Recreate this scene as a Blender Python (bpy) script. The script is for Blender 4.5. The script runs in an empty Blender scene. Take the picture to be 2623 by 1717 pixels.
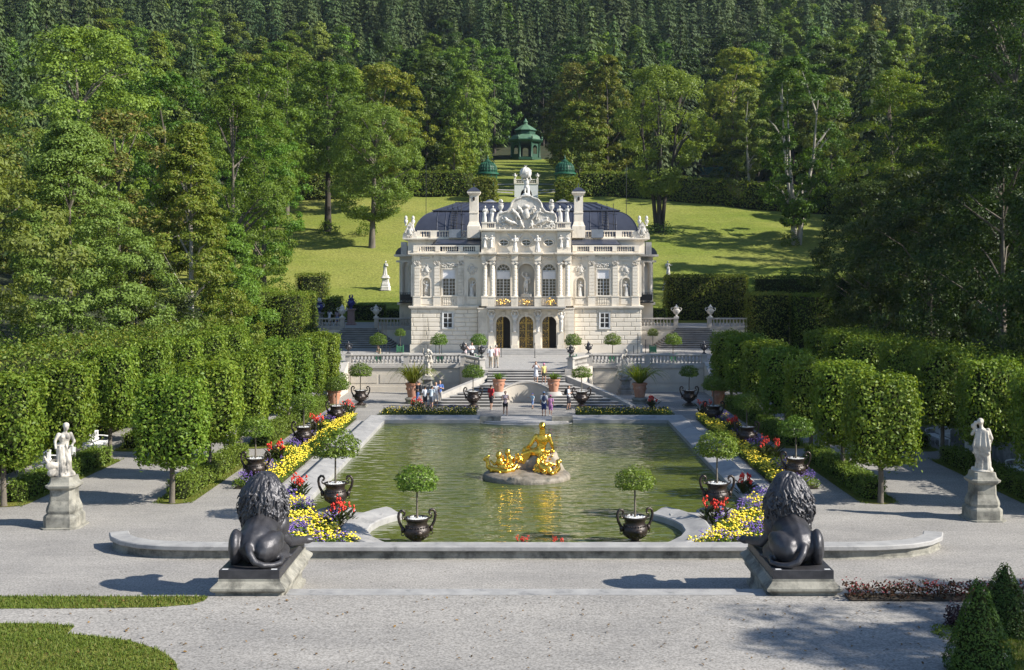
import bpy, bmesh, math, random
import numpy as np
from mathutils import Vector, Matrix, Euler
R = math.radians
PI = math.pi
scene = bpy.context.scene
COL = scene.collection
random.seed(7)

# ------------------------------------------------------------------ camera, sky, sun, exposure
cam_d = bpy.data.cameras.new('camera')
cam_d.sensor_width = 36.0
cam_d.lens = 40.0
cam_d.shift_x = -0.0139
cam_d.shift_y = -0.0616
cam_d.clip_start = 0.5
cam_d.clip_end = 4000
cam = bpy.data.objects.new('camera', cam_d)
cam.location = (0, 0, 9.6)
cam.rotation_euler = (R(90), 0, 0)
COL.objects.link(cam)
scene.camera = cam

SUN_EL, SUN_AZ = 34.0, 16.0        # azimuth: degrees from +X towards the camera side
world = bpy.data.worlds.new('World')
scene.world = world
world.use_nodes = True
wn = world.node_tree.nodes
wl = world.node_tree.links
sky = wn.new('ShaderNodeTexSky')
sky.sky_type = 'NISHITA'
sky.sun_disc = False
sky.sun_elevation = R(SUN_EL)
sky.sun_rotation = R(90 + SUN_AZ)
sky.altitude = 900
sky.air_density = 1.0
sky.dust_density = 0.3
sky.ozone_density = 2.0
wl.new(sky.outputs[0], wn['Background'].inputs[0])
wn['Background'].inputs[1].default_value = 0.10
sun_d = bpy.data.lights.new('sun', 'SUN')
sun_d.energy = 4.9
sun_d.angle = R(0.53)
sun_d.color = (1.0, 0.945, 0.85)
sun = bpy.data.objects.new('sun', sun_d)
sd = Vector((math.cos(R(SUN_EL)) * math.cos(R(SUN_AZ)), -math.cos(R(SUN_EL)) * math.sin(R(SUN_AZ)), math.sin(R(SUN_EL))))
sun.rotation_euler = sd.to_track_quat('Z', 'Y').to_euler()
COL.objects.link(sun)
vs = scene.view_settings
vs.view_transform = 'Standard'
vs.look = 'None'
vs.exposure = 0.86
vs.gamma = 1.0
vs.use_curve_mapping = False
scene.cycles.max_bounces = 6
scene.cycles.diffuse_bounces = 3
scene.cycles.glossy_bounces = 3
scene.cycles.transmission_bounces = 3
scene.cycles.transparent_max_bounces = 4
scene.cycles.sample_clamp_indirect = 6

# ------------------------------------------------------------------ tagging and copying
def tag(o, label=None, cat=None, group=None, kind=None):
    if label: o['label'] = label
    if cat: o['category'] = cat
    if group: o['group'] = group
    if kind: o['kind'] = kind
    return o

def thing(name, label, cat, loc=(0, 0, 0), rz=0.0, group=None, scale=1.0):
    o = bpy.data.objects.new(name, None)
    COL.objects.link(o)
    o.location = loc
    o.rotation_euler = (0, 0, rz)
    o.scale = (scale,) * 3
    o.empty_display_size = 0.2
    return tag(o, label, cat, group)

def kids(o):
    return [c for c in bpy.data.objects if c.parent == o]

def dup(o, label=None, loc=None, rz=None, scale=None, group=None, parent=None):
    c = o.copy()
    COL.objects.link(c)
    if parent is not None: c.parent = parent
    if label: c['label'] = label
    if group: c['group'] = group
    if loc is not None: c.location = loc
    if rz is not None: c.rotation_euler = (0, 0, rz)
    if scale is not None: c.scale = scale if hasattr(scale, '__len__') else (scale,) * 3
    for ch in list(o.children):
        dup(ch, parent=c)
    return c

def put(name, mesh, parent=None, loc=None, rz=0.0, scale=None):
    o = bpy.data.objects.new(name, mesh)
    COL.objects.link(o)
    if parent is not None: o.parent = parent
    if loc is not None: o.location = loc
    o.rotation_euler = (0, 0, rz)
    if scale is not None: o.scale = scale if hasattr(scale, '__len__') else (scale,) * 3
    return o

# ------------------------------------------------------------------ mesh builder
class MB:
    def __init__(s):
        s.v = []; s.f = []; s.m = []; s.M = None; s.mi = 0
    def add(s, vs, fs):
        b = len(s.v)
        if s.M is not None:
            vs = [s.M @ Vector(p) for p in vs]
        s.v += [tuple(p) for p in vs]
        s.f += [tuple(i + b for i in f) for f in fs]
        s.m += [s.mi] * len(fs)
        return s
    def box(s, x0, x1, y0, y1, z0, z1):
        if x0 > x1: x0, x1 = x1, x0
        if y0 > y1: y0, y1 = y1, y0
        return s.add([(x0, y0, z0), (x1, y0, z0), (x1, y1, z0), (x0, y1, z0), (x0, y0, z1), (x1, y0, z1), (x1, y1, z1), (x0, y1, z1)],
                     [(3, 2, 1, 0), (4, 5, 6, 7), (0, 1, 5, 4), (1, 2, 6, 5), (2, 3, 7, 6), (3, 0, 4, 7)])
    def bbox(s, x0, x1, y0, y1, z0, z1, b=0.02):
        # box with chamfered upper edge and front edges
        if x0 > x1: x0, x1 = x1, x0
        if y0 > y1: y0, y1 = y1, y0
        return s.frust([(x0, y0), (x1, y0), (x1, y1), (x0, y1)], [(0, z0), (0, z1 - b), (b, z1)])
    def frust(s, poly, prof):
        # stacked inset copies of a convex polygon; prof = [(inset, z)...]; negative inset grows
        n = len(poly)
        rings = []
        for ins, z in prof:
            rings.append([(p[0], p[1], z) for p in inset(poly, ins)])
        vs = [p for r in rings for p in r]
        fs = []
        for k in range(len(rings) - 1):
            for i in range(n):
                j = (i + 1) % n
                fs.append((k * n + i, k * n + j, (k + 1) * n + j, (k + 1) * n + i))
        fs.append(tuple(range(n))[::-1])
        fs.append(tuple((len(rings) - 1) * n + i for i in range(n)))
        return s.add(vs, fs)
    def prism(s, poly, a, b, axis='z'):
        # extrude a 2d polygon: axis z -> (x,y); axis y -> (x,z) ; axis x -> (y,z)
        def mk(p, t):
            if axis == 'z': return (p[0], p[1], t)
            if axis == 'y': return (p[0], t, p[1])
            return (t, p[0], p[1])
        n = len(poly)
        vs = [mk(p, a) for p in poly] + [mk(p, b) for p in poly]
        fs = [tuple(range(n)), tuple(range(2 * n - 1, n - 1, -1))]
        for i in range(n):
            j = (i + 1) % n
            fs.append((i, i + n, j + n, j))
        return s.add(vs, fs)
    def lathe(s, prof, seg=12, c=(0, 0, 0), sx=1.0, sy=1.0, a0=0.0):
        vs = []; fs = []
        n = len(prof)
        for i in range(seg):
            a = a0 + 2 * PI * i / seg
            for r, z in prof:
                vs.append((c[0] + r * math.cos(a) * sx, c[1] + r * math.sin(a) * sy, c[2] + z))
        for i in range(seg):
            j = (i + 1) % seg
            for k in range(n - 1):
                fs.append((i * n + k, j * n + k, j * n + k + 1, i * n + k + 1))
        fs.append(tuple(i * n for i in range(seg))[::-1])
        fs.append(tuple(i * n + n - 1 for i in range(seg)))
        return s.add(vs, fs)
    def tube(s, pts, rad, seg=8, flat=1.0):
        pts = [Vector(p) for p in pts]
        if not hasattr(rad, '__len__'): rad = [rad] * len(pts)
        vs = []; fs = []
        up = None
        for i, p in enumerate(pts):
            t = (pts[min(i + 1, len(pts) - 1)] - pts[max(i - 1, 0)])
            if t.length < 1e-9: t = Vector((0, 0, 1))
            t.normalize()
            if up is None:
                up = Vector((0, 0, 1)) if abs(t.z) < 0.9 else Vector((0, 1, 0))
            a = t.cross(up)
            if a.length < 1e-6: a = t.orthogonal()
            a.normalize()
            b = a.cross(t).normalized()
            up = b
            for k in range(seg):
                th = 2 * PI * k / seg
                vs.append(p + a * (math.cos(th) * rad[i]) + b * (math.sin(th) * rad[i] * flat))
        for i in range(len(pts) - 1):
            for k in range(seg):
                j = (k + 1) % seg
                fs.append((i * seg + k, i * seg + j, (i + 1) * seg + j, (i + 1) * seg + k))
        fs.append(tuple(range(seg))[::-1])
        fs.append(tuple((len(pts) - 1) * seg + k for k in range(seg)))
        return s.add(vs, fs)
    def caps(s, p0, r0, p1, r1, seg=10):
        p0 = Vector(p0); p1 = Vector(p1)
        d = p1 - p0
        if d.length < 1e-6: d = Vector((0, 0, 1e-3)); p1 = p0 + d
        d = d.normalized()
        pts = []; rr = []
        for a in (-88, -60, -30, 0):
            pts.append(p0 + d * (r0 * math.sin(R(a)))); rr.append(max(r0 * math.cos(R(a)), 1e-4))
        for a in (0, 30, 60, 88):
            pts.append(p1 + d * (r1 * math.sin(R(a)))); rr.append(max(r1 * math.cos(R(a)), 1e-4))
        return s.tube(pts, rr, seg)
    def ell(s, c, r, seg=12, rings=8, rot=None):
        if not hasattr(r, '__len__'): r = (r, r, r)
        vs = []; fs = []
        m = Euler(rot).to_matrix() if rot else None
        for i in range(rings + 1):
            ph = -PI / 2 + PI * i / rings
            ph = max(-PI / 2 + 0.02, min(PI / 2 - 0.02, ph))
            for k in range(seg):
                th = 2 * PI * k / seg
                v = Vector((r[0] * math.cos(ph) * math.cos(th), r[1] * math.cos(ph) * math.sin(th), r[2] * math.sin(ph)))
                if m: v = m @ v
                vs.append(v + Vector(c))
        for i in range(rings):
            for k in range(seg):
                j = (k + 1) % seg
                fs.append((i * seg + k, i * seg + j, (i + 1) * seg + j, (i + 1) * seg + k))
        fs.append(tuple(range(seg))[::-1])
        fs.append(tuple(rings * seg + k for k in range(seg)))
        return s.add(vs, fs)
    def mesh(s, name, mats, smooth=None):
        me = bpy.data.meshes.new(name)
        me.from_pydata(s.v, [], s.f)
        if not isinstance(mats, (list, tuple)): mats = [mats]
        for m in mats: me.materials.append(m)
        if any(s.m): me.polygons.foreach_set('material_index', s.m)
        if smooth is not None:
            me.polygons.foreach_set('use_smooth', [True] * len(me.polygons))
            if smooth < 179: me.set_sharp_from_angle(angle=R(smooth))
        me.update()
        return me
    def build(s, name, mats, parent=None, smooth=None, loc=None, rz=0.0):
        return put(name, s.mesh(name, mats, smooth), parent, loc, rz)

def inset(poly, d):
    if abs(d) < 1e-9: return [tuple(p) for p in poly]
    n = len(poly)
    out = []
    for i in range(n):
        p0 = Vector(poly[i - 1]).to_2d(); p1 = Vector(poly[i]).to_2d(); p2 = Vector(poly[(i + 1) % n]).to_2d()
        e1 = (p1 - p0).normalized(); e2 = (p2 - p1).normalized()
        n1 = Vector((-e1.y, e1.x)); n2 = Vector((-e2.y, e2.x))
        k = 1 + n1.dot(n2)
        q = p1 + (n1 + n2) * (d / max(k, 0.2))
        out.append((q.x, q.y))
    return out

def rect(x0, x1, y0, y1): return [(x0, y0), (x1, y0), (x1, y1), (x0, y1)]

def arch(xc, w, z0, zs, n=10, rise=None):
    # arch outline: width w, sill z0, spring zs
    r = w / 2
    rise = rise or r
    p = [(xc - r, z0), (xc + r, z0)]
    for i in range(n + 1):
        a = PI * i / n
        p.append((xc + r * math.cos(a), zs + rise * math.sin(a)))
    return p

def blob(mb, name, voxel, smooth=2, fac=0.5, noise=0.0):
    # one continuous skin over overlapping shapes
    me0 = bpy.data.meshes.new(name)
    me0.from_pydata(mb.v, [], mb.f)
    o = bpy.data.objects.new(name, me0)
    COL.objects.link(o)
    m = o.modifiers.new('r', 'REMESH'); m.mode = 'VOXEL'; m.voxel_size = voxel
    if smooth:
        m = o.modifiers.new('s', 'SMOOTH'); m.iterations = smooth; m.factor = fac
    dg = bpy.context.evaluated_depsgraph_get()
    dg.update()
    me = bpy.data.meshes.new_from_object(o.evaluated_get(dg))
    bpy.data.objects.remove(o)
    bpy.data.meshes.remove(me0)
    me.name = name
    me.polygons.foreach_set('use_smooth', [True] * len(me.polygons))
    return me

def withmat(me, *mats):
    me.materials.clear()
    for m in mats: me.materials.append(m)
    return me

# ------------------------------------------------------------------ materials
def nm(name):
    m = bpy.data.materials.new(name)
    m.use_nodes = True
    nt = m.node_tree
    return m, nt.nodes, nt.links, nt.nodes['Principled BSDF']

def mixrgb(nodes, links, fac, a, b, blend='MIX'):
    n = nodes.new('ShaderNodeMix'); n.data_type = 'RGBA'; n.blend_type = blend
    for k, v in ((0, fac), (6, a), (7, b)):
        if hasattr(v, 'links') or hasattr(v, 'is_output'): links.new(v, n.inputs[k])
        elif isinstance(v, (int, float)): n.inputs[k].default_value = v
        else: n.inputs[k].default_value = (*v[:3], 1)
    return n.outputs[2]

def mathn(nodes, links, op, a, b=None):
    n = nodes.new('ShaderNodeMath'); n.operation = op
    for k, v in ((0, a), (1, b)):
        if v is None: continue
        if isinstance(v, (int, float)): n.inputs[k].default_value = v
        else: links.new(v, n.inputs[k])
    return n.outputs[0]

def noisen(nodes, links, scale, detail=4, rough=0.55, stretch=(1, 1, 1), obj=True):
    tc = nodes.new('ShaderNodeTexCoord')
    mp = nodes.new('ShaderNodeMapping'); mp.inputs[3].default_value = stretch
    src = tc.outputs['Object']
    if not obj:
        g = nodes.new('ShaderNodeNewGeometry'); src = g.outputs['Position']
    links.new(src, mp.inputs[0])
    n = nodes.new('ShaderNodeTexNoise')
    n.inputs['Scale'].default_value = scale; n.inputs['Detail'].default_value = detail; n.inputs['Roughness'].default_value = rough
    links.new(mp.outputs[0], n.inputs['Vector'])
    return n.outputs['Fac']

def rampn(nodes, links, fac, stops):
    n = nodes.new('ShaderNodeValToRGB')
    el = n.color_ramp.elements
    while len(el) < len(stops): el.new(0.5)
    for e, (p, c) in zip(el, stops):
        e.position = p
        e.color = (*c[:3], 1) if hasattr(c, '__len__') else (c, c, c, 1)
    links.new(fac, n.inputs[0])
    return n.outputs[0]

def bumpn(nodes, links, h, strength, dist, bsdf):
    n = nodes.new('ShaderNodeBump')
    n.inputs['Strength'].default_value = strength; n.inputs['Distance'].default_value = dist
    links.new(h, n.inputs['Height'])
    links.new(n.outputs[0], bsdf.inputs['Normal'])

def M(name, col, rough=0.7, col2=None, scale=3.0, metal=0.0, spec=0.4, bump=0.0, bscale=30.0, bdist=0.02, stretch=(1, 1, 1), dirt=None, dscale=0.8, dlo=0.52, dhi=0.7, world_pos=True):
    m, n, l, b = nm(name)
    b.inputs['Roughness'].default_value = rough
    b.inputs['Metallic'].default_value = metal
    b.inputs['Specular IOR Level'].default_value = spec
    if col2 is None: col2 = tuple(c * 0.82 for c in col)
    f = noisen(n, l, scale, 5, 0.6, stretch, not world_pos)
    c = rampn(n, l, f, [(0.35, col), (0.68, col2)])
    if dirt is not None:
        f2 = noisen(n, l, dscale, 8, 0.68, stretch, not world_pos)
        k = rampn(n, l, f2, [(dlo, 0.0), (dhi, 1.0)])
        c = mixrgb(n, l, k, c, dirt)
    l.new(c, b.inputs['Base Color'])
    if bump:
        h = noisen(n, l, bscale, 4, 0.6, (1, 1, 1), not world_pos)
        bumpn(n, l, h, bump, bdist, b)
    return m

def leafmat(name, c1, c2, trans=0.3, rough=0.5, hue=0.02, val=0.25, spec=0.25, dry=None):
    m, n, l, b = nm(name)
    g = n.new('ShaderNodeNewGeometry')
    c = rampn(n, l, g.outputs['Random Per Island'], [(0.0, c1), (0.8, c2), (1.0, dry or c2)])
    oi = n.new('ShaderNodeObjectInfo')
    hs = n.new('ShaderNodeHueSaturation')
    mr = n.new('ShaderNodeMapRange'); mr.inputs[3].default_value = 0.5 - hue; mr.inputs[4].default_value = 0.5 + hue
    l.new(oi.outputs['Random'], mr.inputs[0]); l.new(mr.outputs[0], hs.inputs['Hue'])
    mv = n.new('ShaderNodeMapRange'); mv.inputs[3].default_value = 1 - val; mv.inputs[4].default_value = 1 + val
    r2 = mathn(n, l, 'FRACT', mathn(n, l, 'MULTIPLY', oi.outputs['Random'], 7.31))
    l.new(r2, mv.inputs[0]); l.new(mv.outputs[0], hs.inputs['Value'])
    l.new(c, hs.inputs['Color'])
    l.new(hs.outputs[0], b.inputs['Base Color'])
    b.inputs['Roughness'].default_value = rough
    b.inputs['Specular IOR Level'].default_value = spec
    t = n.new('ShaderNodeBsdfTranslucent')
    tm = mixrgb(n, l, 1.0, hs.outputs[0], (1.25, 1.2, 0.55), 'MULTIPLY')
    l.new(tm, t.inputs[0])
    mx = n.new('ShaderNodeMixShader'); mx.inputs[0].default_value = trans
    l.new(b.outputs[0], mx.inputs[1]); l.new(t.outputs[0], mx.inputs[2])
    l.new(mx.outputs[0], n['Material Output'].inputs[0])
    return m

WHITE = M('palace_stone', (0.80, 0.725, 0.61), 0.8, (0.70, 0.63, 0.525), 0.9, dirt=(0.42, 0.375, 0.30), dscale=0.9, dlo=0.54, dhi=0.76, bump=0.25, bscale=14, bdist=0.02, stretch=(1, 1, 0.35))
ORNAM = M('ornament_plaster', (0.68, 0.64, 0.575), 0.75, (0.50, 0.465, 0.41), 2.5, bump=0.5, bscale=9, bdist=0.05)
STAT = M('statue_marble', (0.70, 0.67, 0.62), 0.65, (0.56, 0.53, 0.48), 2.0, dirt=(0.40, 0.385, 0.35), dscale=1.5, dlo=0.5, dhi=0.72, bump=0.4, bscale=12, bdist=0.03)
SAND = M('weathered_sandstone', (0.34, 0.322, 0.27), 0.85, (0.22, 0.212, 0.18), 1.8, dirt=(0.085, 0.082, 0.07), dscale=1.6, dlo=0.44, dhi=0.66, bump=0.5, bscale=18, bdist=0.02)
COPE = M('coping_stone', (0.37, 0.36, 0.345), 0.75, (0.26, 0.255, 0.25), 1.6, dirt=(0.17, 0.17, 0.17), dscale=2.2, dlo=0.56, dhi=0.74, bump=0.3, bscale=25)
DSTONE = M('damp_stone', (0.26, 0.25, 0.23), 0.8, (0.15, 0.145, 0.135), 2.0, dirt=(0.07, 0.07, 0.065), dscale=2.5, stretch=(1, 1, 0.6), bump=0.4)
CREAM = M('cream_wall_plaster', (0.56, 0.51, 0.43), 0.85, (0.48, 0.435, 0.37), 0.9, dirt=(0.40, 0.37, 0.33), dscale=0.7, dlo=0.58, dhi=0.8, bump=0.15)
BAL = M('balustrade_stone', (0.48, 0.45, 0.41), 0.8, (0.36, 0.34, 0.31), 1.5, dirt=(0.2, 0.195, 0.19), dscale=1.8, dlo=0.58, dhi=0.76, bump=0.3)
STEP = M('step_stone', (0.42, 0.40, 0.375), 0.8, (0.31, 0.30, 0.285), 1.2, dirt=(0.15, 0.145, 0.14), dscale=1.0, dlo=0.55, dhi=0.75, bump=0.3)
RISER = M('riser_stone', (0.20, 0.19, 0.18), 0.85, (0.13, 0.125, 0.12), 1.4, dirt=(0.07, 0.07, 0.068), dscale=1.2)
BRONZE = M('dark_bronze', (0.076, 0.074, 0.080), 0.42, (0.042, 0.041, 0.046), 3.0, metal=0.5, spec=0.6, bump=0.35, bscale=45, bdist=0.02, world_pos=False)
URNM = M('cast_iron_urn', (0.028, 0.022, 0.020), 0.34, (0.055, 0.038, 0.030), 5.0, metal=0.4, spec=0.6, bump=0.5, bscale=40, bdist=0.02, world_pos=False)
GOLD = M('gilded_bronze', (0.98, 0.62, 0.10), 0.24, (0.80, 0.45, 0.06), 3.0, metal=1.0, bump=0.5, bscale=16, bdist=0.03, world_pos=False)
GILT = M('gilt_iron', (0.80, 0.52, 0.14), 0.35, (0.5, 0.3, 0.07), 6.0, metal=0.9)
IRON = M('black_iron', (0.02, 0.02, 0.022), 0.45, (0.03, 0.03, 0.03), 4.0)
TERRA = M('terracotta', (0.42, 0.19, 0.11), 0.85, (0.52, 0.28, 0.19), 3.0, dirt=(0.55, 0.45, 0.38), dscale=3.0, dlo=0.58, dhi=0.76, world_pos=False)
ROOF = M('slate_blue_sheet_roof', (0.038, 0.043, 0.064), 0.42, (0.058, 0.064, 0.088), 0.6, metal=0.2, spec=0.5, bump=0.12, bscale=6)
ROOFP = M('pale_sheet_metal', (0.25, 0.27, 0.31), 0.4, (0.2, 0.22, 0.25), 2.0, metal=0.4)
GLASS = M('dark_window_glass', (0.012, 0.014, 0.018), 0.08, (0.03, 0.03, 0.035), 1.5, spec=0.6)
PAINT = M('white_paint', (0.72, 0.72, 0.71), 0.45, (0.64, 0.64, 0.63), 3.0)
BLIND = M('white_roller_blind', (0.74, 0.73, 0.74), 0.8, (0.68, 0.67, 0.68), 1.2)
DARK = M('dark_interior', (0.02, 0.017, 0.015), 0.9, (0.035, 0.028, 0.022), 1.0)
GRNP = M('green_painted_trellis', (0.014, 0.115, 0.06), 0.5, (0.018, 0.085, 0.05), 2.0)
GRND = M('dark_green_metal', (0.014, 0.062, 0.034), 0.5, (0.02, 0.08, 0.045), 1.0)
TUBG = M('green_wooden_tub', (0.06, 0.20, 0.11), 0.6, (0.05, 0.15, 0.08), 4.0)
COBALT = M('cobalt_porcelain', (0.012, 0.02, 0.16), 0.15, (0.02, 0.03, 0.22), 3.0, spec=0.7)
SOIL = M('bed_soil', (0.06, 0.045, 0.03), 0.95, (0.035, 0.028, 0.02), 6.0, bump=0.6, bscale=20)
BARK = M('bark', (0.16, 0.135, 0.105), 0.9, (0.08, 0.07, 0.055), 3.0, stretch=(1, 1, 0.25), dirt=(0.30, 0.29, 0.25), dscale=2.5, dlo=0.58, dhi=0.72, bump=0.6, bscale=14, bdist=0.04)
DBARK = M('dark_bark', (0.055, 0.045, 0.036), 0.9, (0.03, 0.026, 0.02), 2.0, stretch=(1, 1, 0.2), bump=0.5)
PBARK = M('pale_bark', (0.40, 0.37, 0.31), 0.85, (0.22, 0.20, 0.17), 1.2, stretch=(1, 1, 0.3), bump=0.4)
CORE = M('painted_inner_shade', (0.020, 0.026, 0.010), 1.0, (0.030, 0.036, 0.014), 2.0, spec=0.0)  # near-black fill colour: paints the shade inside hedges and clipped crowns

def gravel_mat(name, a, b, sc, leafy=0.0):
    m, n, l, bs = nm(name)
    bs.inputs['Roughness'].default_value = 0.95
    bs.inputs['Specular IOR Level'].default_value = 0.15
    big = noisen(n, l, 0.22, 5, 0.62, (1, 2.2, 1), False)
    fine = noisen(n, l, sc, 3, 0.7, (1, 1, 1), False)
    mid = noisen(n, l, 3.0, 8, 0.78, (1, 2.0, 1), False)
    c = rampn(n, l, big, [(0.34, a), (0.66, b)])
    k = rampn(n, l, fine, [(0.33, 0.60), (0.5, 1.0), (0.66, 1.30)])
    c = mixrgb(n, l, 1.0, c, k, 'MULTIPLY')
    k2 = rampn(n, l, mid, [(0.36, 0.86), (0.62, 1.08)])
    c = mixrgb(n, l, 1.0, c, k2, 'MULTIPLY')
    tc = n.new('ShaderNodeNewGeometry')
    vo = n.new('ShaderNodeTexVoronoi'); vo.inputs['Scale'].default_value = 3.4
    l.new(tc.outputs['Position'], vo.inputs['Vector'])
    sp = rampn(n, l, vo.outputs['Distance'], [(0.0, 1.0), (0.10, 1.0), (0.13, 0.0)])
    msk = rampn(n, l, noisen(n, l, 0.5, 3, 0.6, (1, 1, 1), False), [(0.5, 0.0), (0.62, 0.8)])
    c = mixrgb(n, l, mathn(n, l, 'MULTIPLY', sp, msk), c, (0.10, 0.085, 0.06))
    l.new(c, bs.inputs['Base Color'])
    bumpn(n, l, fine, 0.35, 0.02, bs)
    return m
GRAVEL = gravel_mat('pale_gravel', (0.335, 0.316, 0.290), (0.252, 0.240, 0.224), 15.0)
PAVE = gravel_mat('fine_terrace_gravel', (0.38, 0.365, 0.345), (0.33, 0.318, 0.30), 15.0)

def grass_mat(name, a, b, dry, ds=0.05, fine=9.0, stretch=(0.35, 1.6, 1)):
    m, n, l, bs = nm(name)
    bs.inputs['Roughness'].default_value = 0.9
    bs.inputs['Specular IOR Level'].default_value = 0.1
    f1 = noisen(n, l, ds, 6, 0.6, (0.6, 1.4, 1), False)
    f2 = noisen(n, l, 0.7, 5, 0.65, stretch, False)
    f3 = noisen(n, l, fine, 3, 0.7, (1, 1, 1), False)
    c = rampn(n, l, f2, [(0.32, a), (0.7, b)])
    c = mixrgb(n, l, rampn(n, l, f1, [(0.36, 0.05), (0.62, 0.95)]), c, dry)
    c = mixrgb(n, l, 1.0, c, rampn(n, l, f3, [(0.3, 0.62), (0.7, 1.3)]), 'MULTIPLY')
    l.new(c, bs.inputs['Base Color'])
    bumpn(n, l, mathn(n, l, 'ADD', f3, f2), 0.8, 0.12, bs)
    return m
LAWN = grass_mat('short_lawn', (0.095, 0.140, 0.016), (0.145, 0.180, 0.028), (0.20, 0.19, 0.045), 0.3, 14.0)
MEADOW = grass_mat('mown_hill_meadow', (0.100, 0.158, 0.018), (0.160, 0.205, 0.030), (0.245, 0.250, 0.062), 0.045, 3.0)
FLOOR = M('forest_floor', (0.035, 0.045, 0.016), 0.95, (0.02, 0.026, 0.01), 0.3, dirt=(0.05, 0.045, 0.02), dscale=0.2)
# ------------------------------------------------------------------ terrain
def smooth01(t):
    t = max(0.0, min(1.0, t)); return t * t * (3 - 2 * t)

def hill(x, y):
    if y < 136: b = 0.0
    elif y < 204: b = 3.75 + 0.284 * (y - 136)
    elif y < 300: b = 23.06 + 0.165 * (y - 204)
    elif y < 335: b = 38.9 + 0.36 * (y - 300)
    else: b = 51.5 + 0.60 * (y - 335)
    return b

def ground_h(x, y):
    ax = abs(x)
    side = 0.17 * max(0.0, ax - 29) if y > 44 else 0.65 + 0.1 * max(0.0, ax - 30)
    if y < 136:
        k = smooth01((y - 112) / 24.0)
        base = 3.75 * k
        h = base + side
        if ax < 28.5 and y < 137: h = min(h, -0.4) if y < 112 else -0.4 + (h + 0.4) * 0.0
        return h
    h = hill(x, y) + 0.07 * max(0.0, ax - 45) * smooth01((y - 150) / 60)
    if y > 205:
        k = smooth01((ax - 18) / 60) if y < 340 else 1.0 - (1 - smooth01((ax - 18) / 60)) * (1 - smooth01((y - 340) / 60))
        h += k * (2.2 * math.sin(x * 0.021 + 1.3) * smooth01((y - 205) / 80) + 5.0 * math.sin(x * 0.0091 + y * 0.006) * smooth01((y - 260) / 200))
    side_k = 1 - smooth01((y - 136) / 30)
    return h + side * side_k * 0.6

def grid_mesh(name, xs, ys, fn, mat, smooth=True):
    vs = [(x, y, fn(x, y)) for y in ys for x in xs]
    nx = len(xs)
    fs = [(j * nx + i, j * nx + i + 1, (j + 1) * nx + i + 1, (j + 1) * nx + i) for j in range(len(ys) - 1) for i in range(nx - 1)]
    me = bpy.data.meshes.new(name); me.from_pydata(vs, [], fs)
    me.materials.append(mat)
    if smooth: me.polygons.foreach_set('use_smooth', [True] * len(fs))
    me.update()
    return me

xs = [-620, -520, -430, -350, -290, -240, -200, -170, -145, -125, -108, -95, -84, -75, -67, -60, -54, -49, -45, -41, -37, -33, -30, -28.6, -28.4,
      -22, -15, -8, 0]
xs = xs + [-v for v in xs[-2::-1]]
ys = [-30, 0, 20, 33, 43.9, 44.1, 55, 65, 75, 85, 95, 104, 112, 118, 124, 130, 135.9, 136.1, 140, 146, 152, 160, 168, 176, 184, 192, 200, 204, 208, 215, 225,
      236, 248, 262, 276, 290, 300, 315, 335, 360, 390, 420, 460, 500, 550, 600, 660]
t = put('hillside', grid_mesh('hillside', xs, ys, lambda x, y: ground_h(x, y) - 0.02, FLOOR))
tag(t, kind='structure')

def flat(name, poly, z, mat, kind='structure', thick=0.0):
    mb = MB()
    n = len(poly)
    if thick: mb.prism(poly, z - thick, z)
    else: mb.add([(p[0], p[1], z) for p in poly], [tuple(range(n))])
    o = mb.build(name, mat)
    if kind: tag(o, kind=kind)
    return o

# meadow draped on the slope behind the house
def meadow_edge(x):
    # far edge of the mown slope (a hedge follows it)
    return 203.5 - 0.5 * max(0, x - 18) * (1 if x < 60 else 1) * 0.92 - 0.22 * max(0, -x - 26)
mxs = [-48 + 2.0 * i for i in range(54)]
vs, fs = [], []
NY = 34
for i, x in enumerate(mxs):
    y1 = meadow_edge(x)
    for j in range(NY):
        y = 136.2 + (y1 - 136.2) * j / (NY - 1)
        vs.append((x, y, ground_h(x, y) + 0.12 + 0.10 * math.sin(x * 0.7 + y * 0.5) * math.sin(y * 0.33)))
for i in range(len(mxs) - 1):
    for j in range(NY - 1):
        a = i * NY + j
        fs.append((a, a + NY, a + NY + 1, a + 1))
me = bpy.data.meshes.new('meadow'); me.from_pydata(vs, [], fs); me.materials.append(MEADOW)
me.polygons.foreach_set('use_smooth', [True] * len(fs))
tag(put('lawn_slope', me), kind='structure')
# second grass slope round the cascade, up to the pavilion mound
t = put('grass_terraces', grid_mesh('grass_terraces', [-34 + 2 * i for i in range(35)], [204 + 3 * j for j in range(33)],
        lambda x, y: ground_h(x, y) + 0.15 + (0.4 * math.exp(-(x / 9) ** 2 - ((y - 300) / 9) ** 2)), MEADOW))
tag(t, kind='structure')

# gravel court round the pool, upper gravel walk in front
flat('gravel_court', [(-40, 31.52), (40, 31.52), (40, 43), (29, 44), (29, 92), (-29, 92), (-29, 44), (-40, 43)], 0.0, GRAVEL)
flat('gravel_walk', [(-45, -20), (45, -20), (45, 31.52), (-45, 31.52)], 0.65, GRAVEL)
mb = MB()
mb.box(-6.66, 6.66, 31.5, 32.1, 0.2, 0.66)
tag(mb.build('kerb', COPE), kind='structure')
mb = MB()
for i in range(3):
    mb.box(-6.66, 6.66, 32.103 + 0.36 * i, 32.10 + 0.36 * (i + 1), -0.1, 0.49 - 0.16 * i)
mb.box(-45, -8.7, 31.46, 31.515, -0.2, 0.62); mb.box(8.7, 45, 31.46, 31.515, -0.2, 0.62)
tag(mb.build('steps_and_bank', STEP), kind='structure')

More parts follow.
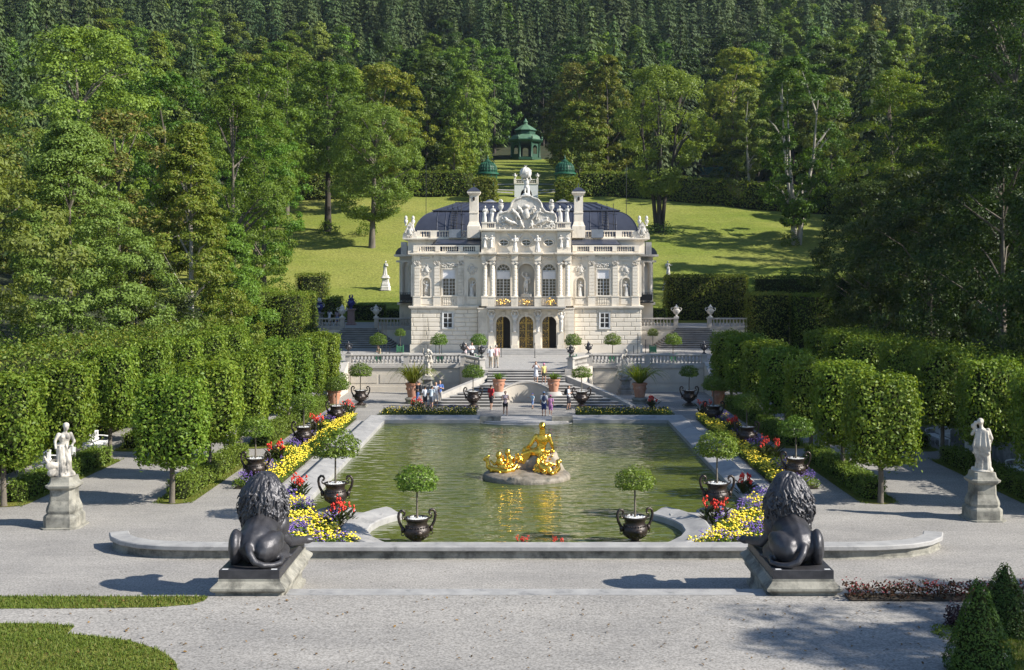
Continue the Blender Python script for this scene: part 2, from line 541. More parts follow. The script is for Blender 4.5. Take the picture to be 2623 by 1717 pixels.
# ------------------------------------------------------------------ sweeping a section along a path
def sweep(mb, path, sec, closed=False):
    n = len(path)
    vs = []
    for i in range(n):
        p = Vector(path[i])
        a = Vector(path[i - 1]) if (i > 0 or closed) else None
        c = Vector(path[(i + 1) % n]) if (i < n - 1 or closed) else None
        e1 = (p - a).normalized() if a is not None else None
        e2 = (c - p).normalized() if c is not None else None
        if e1 is None: e1 = e2
        if e2 is None: e2 = e1
        n1 = Vector((-e1.y, e1.x)); n2 = Vector((-e2.y, e2.x))
        k = max(0.35, 1 + n1.dot(n2))
        nn = (n1 + n2) / k
        for off, z in sec:
            vs.append((p.x + nn.x * off, p.y + nn.y * off, z))
    m = len(sec)
    fs = []
    for i in range(n if closed else n - 1):
        j = (i + 1) % n
        for k in range(m):
            l = (k + 1) % m
            fs.append((i * m + k, j * m + k, j * m + l, i * m + l))
    if not closed:
        fs.append(tuple(range(m))); fs.append(tuple((n - 1) * m + k for k in range(m))[::-1])
    mb.add(vs, fs)

def arcpts(cx, cy, rx, ry, a0, a1, n):
    return [(cx + rx * math.cos(R(a0 + (a1 - a0) * i / n)), cy + ry * math.sin(R(a0 + (a1 - a0) * i / n))) for i in range(n + 1)]

# ------------------------------------------------------------------ pool
m, n, l, b = nm('pool_water')
b.inputs['Roughness'].default_value = 0.02
b.inputs['IOR'].default_value = 1.42
b.inputs['Specular IOR Level'].default_value = 0.5
c = rampn(n, l, noisen(n, l, 0.16, 4, 0.6, (1, 1, 1), False), [(0.35, (0.074, 0.096, 0.020)), (0.65, (0.104, 0.120, 0.030))])
l.new(c, b.inputs['Base Color'])
w1 = noisen(n, l, 1.8, 1.5, 0.5, (0.5, 1.0, 1), False)
w2 = noisen(n, l, 3.6, 1, 0.5, (0.5, 1.1, 1), False)
w = mathn(n, l, 'ADD', mathn(n, l, 'MULTIPLY', w1, 1.0), mathn(n, l, 'MULTIPLY', w2, 0.28))
bumpn(n, l, w, 1.0, 0.07, b)
WATER = m
half = [(-9.2, 72.2), (-9.2, 45.9), (-8.3, 44.8), (-7.1, 44.1), (-5.1, 43.9), (-5.6, 42.6), (-5.8, 41.4), (-5.4, 40.2), (-4.6, 39.2), (-4.2, 38.5)]
poly = half[::1] + [(-p[0], p[1]) for p in half[::-1]]
tag(flat('water', poly, 0.03, WATER, kind=None), kind='structure')

cop = thing('pool_coping', 'pale grey sloping stone rim round the long garden pool', 'pool rim')
SEC = [(0.0, 0.02), (0.0, 0.24), (0.06, 0.27), (0.35, 0.30), (0.7, 0.40), (1.0, 0.43), (1.08, 0.40), (1.08, 0.0)]
for s in (-1, 1):
    path = [(-8.95, 46.0), (-8.95, 71.95), (-2.95, 71.95)]
    if s == 1: path = [(-p[0], p[1]) for p in path][::-1]
    mb = MB(); sweep(mb, path, SEC)
    mb.build('rim_stone', COPE, cop, smooth=25)
    mb = MB()
    mb.box(-2.94 if s < 0 else 1.62, -1.62 if s < 0 else 2.94, 72.05, 72.75, 0.0, 0.43)
    mb.build('end_block', SAND, cop)
    mb = MB()
    mb.lathe([(0.72, 0.0), (0.72, 0.2), (0.8, 0.23), (0.8, 0.34), (0.72, 0.38), (0.0001, 0.385)], 28, (s * 7.38, 44.0, 0))
    mb.build('urn_pier', COPE, cop, smooth=30)
    led = [(-6.8, 43.9), (-5.5, 43.85)] if s < 0 else [(5.5, 43.85), (6.8, 43.9)]
    mb = MB(); sweep(mb, led, [(0.0, 0.0), (0.0, 0.28), (-0.06, 0.34), (-0.42, 0.34), (-0.46, 0.30), (-0.46, 0.26), (-0.40, 0.22), (-0.40, 0.0)])
    mb.build('ledge', COPE, cop, smooth=25)
    cur = [(-4.8, 43.95), (-5.2, 43.45), (-5.52, 42.8), (-5.72, 42.0), (-5.72, 41.1), (-5.45, 40.25), (-5.0, 39.5), (-4.45, 38.75)]
    if s > 0: cur = [(-p[0], p[1]) for p in cur][::-1]
    mb = MB(); sweep(mb, cur, [(0.0, 0.0), (0.0, 0.24), (-0.05, 0.28), (-0.3, 0.31), (-0.6, 0.41), (-0.86, 0.43), (-0.94, 0.39), (-0.94, 0.0)])
    mb.build('curved_rim', COPE, cop, smooth=25)
mb = MB()
pl = arcpts(0, 72.3, 3.0, 1.35, 180, 360, 24)
mb.prism(pl + [(3.0, 74.5), (-3.0, 74.5)], 0.0, 0.06)
pl = arcpts(0, 72.3, 2.75, 1.12, 180, 360, 24)
mb.prism(pl + [(2.75, 74.5), (-2.75, 74.5)], 0.06, 0.16)
mb.build('landing_stone', STEP, cop)
for s in (-1, 1):
    tag(flat('pavement_strip', rect(-10.95, -10.06, 46, 73.4) if s < 0 else rect(10.06, 10.95, 46, 73.4), 0.02, STEP), kind='structure')

pw = thing('parapet_wall', 'low weathered stone wall with curved ends in front of the pool', 'low wall')
path = [(-14.35, 40.1), (-14.1, 39.5), (-13.6, 38.95), (-12.9, 38.55), (-12.0, 38.33), (-11.0, 38.25), (-6, 38.2), (0, 38.2)]
path = path + [(-p[0], p[1]) for p in path[-2::-1]]
mb = MB(); sweep(mb, path, [(-0.24, 0.0), (-0.20, 0.05), (-0.20, 0.292), (0.22, 0.292), (0.22, 0.0)])
mb.build('wall_body', SAND, pw, smooth=25)
mb = MB(); sweep(mb, path, [(-0.31, 0.294), (-0.33, 0.32), (-0.33, 0.43), (-0.30, 0.46), (0.30, 0.46), (0.33, 0.43), (0.33, 0.294)])
mb.build('wall_coping', COPE, pw, smooth=25)

# ------------------------------------------------------------------ balustrades
def baluster_mesh(name, h, r, mat, seg=8):
    mb = MB()
    mb.lathe([(r * 0.8, 0), (r * 0.8, 0.06 * h), (r * 0.5, 0.1 * h), (r * 0.95, 0.3 * h), (r, 0.38 * h), (r * 0.75, 0.55 * h), (r * 0.42, 0.78 * h), (r * 0.7, 0.9 * h), (r * 0.8, 0.94 * h), (r * 0.8, h)], seg)
    return mb.mesh(name, mat, 50)

BALM = baluster_mesh('baluster', 0.55, 0.115, BAL)
def balustrade(label, p0, p1, z0, h=0.88, posts=(), mat=BAL, bm=None, space=0.29, group=None, rail_w=0.19, post_w=0.24, maxb=99):
    p0 = Vector(p0); p1 = Vector(p1)
    L = (p1 - p0).length
    ang = math.atan2((p1 - p0).y, (p1 - p0).x)
    o = thing('balustrade', label, 'balustrade', (p0.x, p0.y, z0), ang, group)
    bm = bm or BALM
    k = (h - 0.33) / 0.55
    mb = MB(); mb.bbox(0, L, -rail_w, rail_w, 0.0, 0.17, 0.03); mb.build('base_rail', mat, o)
    mb = MB(); mb.box(0, L, -rail_w * 0.85, rail_w * 0.85, h - 0.16, h - 0.11); mb.bbox(0, L, -rail_w * 1.1, rail_w * 1.1, h - 0.11, h, 0.03)
    mb.build('hand_rail', mat, o)
    for t in posts:
        mb = MB()
        mb.box(t - post_w, t + post_w, -post_w, post_w, 0.0, 0.16)
        mb.box(t - post_w * 0.9, t + post_w * 0.9, -post_w * 0.9, post_w * 0.9, 0.16, h - 0.1)
        mb.bbox(t - post_w * 1.2, t + post_w * 1.2, -post_w * 1.2, post_w * 1.2, h - 0.1, h + 0.035, 0.03)
        mb.build('post', mat, o)
    n = 0
    t = space * 0.6
    while t < L - 0.1:
        if all(abs(t - q) > post_w + 0.1 for q in posts) and n < maxb:
            put('baluster', bm, o, (t, 0, 0.17), scale=(1, 1, k)); n += 1
        t += space
    return o

# ------------------------------------------------------------------ terrace with its retaining wall and stairs
ZT = 2.1
poly = [(-24, 91.0), (-4.9, 91.0), (-3.3, 87.3), (3.3, 87.3), (4.9, 91.0), (24, 91.0), (24, 118), (-24, 118)]
flat('terrace_floor', poly, ZT, PAVE)
for s in (-1, 1):
    rw = thing('retaining_wall', 'cream terrace wall with panels %s the fan stairs, %s' % (('left of', 'mostly sunlit') if s < 0 else ('right of', 'crossed by slanting shade')), 'retaining wall')
    mb = MB()
    mb.box(s * 4.75, s * 14.2, 91.02, 91.6, 0.0, 1.93)
    mb.build('wall_face', CREAM, rw)
    mb = MB()
    mb.box(s * 4.6, s * 14.3, 90.9, 91.62, 1.932, 2.12); mb.box(s * 4.7, s * 14.24, 90.96, 91.5, 1.86, 1.93)
    mb.build('cornice', BAL, rw)
    mb = MB()
    mb.box(s * 4.75, s * 14.2, 90.95, 91.1, 0.0, 0.42)
    mb.build('plinth', CREAM, rw)
    for k in range(4):
        x0 = 4.95 + k * 2.32
        mb = MB(); mb.frust([(s * (x0 + (0 if s > 0 else 2.1)), 0), (s * (x0 + (2.1 if s > 0 else 0)), 0), (s * (x0 + (2.1 if s > 0 else 0)), 1), (s * (x0 + (0 if s > 0 else 2.1)), 1)], [(0, 0), (0.03, 0.03)]) if False else mb.box(s * x0, s * (x0 + 2.1), 90.985, 91.03, 0.72, 1.42)
        mb.build('panel', CREAM, rw)
    # return wall towards the stair
    mb = MB()
    mb.prism([(s * 4.9, 91.0), (s * 3.25, 87.25), (s * 3.65, 87.1), (s * 5.3, 90.85)] if s > 0 else [(s * 4.9, 91.0), (s * 5.3, 90.85), (s * 3.65, 87.1), (s * 3.25, 87.25)], 0.0, 2.08)
    mb.build('return_wall', CREAM, rw)
    # balustrades
    bl = balustrade('stone balustrade on the terrace wall %s of the central stair' % ('left' if s < 0 else 'right'),
                    (s * 14.35, 91.2) if s < 0 else (4.95, 91.2), (-4.95, 91.2) if s < 0 else (14.35, 91.2), ZT + 0.02, 0.9,
                    posts=[0.1, 4.75, 9.3])
    balustrade('short stone balustrade turning forward to the stair head on the %s' % ('left' if s < 0 else 'right'),
               (s * 4.8, 90.7), (s * 3.42, 87.45), ZT + 0.02, 0.86, posts=[3.45])
    # broad side stair with sloping cheek walls
    st = thing('side_staircase', 'flight of stone steps at the %s end of the terrace beside clipped trees' % ('left' if s < 0 else 'right'), 'staircase')
    mb = MB()
    for i in range(13):
        mb.box(s * 14.75, s * 18.6, 84.6 + 0.49 * i, 91.05, 0.162 * i - (0.16 if i else 0.0), 0.162 * (i + 1) - 0.01)
    mb.build('steps', STEP, st)
    for xa, xb in ((14.22, 14.72), (18.62, 19.1)):
        mb = MB()
        mb.prism([(83.6, 0.0), (91.0, 0.0), (91.0, 2.3), (90.4, 2.3), (84.3, 0.42), (83.6, 0.36)], s * xa, s * xb, 'x')
        mb.build('cheek_wall', CREAM, st)
        mb = MB()
        mb.prism([(83.5, 0.362), (84.28, 0.422), (90.4, 2.302), (91.0, 2.302), (91.0, 2.40), (90.35, 2.40), (84.25, 0.53), (83.5, 0.46)], s * (xa - 0.05), s * (xb + 0.05), 'x')
        mb.build('cheek_coping', BAL, st)

# central stairs: upper flight
cs = thing('fan_staircase', 'wide stone fan staircase between the pool and the palace terrace', 'staircase')
mb = MB()
for i in range(5):
    mb.box(-2.95, 2.95, 85.9 + 0.33 * i, 87.32, 1.25 + 0.165 * i - 0.165, 1.25 + 0.165 * (i + 1) - 0.05)
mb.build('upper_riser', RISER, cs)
mb = MB()
for i in range(5):
    mb.bbox(-2.95, 2.95, 85.86 + 0.33 * i, 87.33 if i == 4 else 85.86 + 0.33 * (i + 1) + 0.05, 1.25 + 0.165 * (i + 1) - 0.05, 1.25 + 0.165 * (i + 1) + (0.0 if i < 4 else 0.012), 0.02)
mb.build('upper_tread', STEP, cs)
# landing
mb = MB(); mb.box(-2.96, 2.96, 84.45, 85.9, 1.0, 1.25)
mb.build('landing', STEP, cs)
# lower wings of the fan
for s in (-1, 1):
    rm, tm = MB(), MB()
    for i in range(8):
        y = 81.0 + 0.46 * i
        z = 0.156 * (i + 1)
        xo = 7.2 - 0.53 * i
        xi = 1.7
        tops = [(s * xi, 85.9), (s * xi, y), (s * xo, y), (s * (xo - 0.2), y + 0.5), (s * 2.97, 85.9)]
        low = [(s * xi, 85.88), (s * xi, y + 0.07), (s * (xo - 0.07), y + 0.07), (s * (xo - 0.27), y + 0.5), (s * 2.95, 85.88)]
        if s < 0: tops.reverse(); low.reverse()
        tops.reverse(); low.reverse()
        tm.prism(tops if s < 0 else tops, z - 0.05, z)
        rm.prism(low, z - 0.156, z - 0.05)
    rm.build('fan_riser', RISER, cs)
    tm.build('fan_tread', STEP, cs)
    # sloping outer wall of the fan
    mb = MB()
    a = Vector((s * 3.15, 86.6)); b_ = Vector((s * 7.55, 80.7))
    d = (b_ - a).normalized(); nrm = Vector((-d.y, d.x)) * 0.22
    N = 12
    for w_, za, zb, hh in ((1.0, 0.0, 0.0, 0),):
        vs = []
        for i in range(N + 1):
            p = a + (b_ - a) * (i / N) + Vector((s * 0.35 * math.sin(PI * i / N), -0.0))
            zt = 1.72 + (0.16 - 1.72) * (i / N) ** 0.9
            for sg in (-1, 1):
                vs.append((p.x + sg * nrm.x, p.y + sg * nrm.y, 0.0)); vs.append((p.x + sg * nrm.x, p.y + sg * nrm.y, zt))
        fs = []
        for i in range(N):
            q = i * 4; r_ = q + 4
            fs += [(q, q + 1, r_ + 1, r_), (q + 2, r_ + 2, r_ + 3, q + 3), (q + 1, q + 3, r_ + 3, r_ + 1)]
        fs += [(0, 2, 3, 1), (N * 4, N * 4 + 1, N * 4 + 3, N * 4 + 2)]
        mb.add(vs, fs)
    mb.build('side_wall', BAL, cs)
    mb = MB()
    mb.box(s * 2.95, s * 3.45, 86.9, 87.4, 0.0, ZT + 0.02)
    mb.build('newel', BAL, cs)
# niche wall in the middle of the fan (hollow curve, arched top)
mb = MB()
N = 20
vs, fs = [], []
for i in range(N + 1):
    a = R(200 + 140 * i / N)
    x = 2.0 * math.cos(R(180 - 180 * i / N)); yy = 84.0 - 0.75 * (abs(x) / 2.0) ** 2
    zt = 0.75 + 0.66 * math.cos(x / 2.0 * PI / 2)
    vs += [(x, yy, 0.0), (x, yy, zt), (x, yy + 0.42, zt), (x, yy + 0.42, 0.0)]
for i in range(N):
    q = i * 4; r_ = q + 4
    fs += [(q, r_, r_ + 1, q + 1), (q + 1, r_ + 1, r_ + 2, q + 2), (q + 2, r_ + 2, r_ + 3, q + 3)]
fs += [(0, 1, 2, 3), (N * 4 + 3, N * 4 + 2, N * 4 + 1, N * 4)]
mb.add(vs, fs)
mb.build('niche_wall', CREAM, cs, smooth=40)
mb = MB()
vs, fs = [], []
for i in range(N + 1):
    x = 2.08 * math.cos(R(180 - 180 * i / N)); yy = 83.93 - 0.75 * (abs(x) / 2.0) ** 2
    zt = 0.752 + 0.66 * math.cos(x / 2.08 * PI / 2)
    vs += [(x, yy, zt), (x, yy, zt + 0.13), (x, yy + 0.52, zt + 0.13), (x, yy + 0.52, zt)]
for i in range(N):
    q = i * 4; r_ = q + 4
    fs += [(q, r_, r_ + 1, q + 1), (q + 1, r_ + 1, r_ + 2, q + 2), (q + 2, r_ + 2, r_ + 3, q + 3), (q + 3, r_ + 3, r_, q)]
fs += [(0, 1, 2, 3), (N * 4 + 3, N * 4 + 2, N * 4 + 1, N * 4)]
mb.add(vs, fs)
mb.build('niche_coping', BAL, cs, smooth=40)
mb = MB(); mb.prism([(-1.72, 84.2), (1.72, 84.2), (2.9, 85.9), (-2.9, 85.9)], 0.9, 1.247)
mb.build('landing_slab', STEP, cs)
for s in (-1, 1):
    mb = MB(); mb.lathe([(0.62, 0), (0.62, 0.1), (0.52, 0.18), (0.66, 0.5), (0.7, 0.62), (0.6, 0.78), (0.5, 0.86), (0.0001, 0.87)], 20, (s * 2.0, 83.1, 0))
    mb.build('scroll_pier', BAL, cs, smooth=40)

# ------------------------------------------------------------------ upper side gardens beyond the palace front
ZU = 3.85
for s in (-1, 1):
    flat('upper_walk', rect(10.8, 28.5, 117.3, 137.5) if s > 0 else rect(-28.5, -10.8, 117.3, 137.5), ZU, PAVE)
    flat('upper_lawn', rect(12, 28.4, 128, 137) if s > 0 else rect(-21, -12, 130, 137), ZU + 0.03, LAWN)
    sw = thing('upper_retaining_wall', 'white ashlar wall below the upper balustrade on the palace %s' % ('left' if s < 0 else 'right'), 'retaining wall')
    for xa, xb in ((10.8, 15.35), (18.85, 28.5)):
        mb = MB(); mb.box(s * xa, s * xb, 116.9, 117.29, ZT, 3.66); mb.build('wall_face', WHITE, sw)
        mb = MB(); mb.box(s * xa, s * xb, 116.82, 117.3, 3.662, ZU + 0.02); mb.build('cornice', BAL, sw)
        mb = MB()
        for r_ in range(3):
            for k in range(int((xb - xa) / 1.5)):
                x0 = xa + 0.1 + k * 1.5 + (0.4 if r_ % 2 else 0)
                if x0 + 1.46 < xb: mb.box(s * x0, s * (x0 + 1.46), 116.87, 116.91, ZT + 0.06 + r_ * 0.5, ZT + 0.53 + r_ * 0.5)
        mb.build('ashlar', WHITE, sw)
    us = thing('garden_staircase', 'broad weathered steps climbing past urns beside the palace %s flank' % ('left' if s < 0 else 'right'), 'staircase')
    mb, m2 = MB(), MB()
    for i in range(11):
        x0 = 15.4 - (10 - i) * 0.23; x1 = 18.85 + (10 - i) * 0.13
        y0 = 112.1 + 0.46 * i
        z = ZT + 0.159 * (i + 1)
        mb.box(s * x0, s * x1, y0 + 0.05, 117.28, z - 0.159, z - 0.045)
        m2.box(s * x0, s * x1, y0, 117.31, z - 0.044, z + 0.0)
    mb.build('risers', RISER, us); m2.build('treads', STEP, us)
    balustrade('stone balustrade between the palace and the urn stairs, %s side' % ('left' if s < 0 else 'right'),
               (-15.5, 117.1) if s < 0 else (10.9, 117.1), (-10.9, 117.1) if s < 0 else (15.5, 117.1), ZU + 0.02, 1.0,
               posts=[0.1 if s < 0 else 4.5], space=0.34)
    balustrade('dark weathered balustrade outside the urn stairs, %s side' % ('left' if s < 0 else 'right'),
               (-28, 117.1) if s < 0 else (18.75, 117.1), (-18.75, 117.1) if s < 0 else (28, 117.1), ZU + 0.02, 1.0,
               posts=[9.1 if s < 0 else 0.1], space=0.34)
# ------------------------------------------------------------------ figures used on buildings and pedestals
def figure(seed, pose='stand', robe=True, voxel=0.035, h=1.0, name='statue'):
    """Standing draped figure about 1.75 units tall, facing -Y, as one continuous surface."""
    rg = random.Random(seed)
    mb = MB()
    sw = rg.choice((-1, 1)) * 0.06
    hip = Vector((sw, 0, 0.93)); chest = Vector((-sw * 0.5, -0.02, 1.27)); neck = Vector((-sw * 0.2, -0.02, 1.47)); head = Vector((-sw * 0.6 + rg.uniform(-0.03, 0.03), -0.05, 1.63))
    mb.ell(head, (0.092, 0.108, 0.125)); mb.ell(head + Vector((0, 0.035, 0.045)), (0.105, 0.105, 0.10))
    mb.ell(head + Vector((0, -0.105, -0.01)), (0.02, 0.03, 0.035))
    mb.caps(neck, 0.058, head, 0.06)
    mb.ell(chest, (0.185, 0.125, 0.2)); mb.ell((chest + hip) / 2 + Vector((0, 0, -0.02)), (0.145, 0.11, 0.2)); mb.ell(hip, (0.18, 0.135, 0.16))
    if robe:
        fl = Vector((sw, 0.0, 0.02))
        mb.caps(hip, 0.17, fl + Vector((0, 0, 0.1)), 0.2, 14)
        for k in range(11):
            a = 2 * PI * k / 11 + rg.uniform(-0.2, 0.2)
            top = hip + Vector((0.15 * math.cos(a), 0.11 * math.sin(a), rg.uniform(-0.05, 0.15)))
            bot = fl + Vector((rg.uniform(0.19, 0.27) * math.cos(a), rg.uniform(0.17, 0.25) * math.sin(a), 0.03))
            mb.caps(top, 0.035, bot, rg.uniform(0.045, 0.065), 6)
    else:
        kn = [Vector((sw + 0.1, -0.06, 0.5)), Vector((sw - 0.09, -0.02, 0.49))]
        ft = [Vector((sw + 0.12, 0.03, 0.06)), Vector((sw - 0.1, 0.0, 0.06))]
        for i, sx in ((0, 0.09), (1, -0.09)):
            mb.caps(hip + Vector((sx, 0, -0.05)), 0.105, kn[i], 0.07); mb.caps(kn[i], 0.066, ft[i], 0.042)
            mb.caps(ft[i], 0.045, ft[i] + Vector((0, -0.15, -0.02)), 0.035)
    for sx in (-1, 1):
        sh = chest + Vector((sx * 0.19, 0.0, 0.13))
        p = pose if isinstance(pose, str) else pose[0 if sx < 0 else 1]
        if p == 'up':
            el = sh + Vector((sx * 0.2, -0.05, 0.17)); ha = el + Vector((-sx * 0.08, -0.06, 0.24))
        elif p == 'side':
            el = sh + Vector((sx * 0.17, -0.05, -0.2)); ha = el + Vector((sx * 0.16, -0.16, 0.06))
        elif p == 'fold':
            el = sh + Vector((sx * 0.11, -0.03, -0.26)); ha = el + Vector((-sx * 0.2, -0.19, 0.09))
        else:
            el = sh + Vector((sx * 0.09, 0.03, -0.28)); ha = el + Vector((-sx * 0.02, -0.12, -0.22))
        mb.caps(sh, 0.07, el, 0.052); mb.caps(el, 0.05, ha, 0.036); mb.ell(ha, 0.045)
        if p == 'fold': mb.ell(ha + Vector((0, -0.04, 0.05)), (0.07, 0.06, 0.11))
    # cloak swung over one side
    sx = rg.choice((-1, 1))
    for k in range(5):
        p0 = chest + Vector((sx * 0.17, 0.06, 0.12)); p1 = hip + Vector((sx * (0.16 - 0.09 * k), -0.1 + 0.05 * k, -0.12 - 0.06 * k))
        mb.caps(p0, 0.04, p1, 0.045, 6)
    mb.ell((sw, 0, 0.03), (0.29, 0.25, 0.06), 14, 6)
    return blob(mb, name, voxel, 1, 0.4)

FIG = [figure(1, ('down', 'fold')), figure(2, ('fold', 'down')), figure(3, ('side', 'down')), figure(4, ('up', 'down'), False), figure(5, ('fold', 'side')), figure(6, ('down', 'up'))]
for f_ in FIG: withmat(f_, STAT)

def ornament(seed, w, h, n, depth=0.10, shape='cart', voxel=0.035):
    """Relief foliage: a cluster of curls and shells growing from a wall in the x,z plane."""
    rg = random.Random(seed)
    mb = MB()
    for k in range(n):
        if shape == 'cart':
            a = rg.uniform(0, 2 * PI); r = math.sqrt(rg.random())
            x, z = 0.5 * w * r * math.cos(a), 0.5 * h * r * math.sin(a)
            x *= 1 - 0.35 * (z / h < -0.2)
        elif shape == 'swag':
            t = rg.uniform(-1, 1); x = t * w / 2; z = -h * (1 - t * t) + rg.uniform(-0.05, 0.05)
        else:
            x, z = rg.uniform(-w / 2, w / 2), rg.uniform(-h / 2, h / 2)
        s_ = rg.uniform(0.05, 0.12) * (1.0 if shape != 'swag' else 0.8)
        a = rg.uniform(0, PI)
        d = Vector((math.cos(a) * s_, -rg.uniform(0.0, depth) * 0.6, math.sin(a) * s_))
        c = Vector((x, -depth * 0.35, z))
        mb.caps(c - d, s_ * 0.42, c + d, s_ * 0.24, 6)
    if shape == 'cart': mb.ell((0, -0.02, 0), (w * 0.22, depth * 1.1, h * 0.28))
    return withmat(blob(mb, 'ornament', voxel, 0), ORNAM)

ORN_CART = ornament(11, 0.95, 1.05, 60)
ORN_SWAG = ornament(12, 1.5, 0.16, 55, 0.09, 'swag')
ORN_CREST = ornament(13, 1.5, 0.5, 60, 0.12, 'box')

# ------------------------------------------------------------------ palace
pal = thing('palace', 'white rococo palace with dark domed roof, statues and globe-bearing figure', 'palace', (0, 106, ZT))
def P_(name, mb, mat, parent=None, smooth=None): return mb.build(name, mat, parent or pal, smooth)

# --- ground storey
mb = MB()
mb.box(-10.65, 10.65, 0.0, 34, 0.02, 4.08)
P_('ground_storey', mb, WHITE)
for s in (-1, 1):
    mb = MB(); mb.box(s * 10.82, s * 4.42, -0.12, 0.3, 0.0, 0.74); mb.box(s * 10.84, s * 10.7, 0.3, 14, 0, 0.74)
    P_('plinth', mb, WHITE)
rg = random.Random(5)
for s in (-1, 1):
    mb = MB()
    for r_ in range(8):
        z0 = 0.78 + r_ * 0.408
        x = 4.5
        off = 0.42 if r_ % 2 else 0.0
        edges = [4.5]
        while edges[-1] < 10.74: edges.append(min(10.74, edges[-1] + 1.25 + rg.uniform(-0.15, 0.15) - (off if len(edges) == 1 else 0)))
        for a, b2 in zip(edges[:-1], edges[1:]):
            # leave out the window
            for c0, c1 in (((a, b2),) if (z0 > 3.78 or z0 + 0.4 < 2.22 or b2 < 6.75 or a > 7.85) else ((a, min(b2, 6.75)), (max(a, 7.85), b2))):
                if c1 - c0 > 0.12: mb.frust([(s * q[0], q[1]) for q in ([(c0 + 0.02, z0 + 0.02), (c1 - 0.02, z0 + 0.02), (c1 - 0.02, z0 + 0.385), (c0 + 0.02, z0 + 0.385)])][::s], [(0, 0.0), (0.0, 0.05), (0.035, 0.09)])
    # frust builds in x,y: turn it into x,z facing -y
    mb.v = [(p[0], -p[2] + 0.01, p[1]) for p in mb.v]
    mb.f = [f[::-1] for f in mb.f]
    P_('rusticated_masonry', mb, WHITE)
    mb = MB()
    for r_ in range(8):
        z0 = 0.78 + r_ * 0.408
        for k in range(9):
            y0 = 0.1 + k * 1.3 + (0.5 if r_ % 2 else 0)
            mb.box(s * 10.6, s * 10.71, y0, y0 + 1.26, z0 + 0.02, z0 + 0.385)
    P_('side_masonry', mb, WHITE)
# --- centre block of the ground storey with three arches
mb = MB()
def wall_with_arches(mb, x0, x1, z0, z1, y0, y1, openings):
    """openings: (xc, w, sill, spring) sorted by xc; solid pieces between and above."""
    edges = [x0]
    for (xc, w, si, sp) in openings:
        mb.prism(rect(edges[-1], xc - w / 2, z0, z1), y0, y1, 'y')
        if si > z0 + 1e-3: mb.prism(rect(xc - w / 2, xc + w / 2, z0, si), y0, y1, 'y')
        r = w / 2; N = 10
        pts = [(xc + r * math.cos(PI - PI * i / N), sp + r * math.sin(PI * i / N)) for i in range(N + 1)]
        for i in range(N):
            a, b2 = pts[i], pts[i + 1]
            mb.prism([a, b2, (b2[0], z1), (a[0], z1)], y0, y1, 'y')
        edges.append(xc + w / 2)
    mb.prism(rect(edges[-1], x1, z0, z1), y0, y1, 'y')
DOORS = [(-2.13, 1.3, 0.45, 2.75), (0, 1.3, 0.45, 2.75), (2.13, 1.3, 0.45, 2.75)]
wall_with_arches(mb, -4.4, 4.4, 0.02, 4.08, -0.95, -0.35, DOORS)
P_('entrance_front', mb, WHITE)
for s in (-1, 1):
    mb = MB()
    for r_ in range(9):
        z0 = 0.5 + r_ * 0.4
        mb.box(s * 3.55, s * 4.43, -0.985, -0.93, z0, z0 + 0.37)
        mb.box(s * 4.37, s * 4.43, -0.93, -0.05, z0, z0 + 0.37)
    P_('corner_masonry', mb, WHITE)
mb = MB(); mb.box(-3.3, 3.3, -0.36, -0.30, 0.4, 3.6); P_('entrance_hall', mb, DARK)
# archivolts and keystones
for (xc, w, si, sp) in DOORS:
    mb = MB()
    r0, r1 = w / 2 + 0.02, w / 2 + 0.2
    N = 12
    for i in range(N):
        a, b2 = PI * i / N, PI * (i + 1) / N
        mb.prism([(xc + r0 * math.cos(a), sp + r0 * math.sin(a)), (xc + r1 * math.cos(a), sp + r1 * math.sin(a)), (xc + r1 * math.cos(b2), sp + r1 * math.sin(b2)), (xc + r0 * math.cos(b2), sp + r0 * math.sin(b2))], -1.02, -0.93, 'y')
    mb.prism([(xc - 0.11, sp + w / 2 - 0.05), (xc + 0.11, sp + w / 2 - 0.05), (xc + 0.2, sp + w / 2 + 0.42), (xc - 0.2, sp + w / 2 + 0.42)], -1.16, -1.0, 'y')
    P_('archivolt', mb, WHITE)
